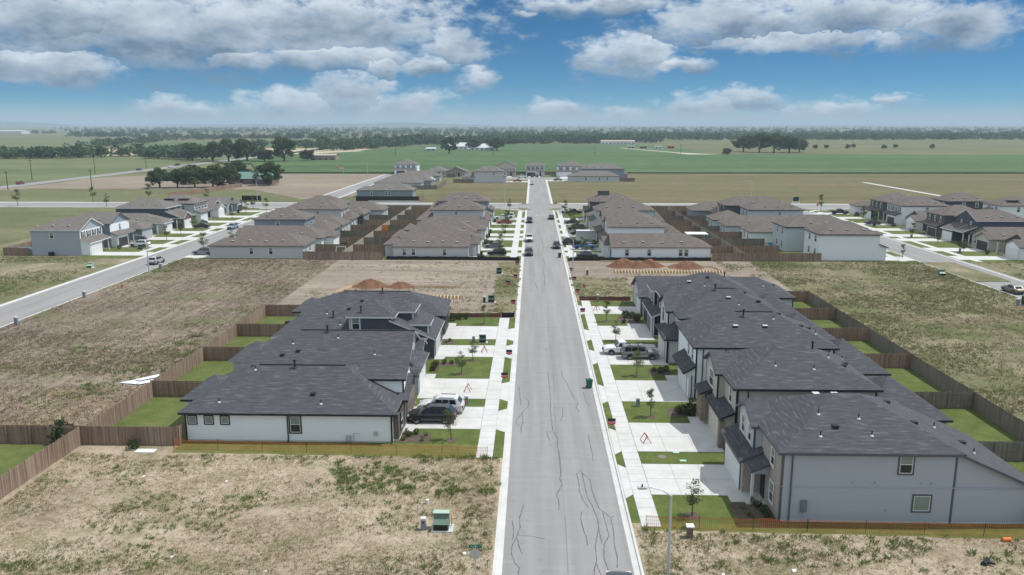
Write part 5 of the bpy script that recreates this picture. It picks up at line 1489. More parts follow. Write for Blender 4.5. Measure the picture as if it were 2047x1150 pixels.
formwork('timber form with steps running beside the red soil heaps', [(38.2, 157.6), (37.0, 163.2), (34.8, 163.4), (34.2, 169.2), (14.6, 169.6)], .35, 0)
formwork('long timber form board beyond the fourth left house', [(-34.4, 136.0), (-32.6, 141.6), (-12.9, 141.0)], .45, 0)
formwork('short braced timber form at the end of the fourth left house roof', [(-17.6, 132.4), (-11.8, 132.2)], .5, .6, 1)
def tangle(x, y, label):
    m = MB((x, y, 0)); r = random.Random(5)
    for _ in range(9):
        a = r.uniform(0, 6.28); l = r.uniform(.5, 1.3)
        m.bar((x + r.uniform(-.7, .7), y + r.uniform(-.5, .5), r.uniform(.05, .6)), (x + cos(a) * l, y + sin(a) * l * .6, r.uniform(.05, .7)), .05, .05)
    tag(m.build('timber_pile', M_PINE), label, 'timber')
tangle(-11.9, 141.2, 'tangle of pale timber at the end of the long form board')
m = MB((-9.0, 129.4, 0)); m.bar((-9.6, 129.4, .05), (-9.0, 129.5, 1.3), .08, .05); m.bar((-8.5, 129.3, .0), (-8.55, 129.5, 1.35), .08, .05); m.bar((-9.5, 129.6, 1.1), (-8.9, 129.4, .1), .06, .04)
tag(m.build('survey_stakes', M_PINE), 'leaning timber stakes beside the green pedestal on graded soil', 'stakes')

# ------------------------------------------------------------------ vegetation
def leaf_quads(rng, C, size, flat=0.0):
    """random leaf quads at centres C (n,3)"""
    n = len(C)
    a = rng.normal(size=(n, 3)); a[:, 2] *= (1 - flat); a /= np.linalg.norm(a, axis=1)[:, None] + 1e-9
    b = rng.normal(size=(n, 3)); b -= (a * b).sum(1)[:, None] * a; b /= np.linalg.norm(b, axis=1)[:, None] + 1e-9
    s = size * rng.uniform(.6, 1.25, (n, 1))
    V = np.stack([C - a * s * .5, C + b * s * .36, C + a * s * .5, C - b * s * .36], 1).reshape(-1, 3)
    F = np.arange(n * 4).reshape(n, 4)
    return V, F

def young_tree(seed, h=3.0, lean=0.06, leafmat=LF_YOUNG, dens=520, lsize=.13, wide=.62):
    rng = np.random.default_rng(seed); r = random.Random(seed)
    t = MB()
    p = Vector((0, 0, -.02)); tips = []
    top = Vector((r.uniform(-lean, lean) * h, r.uniform(-lean, lean) * h, h * .94))
    k = 7
    pts = [Vector((top.x * (i / k) ** 1.4 + r.uniform(-.02, .02), top.y * (i / k) ** 1.4 + r.uniform(-.02, .02), top.z * i / k)) for i in range(k + 1)]
    for i in range(k): t.tube(pts[i], pts[i + 1], .045 * (1 - i / k) + .008, .045 * (1 - (i + 1) / k) + .008, 6)
    cl = []
    for i in range(16):
        f = r.uniform(.36, .96); base = pts[0].lerp(pts[-1], f)
        a = r.uniform(0, 6.28); l = wide * r.uniform(.55, 1.1) * (1.15 - .75 * abs(f - .6) / .4)
        e = base + Vector((cos(a) * l, sin(a) * l, r.uniform(.15, .5) * l + .1))
        t.tube(base, e, .014, .005, 4, cap=False)
        cl.append((e, r.uniform(.16, .3))); cl.append((base.lerp(e, .6), r.uniform(.12, .22)))
    cl.append((pts[-1], .22))
    w = np.array([c[1] ** 2 for c in cl]); w /= w.sum()
    idx = rng.choice(len(cl), dens, p=w)
    C = np.array([tuple(c[0]) for c in cl])[idx] + rng.normal(size=(dens, 3)) * np.array([c[1] for c in cl])[idx][:, None] * np.array([.62, .62, .5])
    V, F = leaf_quads(rng, C, lsize)
    return t.mesh('trunk', M_BARK, True), tri_mesh('crown', V, F, leafmat)
YT = [young_tree(11, 3.0, .06, LF_YOUNG, 1100, .12, .7), young_tree(12, 2.8, .05, LF_OLIVE, 900, .11, .62), young_tree(13, 3.3, .05, LF_YOUNG, 1200, .12, .58), young_tree(14, 2.9, .1, LF_OLIVE, 900, .11, .66)]
MULCH_RING = None
def ytree(label, x, y, var, s=1.0, ring=True, group='young trees on front lawns'):
    e = empty('young_tree', (x, y, 0), RND.uniform(0, 6.28)); e.scale = (s, s, s); tag(e, label, 'tree', group)
    link('trunk', YT[var][0], e); link('crown', YT[var][1], e)
    if ring:
        global MULCH_RING
        if MULCH_RING is None:
            m = MB(); r = random.Random(2)
            c = [(.62 * cos(6.283 * i / 16) * r.uniform(.85, 1.1), .62 * sin(6.283 * i / 16) * r.uniform(.85, 1.1)) for i in range(16)]
            for i in range(16):
                a, b = c[i], c[(i + 1) % 16]
                m.poly([(0, 0, .1), (a[0], a[1], .03), (b[0], b[1], .03)])
            MULCH_RING = m.mesh('mulch_ring', M_MULCH)
        link('mulch_ring', MULCH_RING, e)
    return e
ytree('leaning young tree on the lawn of the white house', -7.5, 70.3, 3)
ytree('sparse young tree in the middle of the pale blue-grey house lawn', -8.3, 90.5, 1)
ytree('young tree at the far edge of the pale blue-grey house lawn', -7.4, 96.2, 1, .95)
ytree('young tree on the fourth left house lawn', -7.1, 114.6, 0, .95)
ytree('grey-green young tree on the lawn of the big grey house', 12.1, 56.0, 1, 1.06)
ytree('young tree on the lawn of the beige house', 12.0, 76.9, 2, .9)
ytree('young tree on the lawn before the white lean-to house', 12.3, 90.3, 0, 1.0)
ytree('young tree behind the white pickup', 11.4, 105.7, 1, 1.05)
ytree('young tree on the lawn before the near-black house', 11.1, 116.6, 2, 1.0)
GMT = 'small trees along the middle block'
for i, (x, y, v, s) in enumerate([(-7.2, 175.2, 2, 1.1), (-7.6, 186.6, 0, 1.25), (-7.4, 207.0, 1, 1.1), (-7.4, 216.5, 0, 1.2), (-7.2, 230.5, 2, 1.4), (-8.2, 243.5, 0, 1.0)]):
    ytree(f'{ORD[i]} small street tree left of the main street in the middle block, from camera', x, y, v, s, False, GMT)
for i, (x, y, v, s) in enumerate([(11.6, 176.4, 0, 1.3), (11.4, 183.4, 2, 1.1), (11.6, 207.2, 0, 1.3), (11.4, 218.2, 2, 1.2), (11.8, 231.0, 0, 1.35), (11.4, 243.8, 2, 1.2), (10.6, 262.0, 0, 1.5)]):
    ytree(f'{ORD[i]} small street tree right of the main street in the middle block, from camera', x, y, v, s, False, GMT)
for i, (x, y, v, s) in enumerate([(-92.8, 199.0, 0, 1.25), (-93.2, 208.4, 2, 1.2), (-94, 219.0, 0, 1.4), (-93.5, 246, 1, 1.2), (-93.4, 258, 0, 1.5), (-90, 268, 0, 1.5)]):
    ytree(f'{ORD[i]} small tree on the far side of the left street, from the camera', x, y, v, s, False, GMT)
for i, (x, y, v, s) in enumerate([(-75.6, 180.2, 0, 1.5), (-74.6, 195.0, 1, 1.3)]):
    ytree(f'{ORD[i]} small tree on the near side of the left street, from the camera', x, y, v, s, False, GMT)
for i, (x, y, v, s) in enumerate([(98.4, 183.6, 1, 1.2), (99.0, 196.4, 2, 1.0), (98.6, 209.0, 0, 1.3), (99.2, 233.4, 2, 1.5), (97, 272, 2, 1.8), (101, 247, 0, 1.5)]):
    ytree(f'{ORD[i]} small tree on the far side of the right street, from the camera', x, y, v, s, False, GMT)
ytree('bushy little tree on the verge right of the big pale two-storey house', 81.6, 176.5, 2, .95, False, GMT)
for i, (x, y, v, s) in enumerate([(-185, 283.0, 0, 2.0), (-152, 281.8, 1, 1.7), (-146, 301.5, 2, 2.1), (-168, 302, 0, 1.8), (-124, 302, 0, 1.6), (-8.0, 274.4, 1, 1.4), (-97.5, 276.5, 1, 1.5)]):
    ytree(f'{ORD[i]} roadside tree along the cross road, from the left', x, y, v, s, False, 'roadside trees along the cross road')

def shrub(seed, rx, rz, n, mat, size):
    rng = np.random.default_rng(seed)
    d = rng.normal(size=(n, 3)); d /= np.linalg.norm(d, axis=1)[:, None]
    rr = rng.uniform(.55, 1, (n, 1)) * (1 + .25 * np.sin(d[:, :1] * 7 + 1) * np.sin(d[:, 1:2] * 6))
    C = d * rr * np.array([rx, rx, rz]) + np.array([0, 0, rz * .95]); C[:, 2] = np.maximum(C[:, 2], .03)
    V, F = leaf_quads(rng, C, size)
    return tri_mesh('shrub', V, F, mat)
SH = [shrub(1, .3, .28, 240, LF_SHRUB, .11), shrub(2, .22, .2, 160, LF_YOUNG, .09), shrub(3, .45, .38, 360, LF_SHRUB, .13), shrub(4, .26, .34, 200, LF_OLIVE, .1)]
def bed(x0, x1, y0, y1):
    sheet('mulch_bed', [(x0, y0), (x1, y0), (x1, y1), (x0, y1)], .036, M_MULCH, .12, .6)
def shrubs(label, pts, group='shrubs in the front beds'):
    for i, (x, y, v, s) in enumerate(sorted(pts)):
        o = link('shrub', SH[v], None, (x, y, 0.02), RND.uniform(0, 6)); o.scale = (s, s, s * RND.uniform(.85, 1.15))
        tag(o, label + (', %s from the left' % ORD[i] if len(pts) > 1 else ''), 'shrub', group)
bed(-12.6, -9.6, 69.7, 72.0); shrubs('low green shrub in the bed before the white house', [(-12.0, 70.2, 1, 1.2), (-11.6, 71.2, 0, 1.1), (-11.0, 71.7, 0, 1), (-10.2, 70.1, 1, 1.1), (-10.0, 71.3, 1, 1), (-11.9, 71.7, 3, 1)])
bed(-12.2, -9.2, 93.7, 95.2); bed(-12.2, -11.2, 91.2, 93.6); shrubs('low shrub in the bed of the pale blue-grey house', [(-11.9, 91.8, 2, 1.0), (-11.8, 92.9, 2, 1.0), (-11.7, 94.4, 0, 1.0), (-10.8, 94.6, 0, 1.1), (-9.9, 94.6, 0, 1), (-9.3, 94.9, 3, 1)])
bed(-12.2, -10.6, 103.4, 105.6); shrubs('small shrub in the bed before the slate-blue house', [(-11.6, 104.2, 1, 1), (-11.2, 105.0, 0, .9)])
shrubs('shrub along the front of the fourth left house', [(-12.0, 116.4, 2, 1.2), (-11.0, 117.4, 2, 1.1), (-10.0, 117.6, 2, 1.0), (-11.6, 117.9, 0, 1.3)])
bed(15.4, 18.2, 55.5, 58.3); shrubs('shrub in the shaded mulch bed beside the pale brick front', [(16.2, 57.4, 1, 1.1), (16.4, 56.2, 1, 1), (16.6, 55.7, 1, .9), (17.5, 57.6, 0, 1.1), (17.7, 56.7, 0, 1.1), (17.7, 55.9, 0, 1), (17.2, 58.0, 3, 1)])
bed(13.9, 17.0, 77.0, 79.6); shrubs('dark shrub by the stone column of the beige house', [(15.4, 77.8, 2, 1.4), (16.3, 78.4, 2, 1.6), (16.0, 77.4, 0, 1.4), (15.0, 78.6, 0, 1.2)])
bed(13.8, 16.6, 90.7, 93.0); shrubs('shrub in the bed before the white lean-to house', [(15.2, 91.4, 2, 1), (16.0, 92.2, 2, 1), (14.6, 92.3, 0, 1)])
bed(13.0, 16.2, 115.5, 120.0); shrubs('shrub in the bed before the near-black house', [(13.6, 115.9, 0, 1.2), (14.2, 119.2, 2, 1.4), (15.2, 119.0, 2, 1.5), (16.0, 118.2, 2, 1.4), (15.6, 116.8, 0, 1.3)])
shrubs('flowering bush peeking over the fence of the bright green corner lawn', [(-43.6, 68.9, 2, 2.6)], 'yard bushes')
shrubs('leafy weed against the board fence near the white board', [(-36.2, 67.6, 2, 1.3)], 'yard bushes')
shrubs('garden shrub before a house of the right street', [(102.5, 191, 2, 1.8), (103, 193, 2, 1.6), (104, 196, 2, 1.6), (103.4, 219.5, 2, 1.3), (104, 232.5, 2, 1.5), (103.5, 258, 2, 2.0), (103, 182, 2, 1.3)], 'garden shrubs of the right street')
shrubs('garden shrub before a house of the left street', [(-97.6, 194.5, 2, 1.4), (-98, 197.6, 2, 1.5), (-98.4, 198.6, 2, 1.6), (-98, 210, 2, 1.3), (-97.8, 234, 2, 1.6), (-96.5, 233, 2, 1.5), (-97.8, 185, 2, 1.2)], 'garden shrubs of the left street')
shrubs('garden shrub before a house of the middle block', [(-11.6, 174.4, 2, 1.5), (-10.8, 174.2, 0, 1.6), (-11.4, 195.5, 2, 1.7), (-10, 193.4, 2, 1.5), (-11.6, 205, 2, 1.4), (14.8, 172.9, 2, 1.1), (15.2, 195.2, 2, 1.6), (14.6, 217.8, 2, 1.5)], 'garden shrubs of the main street')

# fan palms and rockery beside the cross road
def palm(x, y, label, h=1.6):
    e = empty('palm', (x, y, 0)); tag(e, label, 'palm', 'palms at the rockery')
    t = MB(); t.tube((0, 0, 0), (0, 0, h), .3, .24, 8); t.build('trunk', M_BARK, e)
    c = MB(); r = random.Random(int(x))
    for i in range(26):
        a = r.uniform(0, 6.28); el = r.uniform(-.3, 1.2); L = 2.1
        p = Vector((0, 0, h)); d = Vector((cos(a) * cos(el), sin(a) * cos(el), sin(el)))
        s = Vector((-sin(a), cos(a), 0))
        q = p + d * L * .6; tip = p + d * L - Vector((0, 0, .45))
        c.poly([p, q - s * .3, tip, q + s * .3])
    c.build('fronds', LF_SHRUB, e)
palm(-121.5, 271.5, 'left fan palm of the pair at the rockery by the cross road'); palm(-116.2, 272.5, 'right fan palm of the pair at the rockery by the cross road')
m = MB((-118, 271, 0)); r = random.Random(4)
for i in range(70):
    x, y, s = -118 + r.uniform(-9, 9), 271 + r.uniform(-1.6, 1.6), r.uniform(.15, .5)
    m.tube((x, y, -.05), (x + r.uniform(-.1, .1), y, s), s, s * .4, 6)
tag(m.build('rockery', plain('rockery_stone', (0.42, 0.35, 0.3), .9, var=.35, scale=2.0)), 'rockery stones around the two palms', 'rocks', kind='stuff')

# mature trees
def oak(seed, h=9.0, rad=5.5, trunk=1.7, nclump=64, per=95, lsize=.6, mat=LF_OAK):
    rng = np.random.default_rng(seed); r = random.Random(seed)
    t = MB()
    t.tube((0, 0, -.1), (r.uniform(-.2, .2), 0, trunk), .42, .3, 8)
    C = []; S_ = []
    for i in range(nclump):
        d = Vector((r.gauss(0, 1), r.gauss(0, 1), r.gauss(.15, 1))).normalized()
        if d.z < -.75: d.z = -d.z
        vr = (h - trunk * .85) * .55; f = r.uniform(.35, .92)
        c = Vector((d.x * rad * f, d.y * rad * f, trunk * .8 + vr * .8 + d.z * vr * f))
        C.append(c); S_.append(r.uniform(.8, 1.5) * rad / 5.5)
        if i < 14: t.tube((0, 0, trunk * .9), c * .85 + Vector((0, 0, trunk * .12)), .17, .04, 5, cap=False)
    Ca = np.repeat(np.array([tuple(c) for c in C]), per, 0); Sa = np.repeat(np.array(S_), per)
    d = rng.normal(size=(len(Ca), 3)); d /= np.linalg.norm(d, axis=1)[:, None]
    P = Ca + d * (Sa * rng.uniform(.35, 1, len(Sa)) ** .5)[:, None] * np.array([1, 1, .72])
    V, F = leaf_quads(rng, P, lsize * rad / 5.5)
    return t.mesh('trunk', M_BARK, True), tri_mesh('crown', V, F, mat)
OK_ = [oak(21), oak(22, 9.0, 6.2, 1.9), oak(23, 8.0, 5.4, 1.5), oak(24, 10.0, 5.4, 1.6)]
def oaktree(label, x, y, v, s=1.0, sz=None, group='mature trees of the farm grove'):
    e = empty('oak_tree', (x, y, 0), RND.uniform(0, 6.28)); e.scale = (s, s, sz or s); tag(e, label, 'tree', group)
    link('trunk', OK_[v][0], e); link('crown', OK_[v][1], e)
for i, (x, y, v, s) in enumerate([(-173, 368.5, 0, 1.05), (-164.6, 368.6, 1, 1.0), (-157.0, 370, 2, 1.15), (-149.5, 372.5, 0, 1.15), (-142.8, 376, 1, 1.05)]):
    oaktree(f'{ORD[i]} spreading oak of the front row by the bare field, from the left', x, y, v, s, group='oaks in the front row of the grove')
for i, (x, y, v, s) in enumerate([(-167, 392, 1, 1.05), (-159, 400, 2, 1.2), (-150, 404, 0, 1.25)]):
    oaktree(f'{ORD[i]} oak of the second row of the grove, from the left', x, y, v, s, group='oaks in the second row of the grove')
oaktree('big round oak right of the green-roofed farmhouse', -127.5, 385, 3, 1.35, 1.15)
for i, (x, y, v, s) in enumerate([(-272, 640, 1, 1.6), (-252, 632, 3, 1.6), (-236, 622, 0, 2.0), (-222, 624, 1, 2.0), (-206, 616, 2, 1.4), (-192, 620, 3, 2.0), (-178, 634, 2, 1.2), (-262, 655, 2, 1.6)]):
    oaktree(f'{ORD[i]} tall tree around the distant farmyard, from the left', x, y, v, s, group='tall trees around the distant farmyard')
oaktree('lone tall tree standing in the green crop field', -82.7, 798, 3, 1.7, 1.75)
oaktree('tree between the two white-roofed farm houses', -66, 905, 1, 1.5)
oaktree('dark tree right of the white-roofed farm house', -40, 895, 0, 1.9, 1.6)
for i, (x, y, v, s) in enumerate([(222, 864, 1, 2.0), (234, 846, 3, 2.1), (248, 842, 0, 2.3), (262, 838, 2, 2.3), (276, 850, 1, 1.5)]):
    oaktree(f'{ORD[i]} tree of the clump on the right beyond the crop field, from the left', x, y, v, s, group='clump of trees on the right')
oaktree('small round tree by the dirt track on the right', 182, 768, 2, .9)
oaktree('left of two small trees beside the left wood', -394, 716, 2, 1.0); oaktree('right of two small trees beside the left wood', -386, 716, 0, 1.1)
for i in range(9):
    oaktree(f'small scrub tree dotted on the right-hand pasture, {ORD[i]} from the left', [300, 330, 352, 366, 390, 410, 445, 470, 640][i], [1100, 960, 985, 955, 1000, 960, 1010, 970, 980][i], i % 4, .6, group='scrub trees on the right pasture')

# woods: too many to count, one mass each
def wood_mass(name, label, rows, seed, hgt=(9, 14)):
    rng = np.random.default_rng(seed)
    T = []
    for (x0, y0, x1, y1, n, spread) in rows:
        f = rng.uniform(0, 1, n)
        x = x0 + (x1 - x0) * f + rng.normal(size=n) * spread * .4
        y = y0 + (y1 - y0) * f + rng.uniform(-.5, .5, n) * spread
        T.append(np.stack([x, y, rng.uniform(hgt[0], hgt[1], n) * rng.choice([.7, 1, 1, 1.15], n)], 1))
    T = np.concatenate(T)
    k = 56
    base = np.repeat(T, k, 0); n = len(base)
    d = rng.normal(size=(n, 3)); d /= np.linalg.norm(d, axis=1)[:, None]
    h = base[:, 2:3]
    off = d * rng.uniform(.6, 1.0, (n, 1)) * np.concatenate([h * .62, h * .62, h * .42], 1)
    P = np.concatenate([base[:, :2], h * .5], 1) + off
    P[:, 2] = np.maximum(P[:, 2], .6)
    V, F = leaf_quads(rng, P, 1.0)
    V = V.reshape(n, 4, 3); c = P[:, None, :]
    V = (c + (V - c) * (h * .30)[:, None, :]).reshape(-1, 3)
    o = link(name, tri_mesh(name, V, F, LF_FAR)); tag(o, label, 'wood', kind='stuff')
wood_mass('woodland', 'dense dark wood at the left edge beyond the pasture', [(-620, 640, -384, 698, 130, 24), (-640, 680, -390, 726, 110, 30)], 1, (7, 11))
wood_mass('woodland', 'hedgerow trees running toward the distant farmyard', [(-380, 735, -318, 756, 40, 20), (-370, 760, -280, 720, 50, 30), (-330, 690, -270, 660, 30, 20)], 2, (7, 11))
wood_mass('woodland', 'belt of trees slanting up the left side to the far woods', [(-545, 967, -645, 1400, 60, 24), (-645, 1400, -600, 1520, 18, 30)], 3, (7, 11))
wood_mass('woodland', 'thin row of trees along the pale field on the left', [(-370, 1010, -236, 1030, 44, 14)], 4, (7, 11))
wood_mass('woodland', 'tree belt slanting behind the lone field tree', [(-226, 890, -140, 1290, 130, 36), (-232, 930, -160, 1290, 90, 30)], 5)
wood_mass('woodland', 'tree belt behind the white-roofed farm houses', [(-135, 1190, 120, 1230, 90, 40), (-120, 1240, 190, 1290, 100, 50), (-100, 1320, 200, 1380, 90, 60)], 6)
R_ = []
for k, Y in enumerate((1480, 1540, 1620, 1720, 1850, 2020, 2250, 2550, 2950, 3500, 4200, 5200)):
    w = Y * .68
    R_.append((180 if Y < 1700 else -w * (.1 if Y < 2300 else .75), Y, w + 60, Y * 1.05, 210 if Y < 2600 else 260, Y * .04))
wood_mass('woodland', 'broad far woods across the horizon on the right', R_, 7, (8, 13))
wood_mass('woodland', 'far woods across the horizon on the left', [(-1054, 1828, -862, 1830, 60, 40), (-775, 1590, -350, 1600, 110, 40), (-560, 1640, -200, 1700, 60, 40), (-1500, 2400, -900, 2400, 70, 60), (-700, 2300, -100, 2300, 90, 60), (-2000, 3300, -200, 3300, 160, 120), (-2600, 4500, 0, 4500, 200, 200)], 8, (8, 13))
# low hills on the left horizon
m = MB(); pv = None
for i in range(121):
    x = -9000 + i * 120
    z = 40 + 34 * sin(i * .13) + 22 * sin(i * .31 + 1) + 9 * sin(i * .83)
    z *= max(.15, 1 - i / 110)
    cur = (x, z)
    if pv:
        m.poly([(pv[0], 9000, -1), (cur[0], 9000, -1), (cur[0], 9700, max(4, cur[1])), (pv[0], 9700, max(4, pv[1]))])
        m.poly([(pv[0], 9700, max(4, pv[1])), (cur[0], 9700, max(4, cur[1])), (cur[0], 10600, -1), (pv[0], 10600, -1)])
    pv = cur
tag(m.build('hills', LF_FAR), kind='structure')

# ---- weeds and tufts: nobody could count them
def tufts(name, label, areas, seed, mat, blade_h, nb, spread, wid, patch=None, droop=.5, keep=None, base_z=.0):
    """areas: (x0,x1,y0,y1,density); patch=(scale,threshold) groups the tufts in drifts"""
    rng = np.random.default_rng(seed)
    pts = []
    for (x0, x1, y0, y1, dn) in areas:
        n = int((x1 - x0) * (y1 - y0) * dn)
        p = np.stack([rng.uniform(x0, x1, n), rng.uniform(y0, y1, n)], 1)
        if patch:
            s, th = patch
            v = 0
            for q in range(5):
                k = s * (1.0, 1.7, 2.9, .6, 4.1)[q]; a = rng.uniform(0, 6.28); ph = rng.uniform(0, 6.28)
                v = v + np.sin((p[:, 0] * cos(a) + p[:, 1] * sin(a)) * k + ph + 1.3 * np.sin(p[:, 1] * k * .7 + q)) / (1 + .35 * q)
            p = p[v + rng.normal(size=len(p)) * .55 > th]
        if keep is not None: p = p[keep(p)]
        pts.append(p)
    p = np.concatenate(pts); n = len(p)
    sc = rng.uniform(.55, 1.35, n)
    P = np.repeat(p, nb, 0); s = np.repeat(sc, nb)
    a = rng.uniform(0, 6.283, len(P)); rr = rng.uniform(0, spread, len(P)) * s
    bx = P[:, 0] + np.cos(a) * rr; by = P[:, 1] + np.sin(a) * rr
    h = blade_h * s * rng.uniform(.6, 1.25, len(P)); a2 = a + rng.normal(size=len(P)) * .8
    lean = droop * h * rng.uniform(.3, 1.2, len(P))
    w = wid * s * rng.uniform(.7, 1.3, len(P)); a3 = rng.uniform(0, 6.283, len(P))
    A = np.stack([bx - np.cos(a3) * w * .4, by - np.sin(a3) * w * .4, np.full(len(P), base_z)], 1)
    Bq = np.stack([bx + np.cos(a2) * lean * .45 + np.cos(a3) * w, by + np.sin(a2) * lean * .45 + np.sin(a3) * w, base_z + h * .6], 1)
    Cq = np.stack([bx + np.cos(a2) * lean, by + np.sin(a2) * lean, base_z + h], 1)
    Dq = np.stack([bx + np.cos(a2) * lean * .45 - np.cos(a3) * w, by + np.sin(a2) * lean * .45 - np.sin(a3) * w, base_z + h * .6], 1)
    V = np.stack([A, Bq, Cq, Dq], 1).reshape(-1, 3)
    F = np.arange(len(P) * 4).reshape(-1, 4)
    o = link(name, tri_mesh(name, V, F, mat)); tag(o, label, 'weeds', kind='stuff')
NL = (-41.2, -2.8, 38.0, 66.4); NR = (7.7, 44, 38, 53.4)
tufts('dry_grass', 'straw-coloured dry grass covering the near vacant lots', [(*NL, 26), (*NR, 24)], 1, LF_STRAW, .10, 4, .14, .022, (.5, -.9), 1.1)
tufts('grass_tufts', 'green grass tufts drifting over the near vacant lots', [(*NL, 26), (*NR, 22)], 2, LF_GRASS, .11, 5, .13, .02, (.3, .1), .9)
tufts('leafy_weeds', 'leafy weeds scattered over the near vacant lots', [(*NL, 5.0), (*NR, 4.6)], 3, LF_WEED, .17, 12, .2, .035, (.5, .95), .9)
tufts('leafy_weeds', 'bank of leafy weeds beside the kerb below the white house lawn', [(-17, -2.7, 59.0, 66.6, 6.0), (-13, -3, 52, 60, 1.6)], 4, LF_WEED, .22, 16, .26, .04, (.55, .3), .9)
tufts('leafy_weeds', 'leafy weeds growing through the orange netting on the right', [(8.2, 16, 51.6, 54.2, 4.5), (9, 13, 46, 51, 1.8), (14, 38, 49.5, 53.2, 1.1)], 5, LF_WEED, .28, 16, .22, .042, (.9, .3), .8)
SL = (-77, -42.2, 70, 170.5)
tufts('stubble', 'brown stubble on the lot between the left street and the yards', [(-77, -42.2, 69.6, 110, 9), (-77, -42.2, 110, 170.5, 4)], 6, LF_DULL, .16, 4, .2, .035, (.3, -.7), 1.0)
tufts('grass_tufts', 'green tufts on the lot between the left street and the yards', [(-77, -42.2, 69.6, 120, 8), (-77, -42.2, 120, 170.5, 4)], 7, LF_GRASS, .2, 5, .25, .04, (.12, .9), .8)
tufts('leafy_weeds', 'tall green weeds on the left lot beside the sunlit fence', [(-60, -42.4, 78, 118, 1.3), (-77, -45, 155, 170.5, .5)], 8, LF_WEED, .26, 12, .4, .06, (.3, .7), 1.0)
tufts('dry_grass', 'pale dry grass on the left lot near the corner fence', [(-72, -42.4, 69.6, 84, 16)], 9, LF_STRAW, .15, 4, .2, .03, (.3, -.5), 1.0)
tufts('stubble', 'mixed stubble on the lot along the right fences', [(46.3, 82.5, 60, 171, 4.5)], 10, LF_DULL, .18, 4, .25, .04, (.25, -.5), 1.0)
tufts('grass_tufts', 'green grass on the lot along the right fences', [(46.3, 82.5, 60, 171, 6)], 11, LF_GRASS, .22, 5, .25, .045, (.14, .0), .8)
tufts('dry_grass', 'pale dry grass on the lot along the right fences', [(46.3, 82.5, 60, 130, 5)], 12, LF_STRAW, .17, 4, .25, .035, (.3, .2), 1.0)
tufts('grass_tufts', 'weeds along the kerbs of the building plots', [(-7, -2.8, 119.5, 170, 5), (7.8, 18, 131.8, 152, 5), (-40, -8, 120, 170, 1.3), (39, 46, 150, 171, 5), (17, 39, 133, 156, 1.5)], 13, LF_GRASS, .2, 5, .25, .045, (.3, .2), .8)
tufts('grass_tufts', 'rough grass on the plots beyond the two side streets', [(-150, -87.6, 110, 172.5, 2.2), (93.2, 140, 120, 172.5, 2.2)], 14, LF_GRASS, .26, 5, .4, .06, (.12, .1), .8)

# ------------------------------------------------------------------ vehicles
CARS = {}
WHEEL = {}
def wheel_meshes(r):
    k = round(r, 2)
    if k not in WHEEL:
        t = MB(); n = 18; w = .115
        A = [(cos(2 * pi * i / n), sin(2 * pi * i / n)) for i in range(n)]
        rings = [(r * .66, -w), (r * .93, -w), (r, -w * .7), (r, w * .7), (r * .93, w), (r * .66, w)]
        for (r0, y0), (r1, y1) in zip(rings, rings[1:]):
            for i in range(n):
                a, b = A[i], A[(i + 1) % n]
                t.poly([(a[0] * r0, y0, a[1] * r0), (b[0] * r0, y0, b[1] * r0), (b[0] * r1, y1, b[1] * r1), (a[0] * r1, y1, a[1] * r1)])
        m = MB()
        for s in (-1, 1):
            for i in range(5):
                a0 = 2 * pi * i / 5
                for da in (0,):
                    p = [(cos(a0 + q) * rr, s * (w - .02), sin(a0 + q) * rr) for q, rr in ((-.5, .05), (-.2, r * .64), (.2, r * .64), (.5, .05))]
                    m.poly(p if s < 0 else list(reversed(p)))
            ring = [(r * .56, s * (w - .03)), (r * .67, s * (w - .01))]
            for i in range(n):
                a, b = A[i], A[(i + 1) % n]
                q = [(a[0] * ring[0][0], ring[0][1], a[1] * ring[0][0]), (b[0] * ring[0][0], ring[0][1], b[1] * ring[0][0]), (b[0] * ring[1][0], ring[1][1], b[1] * ring[1][0]), (a[0] * ring[1][0], ring[1][1], a[1] * ring[1][0])]
                m.poly(q if s < 0 else list(reversed(q)))
        d = MB()
        for s in (-1, 1):
            q = [(a[0] * r * .62, s * (w - .06), a[1] * r * .62) for a in A]
            d.poly(q if s > 0 else list(reversed(q)))
        WHEEL[k] = (t.mesh('tyre', M_TYRE, True), m.mesh('rim', M_RIM), d.mesh('brake_disc', M_BLACK))
    return WHEEL[k]

KIND = {  # x runs from rear (-) to front (+)
    'suv':    dict(L=4.75, W=1.88, H=1.65, belt=1.05, hood=1.02, zb=.30, wr=.36, fb=1.05, ft=.42, rt=-1.72, rb=-2.22, wf=1.42, wb=-1.40, tail=1.02),
    'boxsuv': dict(L=4.72, W=1.84, H=1.75, belt=1.08, hood=1.05, zb=.36, wr=.38, fb=.95, ft=.42, rt=-2.12, rb=-2.30, wf=1.38, wb=-1.36, tail=1.05),
    'sedan':  dict(L=4.75, W=1.82, H=1.44, belt=.93, hood=.88, zb=.25, wr=.33, fb=1.05, ft=.25, rt=-1.05, rb=-1.72, wf=1.40, wb=-1.38, tail=.98),
    'hatch':  dict(L=4.35, W=1.80, H=1.56, belt=.98, hood=.94, zb=.27, wr=.34, fb=1.00, ft=.3, rt=-1.65, rb=-2.05, wf=1.30, wb=-1.28, tail=.98),
    'van':    dict(L=5.05, W=1.96, H=1.76, belt=1.05, hood=.98, zb=.27, wr=.35, fb=1.45, ft=.7, rt=-2.2, rb=-2.42, wf=1.55, wb=-1.50, tail=1.02),
    'pickup': dict(L=5.55, W=1.95, H=1.82, belt=1.15, hood=1.12, zb=.42, wr=.40, fb=1.05, ft=.45, rt=-.62, rb=-.75, wf=1.75, wb=-1.75, tail=1.12),
    'smallpickup': dict(L=5.0, W=1.80, H=1.66, belt=1.05, hood=1.02, zb=.36, wr=.36, fb=1.0, ft=.45, rt=-.42, rb=-.55, wf=1.50, wb=-1.50, tail=1.02),
}
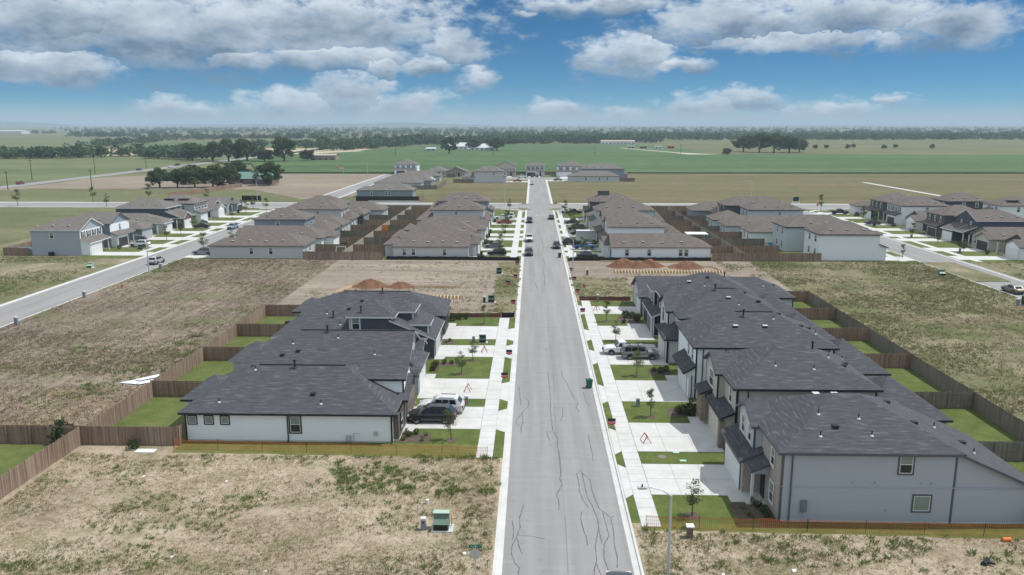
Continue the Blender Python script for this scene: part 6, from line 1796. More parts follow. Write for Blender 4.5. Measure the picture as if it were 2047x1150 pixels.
def car_proto(kind):
    if kind in CARS: return CARS[kind]
    K = KIND[kind]; L, W, H = K['L'], K['W'], K['H']
    hw = W / 2; zb = K['zb']; xf, xr = L / 2, -L / 2
    pick = 'pickup' in kind
    # stations rear->front: (x, half width factor, z bottom, z shoulder)
    T = K['tail']; B_ = K['belt']; Hd = K['hood']
    st = [(xr, .80, zb + .16, T - .34), (xr + .06, .90, zb + .06, T - .12), (xr + .28, .975, zb, T), (K['rb'], .99, zb, max(T, B_ - .02) if not pick else T), (K['rt'] * .5, 1.0, zb, B_ if not pick else T), (0.0, 1.0, zb, B_), (K['fb'] - .2, 1.0, zb, B_),
          (K['fb'], .995, zb, B_ - .02), (K['wf'], .985, zb, Hd), (xf - .45, .96, zb, Hd - .06), (xf - .14, .88, zb + .02, Hd - .16), (xf - .02, .78, zb + .08, Hd - .34), (xf, .72, zb + .12, Hd - .46)]
    if pick: st = [s for s in st if s[0] != K['rt'] * .5]
    st.sort(key=lambda s: s[0])
    rings = []
    for (x, f, z0, z1) in st:
        w = hw * f
        rings.append([(x, -w * .90, z0), (x, -w, z0 + (z1 - z0) * .35), (x, -w * .985, z0 + (z1 - z0) * .75), (x, -w * .94, z1 - .03), (x, -w * .80, z1),
                      (x, 0, z1 + .03), (x, w * .80, z1), (x, w * .94, z1 - .03), (x, w * .985, z0 + (z1 - z0) * .75), (x, w, z0 + (z1 - z0) * .35), (x, w * .90, z0)])
    body = MB()
    for a, b in zip(rings, rings[1:]):
        for j in range(10):
            if pick and a[0][0] < K['rb'] - .05 and j in (4, 5) and a[0][0] > xr + .02: continue
            body.poly([a[j], b[j], b[j + 1], a[j + 1]])
        body.poly([a[10], b[10], b[0], a[0]])
    body.poly(rings[0]); body.poly(list(reversed(rings[-1])))
    # cabin shell (roof + pillars)
    rw, bw = hw * .76, hw * .90
    fb, ft, rt, rb = K['fb'], K['ft'], K['rt'], K['rb']
    zt = H; z0 = B_ - .03
    prof = [(fb, z0, bw * .9), (ft + .05, zt - .06, rw * .97), (ft - .25, zt - .005, rw), ((ft + rt) / 2, zt, rw), (rt + .2, zt - .02, rw), (rt - .02, zt - .09, rw * .97), (rb, z0, bw * .92)]
    cab = MB()
    for (xa, za, wa), (xb, zb_, wb) in zip(prof, prof[1:]):
        cab.poly([(xa, -wa, za), (xa, wa, za), (xb, wb, zb_), (xb, -wb, zb_)])
    for s in (-1, 1):
        side = [(x, s * w, z) for x, z, w in prof]
        # side panel fan to belt line
        for (a, b) in zip(side[1:-1], side[2:-1]):
            pa = (a[0], s * bw, z0); pb = (b[0], s * bw, z0)
            q = [a, b, pb, pa]; cab.poly(q if s > 0 else list(reversed(q)))
        for k, e in ((1, 0), (-2, -1)):
            q = [side[e], side[k], (side[k][0], s * bw, z0)]
            cab.poly(q)
    for p in range(len(body.f)): pass
    parts = []
    bm_ = body
    n0 = len(bm_.v); bm_.v += cab.v; bm_.f += [tuple(i + n0 for i in f) for f in cab.f]; bm_.m += cab.m; bm_.uv += cab.uv
    if pick:      # bed floor and inner walls
        x0, x1 = xr + .12, rb - .08; w = hw * .78
        bd = MB(); zf = zb + .28
        bd.poly([(x0, -w, zf), (x1, -w, zf), (x1, w, zf), (x0, w, zf)])
        for y in (-w, w): bd.poly([(x0, y, zf), (x1, y, zf), (x1, y, T), (x0, y, T)])
        for x in (x0, x1): bd.poly([(x, -w, zf), (x, w, zf), (x, w, T), (x, -w, T)])
        parts.append(('bed_liner', bd.mesh('bed_liner', plain('bed_liner', (.06, .06, .065), .7)), (0, 0, 0)))
    bme = body.mesh('body', paint('paint_black', (.012, .013, .016)), True)
    # glass, a few mm proud
    def quad(pts): m = MB(); m.poly(pts); return m
    def lerp(a, b, t): return tuple(a[i] + (b[i] - a[i]) * t for i in range(3))
    p0, p1 = prof[0], prof[1]
    e = .012
    wl = lambda q, t: (q[0][0] + (q[1][0] - q[0][0]) * t, q[0][1] + (q[1][1] - q[0][1]) * t, q[0][2] + (q[1][2] - q[0][2]) * t)
    a, b = wl((p0, p1), .1), wl((p0, p1), .95)
    g = quad([(a[0] + e, -a[2] * .93, a[1] + e), (a[0] + e, a[2] * .93, a[1] + e), (b[0] + e, b[2] * .93, b[1] + e), (b[0] + e, -b[2] * .93, b[1] + e)])
    parts.append(('windscreen', g.mesh('windscreen', M_CARGL), (0, 0, 0)))
    p0, p1 = prof[-1], prof[-2]
    a, b = wl((p0, p1), .18), wl((p0, p1), .92)
    g = quad([(a[0] - e, a[2] * .86, a[1] + e), (a[0] - e, -a[2] * .86, a[1] + e), (b[0] - e, -b[2] * .9, b[1] + e), (b[0] - e, b[2] * .9, b[1] + e)])
    parts.append(('rear_window', g.mesh('rear_window', M_CARGL), (0, 0, 0)))
    xs0, xs1 = rt + .12, ft + .02
    nwin = 2 if ('pickup' in kind and kind == 'smallpickup') else (2 if kind in ('sedan', 'pickup') else 3)
    if kind == 'smallpickup': nwin = 1
    zl, zh = B_ + .03, zt - .14
    for s in (-1, 1):
        for i in range(nwin):
            xa = xs0 + (xs1 - xs0) * i / nwin + .035; xb = xs0 + (xs1 - xs0) * (i + 1) / nwin - .035
            def yy(z): return s * (bw + (rw - bw) * (z - z0) / (zt - z0) + .012)
            xf_ = (.34 * (fb - ft) if i == nwin - 1 else 0); xr_ = (.25 * (rt - rb) if i == 0 and kind != 'pickup' else 0)
            q = [(xa - xr_, yy(zl), zl), (xb + xf_, yy(zl), zl), (xb, yy(zh), zh), (xa, yy(zh), zh)]
            g = quad(q if s < 0 else list(reversed(q)))
            parts.append(('side_window', g.mesh('side_window', M_CARGL), (0, 0, 0)))
    # lamps, bumpers, plates, mirrors, arches
    for s in (-1, 1):
        m = MB(); m.box(xf - .26, xf - .03, min(s * hw * .56, s * hw * .87), max(s * hw * .56, s * hw * .87), Hd - .36, Hd - .18)
        parts.append(('headlight', m.mesh('headlight', M_HLAMP), (0, 0, 0)))
        m = MB(); m.box(xr - .012, xr + .2, min(s * hw * .66, s * hw * .93), max(s * hw * .66, s * hw * .93), T - .34, T - .1)
        parts.append(('tail_light', m.mesh('tail_light', M_TLAMP), (0, 0, 0)))
        m = MB(); m.box(fb - .25, fb - .1, min(s * (bw + .02), s * (bw + .2)), max(s * (bw + .02), s * (bw + .2)), B_ + .02, B_ + .17)
        parts.append(('mirror', m.mesh('mirror', M_BLACK), (0, 0, 0)))
        for x in (K['wf'], K['wb']):
            m = MB(); r = K['wr'] * 1.16; n = 14
            q = [(x + cos(pi * i / n) * r, s * (hw + .004), K['wr'] + sin(pi * i / n) * r) for i in range(n + 1)] + [(x - r, s * (hw + .004), zb + .02), (x + r, s * (hw + .004), zb + .02)]
            m.poly(q if s < 0 else list(reversed(q)))
            parts.append(('wheel_arch', m.mesh('wheel_arch', M_BLACK), (0, 0, 0)))
    m = MB(); m.box(xf - .2, xf + .04, -hw * .74, hw * .74, zb + .05, zb + .22); parts.append(('front_bumper', m.mesh('front_bumper', M_BLACK), (0, 0, 0)))
    m = MB(); m.box(xr - .04, xr + .2, -hw * .8, hw * .8, zb + .1, zb + .28); parts.append(('rear_bumper', m.mesh('rear_bumper', M_BLACK if kind != 'pickup' else M_GALV), (0, 0, 0)))
    m = MB(); m.box(xf - .06, xf + .012, -hw * .45, hw * .45, Hd - .46, Hd - .26); parts.append(('grille', m.mesh('grille', M_BLACK), (0, 0, 0)))
    if kind in ('boxsuv', 'suv'):
        for s in (-1, 1):
            m = MB(); m.box(rt + .3, ft - .35, s * rw * .88 - .02, s * rw * .88 + .02, zt - .01, zt + .05); parts.append(('roof_rail', m.mesh('roof_rail', M_BLACK), (0, 0, 0)))
    if kind == 'boxsuv':
        for x in (-.3, -1.3):
            m = MB(); m.box(x - .03, x + .03, -rw * .88, rw * .88, zt + .02, zt + .06); parts.append(('roof_bar', m.mesh('roof_bar', M_BLACK), (0, 0, 0)))
    CARS[kind] = (bme, parts, K)
    return CARS[kind]
def car(name, label, kind, col, x, y, ang, z=0.05, group='parked cars', metal=.0):
    """ang: direction of the bonnet, degrees from +x"""
    bme, parts, K = car_proto(kind)
    e = empty(name, (x, y, z), R(ang)); tag(e, label, 'pickup' if 'pickup' in kind else ('van' if kind == 'van' else 'car'), group)
    b = link('body', bme, e)
    b.material_slots[0].link = 'OBJECT'; b.material_slots[0].material = paint('paint_%s' % ('_'.join('%d' % int(c * 999) for c in col)), col, metal)
    for n, me, loc in parts: link(n, me, e, loc)
    t, m, d = wheel_meshes(K['wr'])
    for x_ in (K['wf'], K['wb']):
        for s in (-1, 1):
            w = link('wheel', t, e, (x_, s * (K['W'] / 2 - .10), K['wr']))
            link('rim', m, w); link('brake_disc', d, w)
    return e
BLK = (.010, .011, .014); DKB = (.02, .028, .04); WHT = (.72, .73, .74); SLV = (.46, .48, .5); GRY = (.11, .115, .125); RED = (.28, .025, .03); BLU = (.02, .10, .36); GLD = (.24, .21, .18)
car('parked_car', 'black sport utility on the drive of the white house', 'suv', BLK, -9.9, 75.2, 180)
car('parked_car', 'white crossover beside the black sport utility on the white house drive', 'suv', (.6, .61, .63), -9.3, 77.9, 177)
car('parked_pickup', 'small white pickup on the drive of the light grey house', 'smallpickup', WHT, 11.6, 99.7, 182)
car('parked_car', 'dark grey boxy sport utility with roof bars beside the white pickup', 'boxsuv', (.19, .2, .205), 13.6, 97.6, 2, metal=.2)
RZ = -.10
car('parked_car', 'dark car cut off by the bottom edge of the picture on the road', 'hatch', DKB, 5.65, 45.1, 90, RZ, 'cars on the main street')
car('parked_car', 'dark sport utility at the left kerb, nearest car parked on the main street', 'suv', (.03, .035, .045), -.85, 179.4, -90, RZ, 'cars on the main street')
car('parked_pickup', 'white pickup facing the camera at the left kerb', 'pickup', WHT, -.85, 201.5, -90, RZ, 'cars on the main street')
car('parked_car', 'dark blue-grey car far up the left kerb of the main street', 'suv', DKB, -1.0, 240.3, -90, RZ, 'cars on the main street')
car('parked_car', 'dark sedan far up the right kerb of the main street', 'sedan', (.04, .05, .065), 5.8, 249.5, 90, RZ, 'cars on the main street')
car('parked_car', 'black car facing the camera at the right kerb of the main street', 'hatch', BLK, 5.75, 189.9, -90, RZ, 'cars on the main street')
car('parked_car', 'black sport utility crosswise behind the black car on the right', 'suv', BLK, 9.6, 194.4, 2)
car('parked_pickup', 'bright blue pickup on the first right drive of the middle block', 'pickup', BLU, 12.1, 187.2, 2)
car('parked_car', 'dark grey sedan before the white brown-roofed house', 'sedan', (.05, .055, .065), 12.1, 175.4, 4)
car('parked_car', 'dark sport utility beside the trailer on the right drives', 'suv', BLK, 12.2, 211.8, 180)
car('parked_van', 'grey minivan on the right drives of the middle block', 'van', (.05, .055, .065), 12.0, 222.0, 178)
car('parked_car', 'black sedan before the dark grey two-storey house', 'sedan', BLK, 11.6, 236, 180)
car('parked_pickup', 'black pickup at the right corner of the crossing', 'pickup', BLK, 13.4, 262.5, 8)
car('parked_car', 'white car behind the black pickup at the right corner', 'sedan', WHT, 11.2, 266.4, 8)
car('parked_car', 'black hatchback with red lamps on the first left drive of the middle block', 'hatch', BLK, -8.0, 178.0, 178)
car('parked_car', 'grey sedan on the second left drive of the middle block', 'sedan', GRY, -9.2, 188.6, 177)
car('parked_car', 'red car on the left drives of the middle block', 'sedan', RED, -8.4, 236.2, 180)
car('parked_car', 'white sedan beyond the red car on the left drives', 'sedan', WHT, -9.6, 247.8, 180)
car('parked_van', 'white van beside the white sedan near the crossing, left', 'van', WHT, -8.2, 250.2, 176)
car('parked_car', 'white crossover on the drive of the dark gabled left street house', 'suv', WHT, -94.6, 188.6, 180, group='cars on the left street')
car('moving_car', 'silver crossover driving away on the left street', 'suv', SLV, -80.0, 166.0, 90, RZ, 'cars on the left street', .3)
car('parked_car', 'grey-blue sport utility on the drive beside the light grey house, left street', 'suv', (.16, .18, .21), -74.4, 177.0, 180, group='cars on the left street')
car('parked_car', 'light blue sport utility facing the camera on the left street', 'suv', (.22, .3, .36), -84.9, 223.2, -90, RZ, 'cars on the left street')
car('parked_car', 'dark sedan on the drive of the red-brick gabled house', 'sedan', BLK, -94.2, 224.2, 180, group='cars on the left street')
car('parked_car', 'bronze sedan at the kerb of the right street, right picture edge', 'sedan', GLD, 84.7, 140.4, 93, RZ, 'cars on the right street', .4)
car('parked_car', 'dark sedan on the drive of the white shuttered house, right street', 'sedan', (.03, .03, .05), 100.0, 237.0, 0, group='cars on the right street')
car('parked_pickup', 'black pickup on the drive at the right street junction', 'pickup', BLK, 100.4, 264.4, 0, group='cars on the right street')
car('moving_car', 'red-brown car on the county road at the far left', 'suv', (.2, .04, .04), -250.4, 387, 90, .06, 'cars on the county road')
car('moving_car', 'blue car on the county road at the far left', 'sedan', (.03, .05, .14), -250.4, 507, 90, .06, 'cars on the county road')
car('moving_car', 'white car on the county road near the grove', 'suv', WHT, -245, 540, -90, .06, 'cars on the county road')
car('moving_car', 'black pickup on the county road near the grove', 'pickup', BLK, -250.4, 563, 90, .06, 'cars on the county road')
car('parked_car', 'white sport utility on the street before the turning head', 'suv', WHT, -.4, 392, -90, .06, 'cars at the turning head')
car('parked_car', 'red car on the drive left of the turning head', 'sedan', RED, -8, 411, 180, .07, 'cars at the turning head')
car('parked_car', 'dark sedan on the drive right of the turning head', 'sedan', GRY, 13, 419.5, 6, .07, 'cars at the turning head')
car('parked_pickup', 'white pickup across the turning head', 'pickup', WHT, -6, 441, 5, .07, 'cars at the turning head')
car('parked_car', 'dark car before the black garage at the turning head', 'suv', BLK, -.4, 449, 90, .08, 'cars at the turning head')
car('parked_car', 'second dark car before the black garage at the turning head', 'suv', GRY, 2.2, 449, 90, .08, 'cars at the turning head')
car('parked_van', 'white van parked beside the green-roofed farmhouse', 'van', WHT, -142, 379, 10, 0, 'cars at the farmhouse')
car('parked_car', 'dark car parked beside the green-roofed farmhouse', 'suv', BLK, -148.5, 380, 10, 0, 'cars at the farmhouse')
# box trailer
e = empty('box_trailer', (13.4, 200.6, 0)); tag(e, 'ribbed grey-white box trailer on the right drives of the middle block', 'trailer')
m = MB(); m.box(-2.4, 2.4, -1.05, 1.05, .5, 2.75); m.build('box', plain('trailer_skin', (.42, .44, .46), .4, .5, .2), e)
m = MB()
for i in range(13): m.box(-2.4 + i * .4 - .02, -2.4 + i * .4 + .02, -1.07, 1.07, .52, 2.72)
m.build('rib', M_GTRIM, e)
m = MB(); m.box(-2.45, 2.45, -1.1, 1.1, 2.75, 2.8); m.build('roof_skin', M_WTRIM, e)
m = MB(); m.bar((-2.4, 0, .45), (-3.5, 0, .45), .12, .1); m.build('drawbar', M_BLACK, e)
for x in (-.4, .45):
    for s in (-1, 1):
        w = link('wheel', wheel_meshes(.34)[0], e, (x, s * 1.0, .34)); link('rim', wheel_meshes(.34)[1], w)

# ------------------------------------------------------------------ street furniture and small things
def lamp(label, x, y, h=7.0, arm=2.2, ang=180.0):
    e = empty('street_lamp', (x, y, 0), R(ang)); tag(e, label, 'street lamp', 'street lamps')
    m = MB(); m.tube((0, 0, 0), (0, 0, h), .11, .07, 10); m.tube((0, 0, 0), (0, 0, .35), .2, .16, 10); m.build('pole', M_GALV, e, True)
    m = MB(); P = [(0, 0, h - .05), (arm * .35, 0, h + .32), (arm * .75, 0, h + .5), (arm, 0, h + .5)]
    for a, b in zip(P, P[1:]): m.tube(a, b, .04, .035, 8)
    m.build('arm', M_GALV, e, True)
    m = MB(); m.box(arm - .1, arm + .5, -.13, .13, h + .44, h + .54); m.box(arm + .05, arm + .42, -.1, .1, h + .40, h + .44, 1); m.build('lamp_head', [M_GALV, M_HLAMP], e)
    m = MB(); m.tube((arm + .2, 0, h + .54), (arm + .2, 0, h + .72), .05, n=8); m.build('photocell', M_BLACK, e)
# lamp in the foreground: top of its pole shows at the bottom right of the road
lamp('grey street lamp with curved arm in the foreground right of the road', 8.85, 47.2, 6.0, 1.65, 180)
lamp('street lamp at the right kerb beside the building plot', 7.9, 154.2, 7.0, 1.6, 180)
lamp('street lamp on the left street beside the stubble lot', -76.4, 155.0, 7.0, 1.8, 180)
lamp('street lamp left of the main street beyond the cross road', -10.4, 297, 7.5, 1.6, 0)
lamp('street lamp at the end of the left street by the dark entry fence', -105.2, 303.5, 8.0, 1.8, 0)
lamp('street lamp behind the right block beside the cross road', 81.0, 300, 8.0, 1.8, 200)
lamp('street lamp on the far left street by the crop field', -88.5, 430, 8.0, 1.8, 180)

FONT = {}
def text(body, size, mat, parent, loc, rot, name='lettering'):
    c = bpy.data.curves.new(name, 'FONT'); c.body = body; c.size = size; c.align_x = 'CENTER'; c.align_y = 'CENTER'; c.extrude = .002
    c.materials.append(mat)
    o = bpy.data.objects.new(name, c); COL.objects.link(o)
    bpy.context.view_layer.update()
    me = bpy.data.meshes.new_from_object(o.evaluated_get(bpy.context.evaluated_depsgraph_get()))
    bpy.data.objects.remove(o)
    n = link(name, me, parent, loc); n.rotation_euler = rot
    return n
M_SIGNG = plain('sign_green', (0.0, 0.16, 0.095), .4); M_WHITE = plain('sign_white', (.8, .8, .78), .4); M_RED = plain('sign_red', (.45, .02, .03), .4)
# street-name sign at the bottom edge, its octagon seen from behind
e = empty('street_sign', (-3.55, 46.6, 0)); tag(e, 'green street-name sign above the back of an octagon at the bottom edge', 'sign')
m = MB(); m.tube((0, 0, 0), (0, 0, 2.85), .03, n=8); m.build('pole', M_GALV, e)
m = MB(); m.box(-.42, .42, -.012, .012, 2.5, 2.74); o = m.build('name_plate', M_SIGNG, e)
text('Tondia', .17, M_WHITE, o, (-.08, -.016, 2.62), (pi / 2, 0, 0)); text('St', .09, M_WHITE, o, (.3, -.016, 2.66), (pi / 2, 0, 0))
m = MB(); m.box(-.012, .012, -.42, .42, 2.78, 3.0); m.build('cross_plate', M_SIGNG, e)
m = MB(); q = [(.36 * cos(pi / 8 + pi / 4 * i), 2.05 + .36 * sin(pi / 8 + pi / 4 * i)) for i in range(8)]
m.poly([(x, .02, z) for x, z in q]); m.poly([(x, .035, z) for x, z in reversed(q)])
for i in range(8):
    a, b = q[i], q[(i + 1) % 8]; m.poly([(a[0], .02, a[1]), (a[0], .035, a[1]), (b[0], .035, b[1]), (b[0], .02, b[1])])
m.build('octagon_plate', M_GALV, e)
def stop_sign(label, x, y):
    e = empty('stop_sign', (x, y, 0)); tag(e, label, 'stop sign', 'stop signs')
    m = MB(); m.tube((0, 0, 0), (0, 0, 2.9), .035, n=6); m.build('pole', M_GALV, e)
    for nm, r, yy, mt in (('plate_edge', .42, -.04, M_WHITE), ('plate', .385, -.05, M_RED)):
        m = MB(); q = [(r * cos(pi / 8 + pi / 4 * i), 2.45 + r * sin(pi / 8 + pi / 4 * i)) for i in range(8)]
        m.poly([(a, yy, b) for a, b in q])
        if nm == 'plate_edge': m.poly([(a, yy + .012, b) for a, b in reversed(q)])
        o = m.build(nm, mt, e)
    text('STOP', .28, M_WHITE, o, (0, -.056, 2.45), (pi / 2, 0, 0))
stop_sign('red stop sign at the right corner of the main street crossing', 8.0, 275.0)
stop_sign('red stop sign at the right street junction', 95.2, 270.5)
e = empty('notice_board', (97.5, 299.8, 0)); tag(e, 'dark green notice board beyond the right street junction', 'sign')
m = MB(); m.box(-1.4, 1.4, -.06, .06, 1.0, 2.5); m.build('board', plain('board_green', (.01, .035, .035), .5), e)
m = MB(); m.box(-1.3, -1.15, -.08, .08, 0, 2.6); m.build('post', M_WTRIM, e); m = MB(); m.box(1.15, 1.3, -.08, .08, 0, 2.6); m.build('post', M_WTRIM, e)
m = MB(); m.box(-1.5, 1.5, -.3, .3, 0, .4); m.build('plinth', M_CONC, e)

# builder yard signs: black over red shields
YS = None
def yard_sign(label, x, y):
    global YS
    if YS is None:
        a = MB(); a.box(-.30, .30, -.012, .012, .62, .86)
        b = MB()
        pr = [(-.30, .62), (-.30, .42), (0, .30), (.30, .42), (.30, .62)]
        b.poly([(p, -.012, z) for p, z in pr][::-1]); b.poly([(p, .012, z) for p, z in pr])
        c = MB(); c.box(-.30, .30, -.016, -.012, .55, .60); c.box(-.22, .22, -.016, -.012, .46, .50)
        s = MB(); s.tube((-.2, 0, 0), (-.2, 0, .5), .01, n=5); s.tube((.2, 0, 0), (.2, 0, .5), .01, n=5)
        YS = (a.mesh('top_panel', M_BLACK), b.mesh('shield_panel', plain('sign_crimson', (.38, .03, .05), .5)), c.mesh('stripe', plain('sign_pink', (.7, .35, .38), .5)), s.mesh('stake', M_GALV))
    e = empty('yard_sign', (x, y, 0)); tag(e, label, 'yard sign', 'black and red yard signs along the kerbs')
    e.scale = (1.25, 1, 1.25)
    for n, me in zip(('top_panel', 'shield_panel', 'stripe', 'stake'), YS): link(n, me, e)
for i, (x, y) in enumerate([(-3.15, 87.9), (-2.9, 97.4), (-3.1, 126.6), (-4.4, 142.6), (-3.2, 148.9), (-3.2, 163.6)]):
    yard_sign(f'{ORD[i]} black and red yard sign by the left kerb, from the camera', x, y)
for i, (x, y) in enumerate([(7.75, 73.6), (7.8, 121.0), (7.8, 135.8), (7.8, 147.0), (7.8, 156.5)]):
    yard_sign(f'{ORD[i]} black and red yard sign by the right kerb, from the camera', x, y)

# red sawhorses on the drives
def sawhorse(label, x, y, ang=90):
    e = empty('sawhorse', (x, y, .05), R(ang)); tag(e, label, 'sawhorse', 'red sawhorses on the drives')
    mt = plain('sawhorse_red', (.33, .03, .03), .5)
    m = MB(); m.box(-.45, .45, -.03, .03, .62, .74); m.build('beam', mt, e)
    for sx in (-1, 1):
        for sy in (-1, 1):
            m = MB(); m.bar((sx * .40, sy * .02, .68), (sx * .48, sy * .38, 0), .06, .05); m.build('leg', mt, e)
sawhorse('red sawhorse on the drive of the pale blue-grey house', -7.1, 84.4, 85)
sawhorse('red sawhorse on the drive of the slate-blue house', -6.2, 100.0, 95)
sawhorse('red sawhorse on the drive of the beige house', 10.6, 70.4, 100)
sawhorse('red sawhorse on the drive of the front-gabled house', 10.2, 124.0, 60)

# electrical boxes
def transformer(label, x, y, col, s=1.0, lid=None):
    e = empty('transformer', (x, y, 0)); e.scale = (s, s, s); tag(e, label, 'transformer', 'pad transformers')
    m = MB(); m.box(-.62, .78, -.5, .55, -.02, .1); m.build('pad', M_CONC, e)
    m = MB(); prof = [(-.42, .1), (-.42, .52), (-.05, .78), (-.02, 1.05), (.42, 1.12), (.42, .1)]   # y,z
    for s_ in (-.5, .5):
        q = [(s_, y_, z_) for y_, z_ in prof]; m.poly(q if s_ > 0 else list(reversed(q)))
    for i in range(len(prof) - 1):
        (a, b), (c, d) = prof[i], prof[i + 1]
        m.poly([(-.5, a, b), (.5, a, b), (.5, c, d), (-.5, c, d)])
    m.build('cabinet', col, e)
    m = MB(); m.box(-.44, .44, -.435, -.42, .14, .5); m.build('door', plain('door_dark_green', (.012, .016, .014), .5), e)
    m = MB(); m.box(-.53, .53, -.05, .45, 1.1, 1.15); m.build('lid', lid or col, e)
GRN = plain('transformer_green', (.125, .19, .155), .45); GRNP = plain('pale_green_lid', (.36, .48, .4), .45); DGR = plain('dark_transformer_green', (.02, .05, .042), .45)
transformer('large green transformer on a concrete pad in the near lot', -6.55, 53.6, GRN, 1.12, GRNP)
transformer('dark green transformer on the lawn between slate-blue and pale houses', -6.7, 104.5, DGR, .9)
transformer('dark green transformer on graded soil near the silt fence', -6.8, 129.4, DGR, 1.0)
transformer('dark green transformer among weeds near the middle block, left', -6.6, 155.3, DGR, 1.0)
transformer('dark green transformer at the right picture edge by the bronze sedan', 80.6, 129.4, DGR, 1.3)
transformer('grey-green transformer on the grassy lot by the right street', 79.6, 155.2, GRN, 1.1)
transformer('pale green transformer on the lot beside the grey far-left house', -90.8, 159.6, GRNP, 1.0)
transformer('dark transformer on a lawn of the left street', -92.2, 184.0, DGR, 1.0)
def pedestal(label, x, y, h=.95, w=.36, body=None):
    e = empty('pedestal', (x, y, 0)); tag(e, label, 'pedestal', 'utility pedestals')
    m = MB(); m.box(-w / 2, w / 2, -w * .4, w * .4, 0, h * .84); m.build('case', body or plain('pedestal_grey', (.21, .24, .28), .5), e)
    m = MB(); m.box(-w * .56, w * .56, -w * .46, w * .46, h * .84, h); m.build('cap', plain('pedestal_cap', (.6, .63, .65), .5), e)
    m = MB(); m.box(-.06, .06, -w * .4 - .02, -w * .4, h * .6, h * .7); m.build('latch', M_BLACK, e)
pedestal('grey utility pedestal left of the large green transformer', -7.85, 53.5)
pedestal('grey utility pedestal on the lawn strip behind the white crossover', -6.9, 80.2)
pedestal('grey utility pedestal on the beige house lawn', 11.1, 80.0)
pedestal('utility pedestal next to the dark transformer on graded soil', -7.95, 129.2, 1.1, .4, DGR)
pedestal('grey utility pedestal behind the rust silt fence on the right', 10.9, 130.6, 1.2, .4)
pedestal('green utility pedestal on the right building plot', 10.7, 154.3, 1.2, .45, GRN)
pedestal('grey pedestal beside the transformer at the right picture edge', 79.0, 129.2, 1.2, .45)
pedestal('grey pedestal on the stubble lot by the left kerb, nearest', -76.0, 112.6, 1.2, .45)
pedestal('grey pedestal on the stubble lot by the left kerb, second', -76.2, 131.2, 1.2, .45)
pedestal('grey pedestal on the stubble lot by the left kerb, third', -75.8, 158.8, 1.2, .45)
pedestal('pedestal next to the dark transformer on the lawn', -7.9, 104.4, 1.0)
pedestal('pedestal on a lawn of the right street, nearer one', 98.2, 184.6, 1.1, .4)
pedestal('pedestal on a lawn of the right street, farther one', 98.2, 208.8, 1.1, .4)
def hydrant(label, x, y, col):
    e = empty('hydrant', (x, y, 0)); tag(e, label, 'hydrant', 'fire hydrants')
    m = MB(); m.tube((0, 0, 0), (0, 0, .62), .12, .11, 10); m.tube((0, 0, 0), (0, 0, .06), .19, n=10); m.build('barrel', col, e, True)
    m = MB(); m.tube((0, 0, .62), (0, 0, .78), .14, .05, 10); m.tube((0, 0, .78), (0, 0, .86), .03, n=6); m.build('bonnet', col, e)
    for s in (-1, 1):
        m = MB(); m.tube((s * .1, 0, .45), (s * .22, 0, .45), .06, n=8); m.build('outlet', col, e)
hydrant('red fire hydrant on the right plot near the rust silt fence', 9.3, 141.6, M_RED)
hydrant('orange-red fire hydrant beside the left street kerb', -74.0, 139.6, plain('hydrant_orange', (.5, .09, .02), .5))
def riser(label, x, y, h=.8, col=M_WHITE):
    m = MB((x, y, 0)); m.tube((x, y, 0), (x + .03, y, h), .035, .03, 8); m.tube((x + .03, y, h), (x + .03, y, h + .04), .045, n=8)
    tag(m.build('marker_post', col), label, 'marker post', 'thin utility marker posts')
riser('white marker post left of the grey pedestal in the near lot', -8.55, 55.4, .95, M_GALV); riser('thin white marker post in the near lot left of the pedestal', -9.6, 52.6, .55)
riser('white marker post by the pedestal on the stubble lot', -74.9, 112.0); riser('white marker post in the grassy lot by the right transformer', 76.4, 132.0)
riser('yellow marker post beside the large green transformer', -5.85, 53.95, .9, plain('marker_yellow', (.6, .42, .03), .5))
# brick mailbox-like pillar at the right netting
e = empty('brick_pillar', (11.35, 52.9, 0)); tag(e, 'short red-brown pillar with white cap by the right netting', 'pillar')
m = MB(); m.box(-.2, .2, -.2, .2, 0, .85); m.build('shaft', M_BRICKR, e); m = MB(); m.box(-.27, .27, -.27, .27, .85, .93); m.build('cap', M_WHITE, e)
m = MB((-8.1, 57.6, 0)); m.tube((-8.1, 57.6, 0), (-8.1, 57.6, .32), .16, .13, 10); m.tube((-8.1, 57.6, .32), (-8.1, 57.6, .36), .15, .08, 10)
tag(m.build('junction_cap', plain('pedestal_cap', (.6, .63, .65), .5)), 'small grey-white cap standing in the near lot weeds', 'utility cap')
# lids in the lawn of the big grey house
def lid(label, x, y, w, l, mat):
    m = MB((x, y, 0)); m.box(x - w / 2, x + w / 2, y - l / 2, y + l / 2, 0, .045); m.box(x - w / 2 + .04, x + w / 2 - .04, y - l / 2 + .04, y + l / 2 - .04, .045, .055)
    tag(m.build('valve_lid', mat), label, 'lid', 'ground lids')
MINT = plain('mint_lid', (.45, .6, .5), .6)
lid('upper pale mint lid in the lawn strip of the big grey house', 13.0, 68.0, .55, .35, MINT); lid('lower pale mint lid in the lawn strip of the big grey house', 13.3, 66.2, .55, .35, MINT)
m = MB(); m.tube((11.6, 67.0, 0), (11.6, 67.0, .05), .42, .4, 16); tag(m.build('manhole_cover', plain('manhole_iron', (.2, .17, .14), .8)), 'round manhole cover in the lawn strip beside the mint lids', 'manhole')
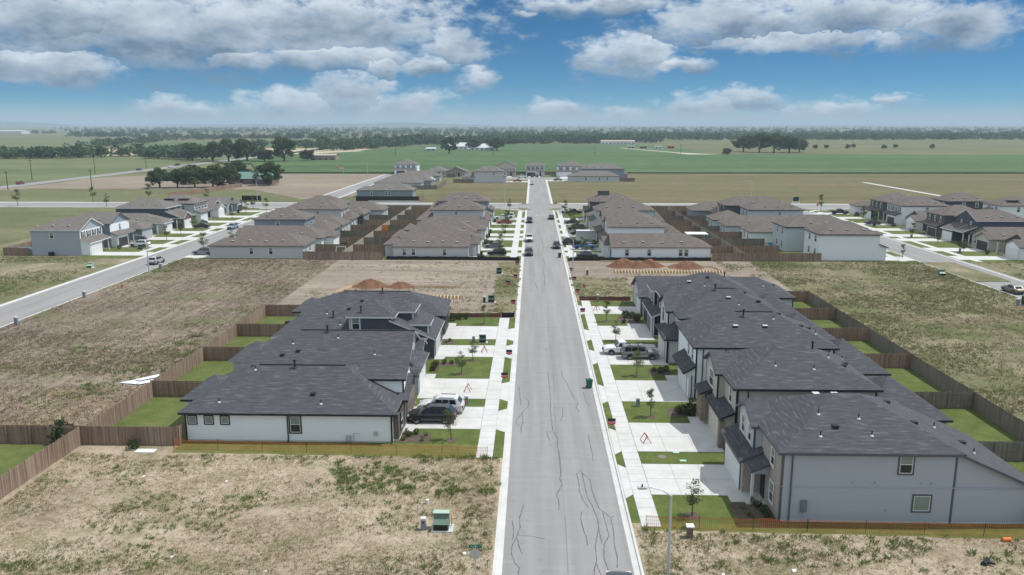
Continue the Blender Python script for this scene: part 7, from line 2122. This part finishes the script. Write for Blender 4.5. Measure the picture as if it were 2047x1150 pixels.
# wheelie bins
def bin_(label, x, y, col, ang=0):
    e = empty('wheelie_bin', (x, y, -.1 if MAIN[0] < x < MAIN[1] else 0), R(ang)); tag(e, label, 'bin', 'wheelie bins')
    m = MB(); a, b = .24, .3
    B0 = [(-a, -a, .08), (a, -a, .08), (a, a, .08), (-a, a, .08)]; T0 = [(-b, -b, .95), (b, -b, .95), (b, b, .95), (-b, b, .95)]
    m.poly(B0[::-1])
    for i in range(4): m.poly([B0[i], B0[(i + 1) % 4], T0[(i + 1) % 4], T0[i]])
    m.build('bin_body', col, e)
    m = MB(); m.box(-.33, .33, -.35, .33, .95, 1.0); m.box(-.28, .28, -.26, .28, 1.0, 1.05); m.build('lid', col, e)
    m = MB(); m.tube((-.28, .36, .98), (.28, .36, .98), .025, n=6); m.build('handle', col, e)
    for s in (-1, 1):
        m = MB(); m.tube((s * .22, .26, .1), (s * .3, .26, .1), .1, n=10); m.build('wheel', M_TYRE, e)
GBIN = plain('bin_green', (.02, .11, .075), .5); KBIN = plain('bin_black', (.02, .021, .023), .5)
bin_('green wheelie bin at the right kerb before the white lean-to house', 6.45, 86.2, GBIN, 20)
bin_('black wheelie bin at the right kerb of the middle block', 6.0, 175.8, KBIN, 10); bin_('black wheelie bin by the left kerb behind the white pickup', -1.6, 205.4, KBIN)
for i, y in enumerate((176.4, 191.6, 208.0, 215.2, 240)): bin_(f'{ORD[i]} black wheelie bin against the left house fronts of the middle block, from the camera', -11.4, y, KBIN)
bin_('black wheelie bin on the drive near the left junction', -97.6, 262.6, KBIN); bin_('blue-grey wheelie bin on a drive of the right street', 98.6, 232.8, KBIN)
# litter and boards in the lots
m = MB((-44.4, 87, 0)); m.poly([(-47.0, 86.0, .1), (-45.4, 87.2, .16), (-43.0, 88.4, .4), (-42.0, 87.6, .3), (-42.4, 86.0, .2), (-43.6, 86.4, .05), (-44.4, 85.4, .12), (-45.8, 85.8, .06)])
m.poly([(-45.6, 86.8, .22), (-43.4, 88.2, .44), (-43.0, 87.5, .4), (-44.8, 86.4, .24)])
sol = tag(m.build('plastic_sheet', plain('white_plastic', (.72, .73, .75), .35)), 'crumpled white sheet lying against the sunlit fence on the stubble lot', 'sheet')
md = sol.modifiers.new('thickness', 'SOLIDIFY'); md.thickness = .03
m = MB((-35, 67.2, 0)); m.box(-35.8, -34.0, 66.7, 67.5, .02, .06); tag(m.build('board', M_WTRIM), 'pale board lying on the ground before the board fence', 'board')
m = MB((-48.5, 94, 0)); r = random.Random(6)
for i in range(14): m.bar((-48.5 + r.uniform(-1, 1), 94 + r.uniform(-.6, .6), .05), (-48.5 + r.uniform(-1.2, 1.2), 94 + r.uniform(-.6, .6), r.uniform(.1, .35)), .12, .06)
tag(m.build('debris_pile', plain('debris_brown', (.13, .1, .08), .9, var=.4)), 'dark debris pile beside the sunlit fence on the stubble lot', 'debris')
m = MB((-46.5, 106.5, 0))
for i in range(26):
    a = r.uniform(0, 6.28); l = r.uniform(.6, 1.9); m.bar((-46.5, 106.5, .1), (-46.5 + cos(a) * l, 106.5 + sin(a) * l, r.uniform(.1, 1.0)), .06, .05)
tag(m.build('brush_pile', plain('dry_brush', (.2, .16, .11), .9, var=.4)), 'brush pile on the stubble lot near the fourth left house fence', 'brush')
PLAS = plain('litter_white', (.75, .76, .76), .5)
for i, (x, y) in enumerate([(-24.5, 49.2), (-29.6, 55.2), (-32.5, 61.8), (-17.5, 47.6), (-21.4, 57.8), (-25.2, 61.0), (12.6, 48.0), (17.4, 48.6), (24.4, 50.6), (-4.6, 50.2), (-3.6, 63.0)]):
    m = MB((x, y, 0)); s = r.uniform(.06, .16)
    m.poly([(x - s, y - s * .6, .06), (x + s, y - s * .5, .05), (x + s * .8, y + s * .6, .12), (x - s * .6, y + s * .7, .1)]); m.poly([(x - s * .7, y - s * .9, .02), (x + s * .4, y - s, .03), (x + s * .7, y, .1), (x - s * .8, y, .08)])
    o = m.build('litter', PLAS); tag(o, 'scrap of white litter in the near lots', 'litter', 'white scraps in the near lots')
    o.modifiers.new('thickness', 'SOLIDIFY').thickness = .01
m = MB((30.6, 50.0, 0)); m.tube((30.3, 49.6, .1), (30.9, 50.2, .16), .2, .14, 8); m.tube((30.5, 49.9, .15), (31.0, 49.5, .2), .16, .08, 8); tag(m.build('rubbish_bag', plain('bag_black', (.02, .022, .028), .3)), 'black rubbish bag at the bottom right', 'bag')
m = MB((33.7, 52.9, 0)); m.tube((33.4, 52.9, .14), (34.0, 52.95, .14), .15, .15, 10); tag(m.build('net_roll', M_NET), 'small roll of orange netting on the ground by the right netting', 'net roll')
# patio umbrella and table behind the white lean-to house
e = empty('patio_umbrella', (38.9, 83.8, 0)); tag(e, 'folded beige patio umbrella behind the white lean-to house', 'umbrella')
m = MB(); m.tube((0, 0, 0), (0, 0, 2.3), .03, n=6); m.build('pole', M_GALV, e); m = MB(); m.tube((0, 0, .9), (0, 0, 2.2), .2, .05, 8); m.build('canopy', plain('canopy_beige', (.3, .25, .21), .8), e)
e = empty('patio_table', (39.0, 83.2, 0)); tag(e, 'white patio table under the folded umbrella', 'table')
m = MB(); m.box(-.8, .8, -.5, .5, .68, .73); m.build('table_top', M_WTRIM, e)
for sx in (-1, 1):
    for sy in (-1, 1): m = MB(); m.tube((sx * .7, sy * .4, 0), (sx * .7, sy * .4, .68), .03, n=6); m.build('leg', M_WTRIM, e)
e = empty('fire_pit', (-35.6, 112.6, 0)); tag(e, 'small dark stove standing in the fourth left yard', 'stove')
m = MB(); m.box(-.4, .4, -.3, .3, .4, .8); m.build('firebox', M_BLACK, e)
for sx in (-1, 1): m = MB(); m.box(sx * .35 - .03, sx * .35 + .03, -.25, .25, 0, .4); m.build('leg', M_BLACK, e)
# back-yard things of the middle block
e = empty('pool', (-117.0, 178.0, 0)); tag(e, 'round blue above-ground pool at the far left edge', 'pool')
m = MB(); m.tube((0, 0, 0), (0, 0, 1.1), 2.4, 2.4, 24, cap=False); m.build('pool_wall', plain('pool_white', (.6, .66, .7), .5), e); m = MB(); m.tube((0, 0, .9), (0, 0, .95), 2.35, 2.35, 24); m.build('water', plain('pool_water', (.05, .3, .5), .1, .6), e)
e = empty('canopy', (40.4, 197.5, 0)); tag(e, 'flat white canopy in a yard of the right middle block', 'canopy')
m = MB(); m.box(-2.6, 2.6, -2.2, 2.2, 2.5, 2.6); m.build('canopy_roof', M_WTRIM, e)
for sx in (-1, 1):
    for sy in (-1, 1): m = MB(); m.tube((sx * 2.4, sy * 2, 0), (sx * 2.4, sy * 2, 2.5), .05, n=6); m.build('leg', M_WTRIM, e)
e = empty('garden_panel', (-40.5, 217.2, 0)); tag(e, 'bright orange panel standing at the dividing fence, left middle block', 'panel')
m = MB(); m.box(-.75, .75, -.05, .05, .1, 1.9); m.build('sheet', plain('panel_orange', (.6, .2, .02), .6), e); m = MB(); m.box(-.7, -.6, 0, .5, 0, .2); m.box(.6, .7, 0, .5, 0, .2); m.build('foot', M_GALV, e)
e = empty('swing_frame', (-42.9, 176.4, 0)); tag(e, 'white A-frame swing in the first yard of the left middle block', 'swing')
for sx in (-1, 1):
    for sy in (-1, 1): m = MB(); m.tube((sx * 1.0, 0, 2.1), (sx * 1.3, sy * .8, 0), .05, n=6); m.build('leg', M_WTRIM, e)
m = MB(); m.tube((-1.05, 0, 2.1), (1.05, 0, 2.1), .05, n=6); m.build('top_bar', M_WTRIM, e)
m = MB(); m.box(-.3, .3, -.12, .12, .5, .55); m.tube((-.28, 0, .55), (-.28, 0, 2.1), .012, n=4); m.tube((.28, 0, .55), (.28, 0, 2.1), .012, n=4); m.build('seat', M_WTRIM, e)
e = empty('slide', (57.4, 190.6, 0)); tag(e, 'blue and orange play slide by a fence in the right block', 'slide')
m = MB(); m.box(-1.1, -.3, -.4, .4, 0, 1.3); m.build('tower', plain('toy_blue', (.08, .25, .4), .5), e); m = MB(); m.bar((-.3, 0, 1.2), (1.2, 0, .2), .6, .08); m.build('chute', plain('toy_orange', (.6, .22, .05), .5), e)
e = empty('trampoline', (-51.0, 230.6, 0)); tag(e, 'dark netted trampoline in a yard of the left middle block', 'trampoline')
m = MB(); m.tube((0, 0, .8), (0, 0, .86), 1.9, 1.9, 18); m.build('mat', M_BLACK, e); m = MB(); m.tube((0, 0, .86), (0, 0, 2.5), 1.9, 1.9, 18, cap=False); m.build('net', plain('net_dark', (.03, .03, .035), .8), e)
for i in range(6): m = MB(); a = i * pi / 3; m.tube((cos(a) * 1.92, sin(a) * 1.92, 0), (cos(a) * 1.92, sin(a) * 1.92, 2.6), .03, n=5); m.build('leg', M_GALV, e)
e = empty('grill', (-45.0, 188.2, 0)); tag(e, 'covered dark barbecue behind the second left-block house', 'barbecue')
m = MB(); m.box(-.8, .8, -.4, .4, .1, 1.1); m.box(-.5, .5, -.35, .35, 1.1, 1.3); m.build('cover', M_BLACK, e); m = MB(); m.box(-.7, .7, -.3, .3, 0, .1); m.build('base', M_GALV, e)
e = empty('tent', (-50, 395, 0)); tag(e, 'white pop-up tent behind the far low houses', 'tent')
m = MB(); q = [(-2, -2, 2.2), (2, -2, 2.2), (2, 2, 2.2), (-2, 2, 2.2)]
for i in range(4): m.poly([q[i], q[(i + 1) % 4], (0, 0, 3.4)])
m.build('canopy_roof', M_WTRIM, e)
for a in q: m = MB(); m.tube((a[0], a[1], 0), a, .05, n=5); m.build('leg', M_WTRIM, e)

# ------------------------------------------------------------------ countryside: poles, farms, masts
def pole(label, x, y, h=10.0):
    e = empty('power_pole', (x, y, 0)); tag(e, label, 'power pole', 'power poles')
    m = MB(); m.tube((0, 0, 0), (0, 0, h), .19, .13, 7); m.build('pole', M_BARK, e)
    m = MB(); m.box(-1.1, 1.1, -.06, .06, h - .8, h - .65); m.build('crossarm', M_BARK, e)
    for x_ in (-1, 0, 1): m = MB(); m.tube((x_, 0, h - .65), (x_, 0, h - .4), .06, n=5); m.build('insulator', M_GTRIM, e)
for i, (x, y, h) in enumerate([(-235, 354, 8.5), (-262, 415, 11), (-196, 352.5, 9.5), (-259, 471, 12), (-260, 537, 9)]):
    pole(f'{ORD[i]} power pole by the county road, counted from the left edge', x, y, h)
for i, (x, y) in enumerate([(-127, 746), (-37, 749), (58, 763), (143, 790)]): pole(f'{ORD[i]} power pole along the crop field track, from the left', x, y, 10)
def barn(name, label, x, y, W, D, H, roof, wall, ang=0, pitch=.4, open_=False):
    e = empty(name, (x, y, 0), R(ang)); tag(e, label, 'farm building', 'farm buildings')
    m = MB()
    for q in ([(-W / 2, -D / 2), (W / 2, -D / 2)], [(W / 2, -D / 2), (W / 2, D / 2)], [(W / 2, D / 2), (-W / 2, D / 2)], [(-W / 2, D / 2), (-W / 2, -D / 2)]):
        (a, b), (c, d) = q; m.quad_uv([(a, b, 0), (c, d, 0), (c, d, H), (a, b, H)])
    zr = H + D / 2 * pitch
    for s in (-1, 1): m.poly([(s * W / 2, -D / 2, H), (s * W / 2, D / 2, H), (s * W / 2, 0, zr)])
    m.build('wall', wall, e)
    m = MB(); o = .5
    for s in (-1, 1):
        q = [(-W / 2 - o, s * (D / 2 + o), H - o * pitch), (W / 2 + o, s * (D / 2 + o), H - o * pitch), (W / 2 + o, 0, zr + .05), (-W / 2 - o, 0, zr + .05)]
        m.poly(q if s < 0 else list(reversed(q)))
    m.build('roof', roof, e)
    k = max(2, int(W / 5))
    for i in range(k):
        m = MB(); xx = -W / 2 + W * (i + .5) / k; m.box(xx - .7, xx + .7, -D / 2 - .04, -D / 2, .6 if not open_ else 0, min(2.2, H - .4)); m.build('window' if not open_ else 'opening', M_BLACK, e)
TIN = plain('tin_roof', (.62, .63, .64), .4, .4, .2); GRF = plain('green_tin_roof', (.13, .23, .2), .5)
barn('farmhouse', 'farmhouse with green metal roof between the oaks', -136.5, 396, 18, 11, 3, GRF, M_BRICKR, 0, .5)
barn('farm_shed', 'open brown shed beside the distant farmyard trees', -167, 646, 20, 12, 4.6, plain('tan_roof', (.4, .34, .28), .6), plain('tan_wall', (.33, .25, .2), .8), 0, .15, True)
barn('farmhouse', 'white-roofed farm house right of the lone tall tree', -58, 908, 26, 16, 3.4, TIN, M_WTRIM, 8, .5)
barn('farmhouse', 'white-roofed building behind the lone tall tree', -88, 962, 26, 16, 3.4, TIN, M_WTRIM, -12, .5)
barn('farm_shed', 'small shed left of the lone tall tree', -112, 890, 10, 7, 2.6, TIN, M_GTRIM, 0, .3)
barn('farm_shed', 'long pale building beyond the second crop field', 122, 1180, 48, 16, 4.6, plain('tan_roof', (.4, .34, .28), .6), M_WTRIM, 0, .2)
barn('farm_shed', 'cluster roof among the far trees left of centre', -170, 1420, 40, 20, 5, TIN, M_WTRIM, 10, .3)
barn('warehouse', 'long white warehouse at the far left horizon', -1560, 2380, 110, 40, 9, TIN, M_WTRIM, 0, .1)
for i, (x, y) in enumerate([(118, 985), (133, 985), (150, 980), (166, 985)]): barn('farm_shed', f'{ORD[i]} of four small yard units at the end of the dirt track', x, y, 8, 4, 2.8, [TIN, plain('tan_roof', (.4, .34, .28), .6), TIN, M_RED][i], [M_GTRIM, M_BRICKR, M_WTRIM, M_RED][i], 0, .1)
def mast(label, x, y, h):
    e = empty('radio_mast', (x, y, 0)); tag(e, label, 'mast', 'radio masts')
    m = MB(); w = 2.2
    L3 = [(cos(2.094 * i) * w, sin(2.094 * i) * w) for i in range(3)]
    for a in L3: m.tube((a[0], a[1], 0), (a[0] * .6, a[1] * .6, h), .5, .4, 4)
    m.build('lattice_leg', plain('mast_grey', (.3, .3, .32), .6), e)
    m = MB(); n = 14
    for k in range(n):
        z0, z1 = h * k / n, h * (k + 1) / n
        for i in range(3): a, b = L3[i], L3[(i + 1) % 3]; m.tube((a[0] * .8, a[1] * .8, z0), (b[0] * .8, b[1] * .8, z1), .2, n=3)
    m.build('bracing', MATS['mast_grey'], e)
mast('taller radio mast on the horizon above the main street', -62, 5600, 125); mast('radio mast on the horizon right of the main street', 590, 5600, 125)
e = empty('flagpole', (-91.5, 388, 0)); tag(e, 'flagpole with a small flag in the bare field', 'flagpole')
m = MB(); m.tube((0, 0, 0), (0, 0, 9), .07, .05, 6); m.build('pole', M_GALV, e)
m = MB()
for i in range(7): m.box(-2.2, 0, -.02, .02, 7.4 + i * .2, 7.6 + i * .2, i % 2)
m.build('flag', [M_RED, M_WHITE], e)

# ------------------------------------------------------------------ air
m = MB(); m.box(-15500, 15500, -400, 15500, -1.2, 134)
hz = m.build('haze', None); hz.data.materials.clear()
hm = bpy.data.materials.new('haze_air'); hm.use_nodes = True
nt = hm.node_tree; nt.nodes.clear()
pv_ = nt.nodes.new('ShaderNodeVolumePrincipled'); pv_.inputs['Color'].default_value = (.68, .84, 1, 1); pv_.inputs['Density'].default_value = 1.55e-4; pv_.inputs['Anisotropy'].default_value = .0
mo = nt.nodes.new('ShaderNodeOutputMaterial'); nt.links.new(pv_.outputs[0], mo.inputs['Volume'])
hz.data.materials.append(hm); tag(hz, 'pale haze lying over the whole plain', 'haze', kind='stuff')
hz.display_type = 'WIRE'
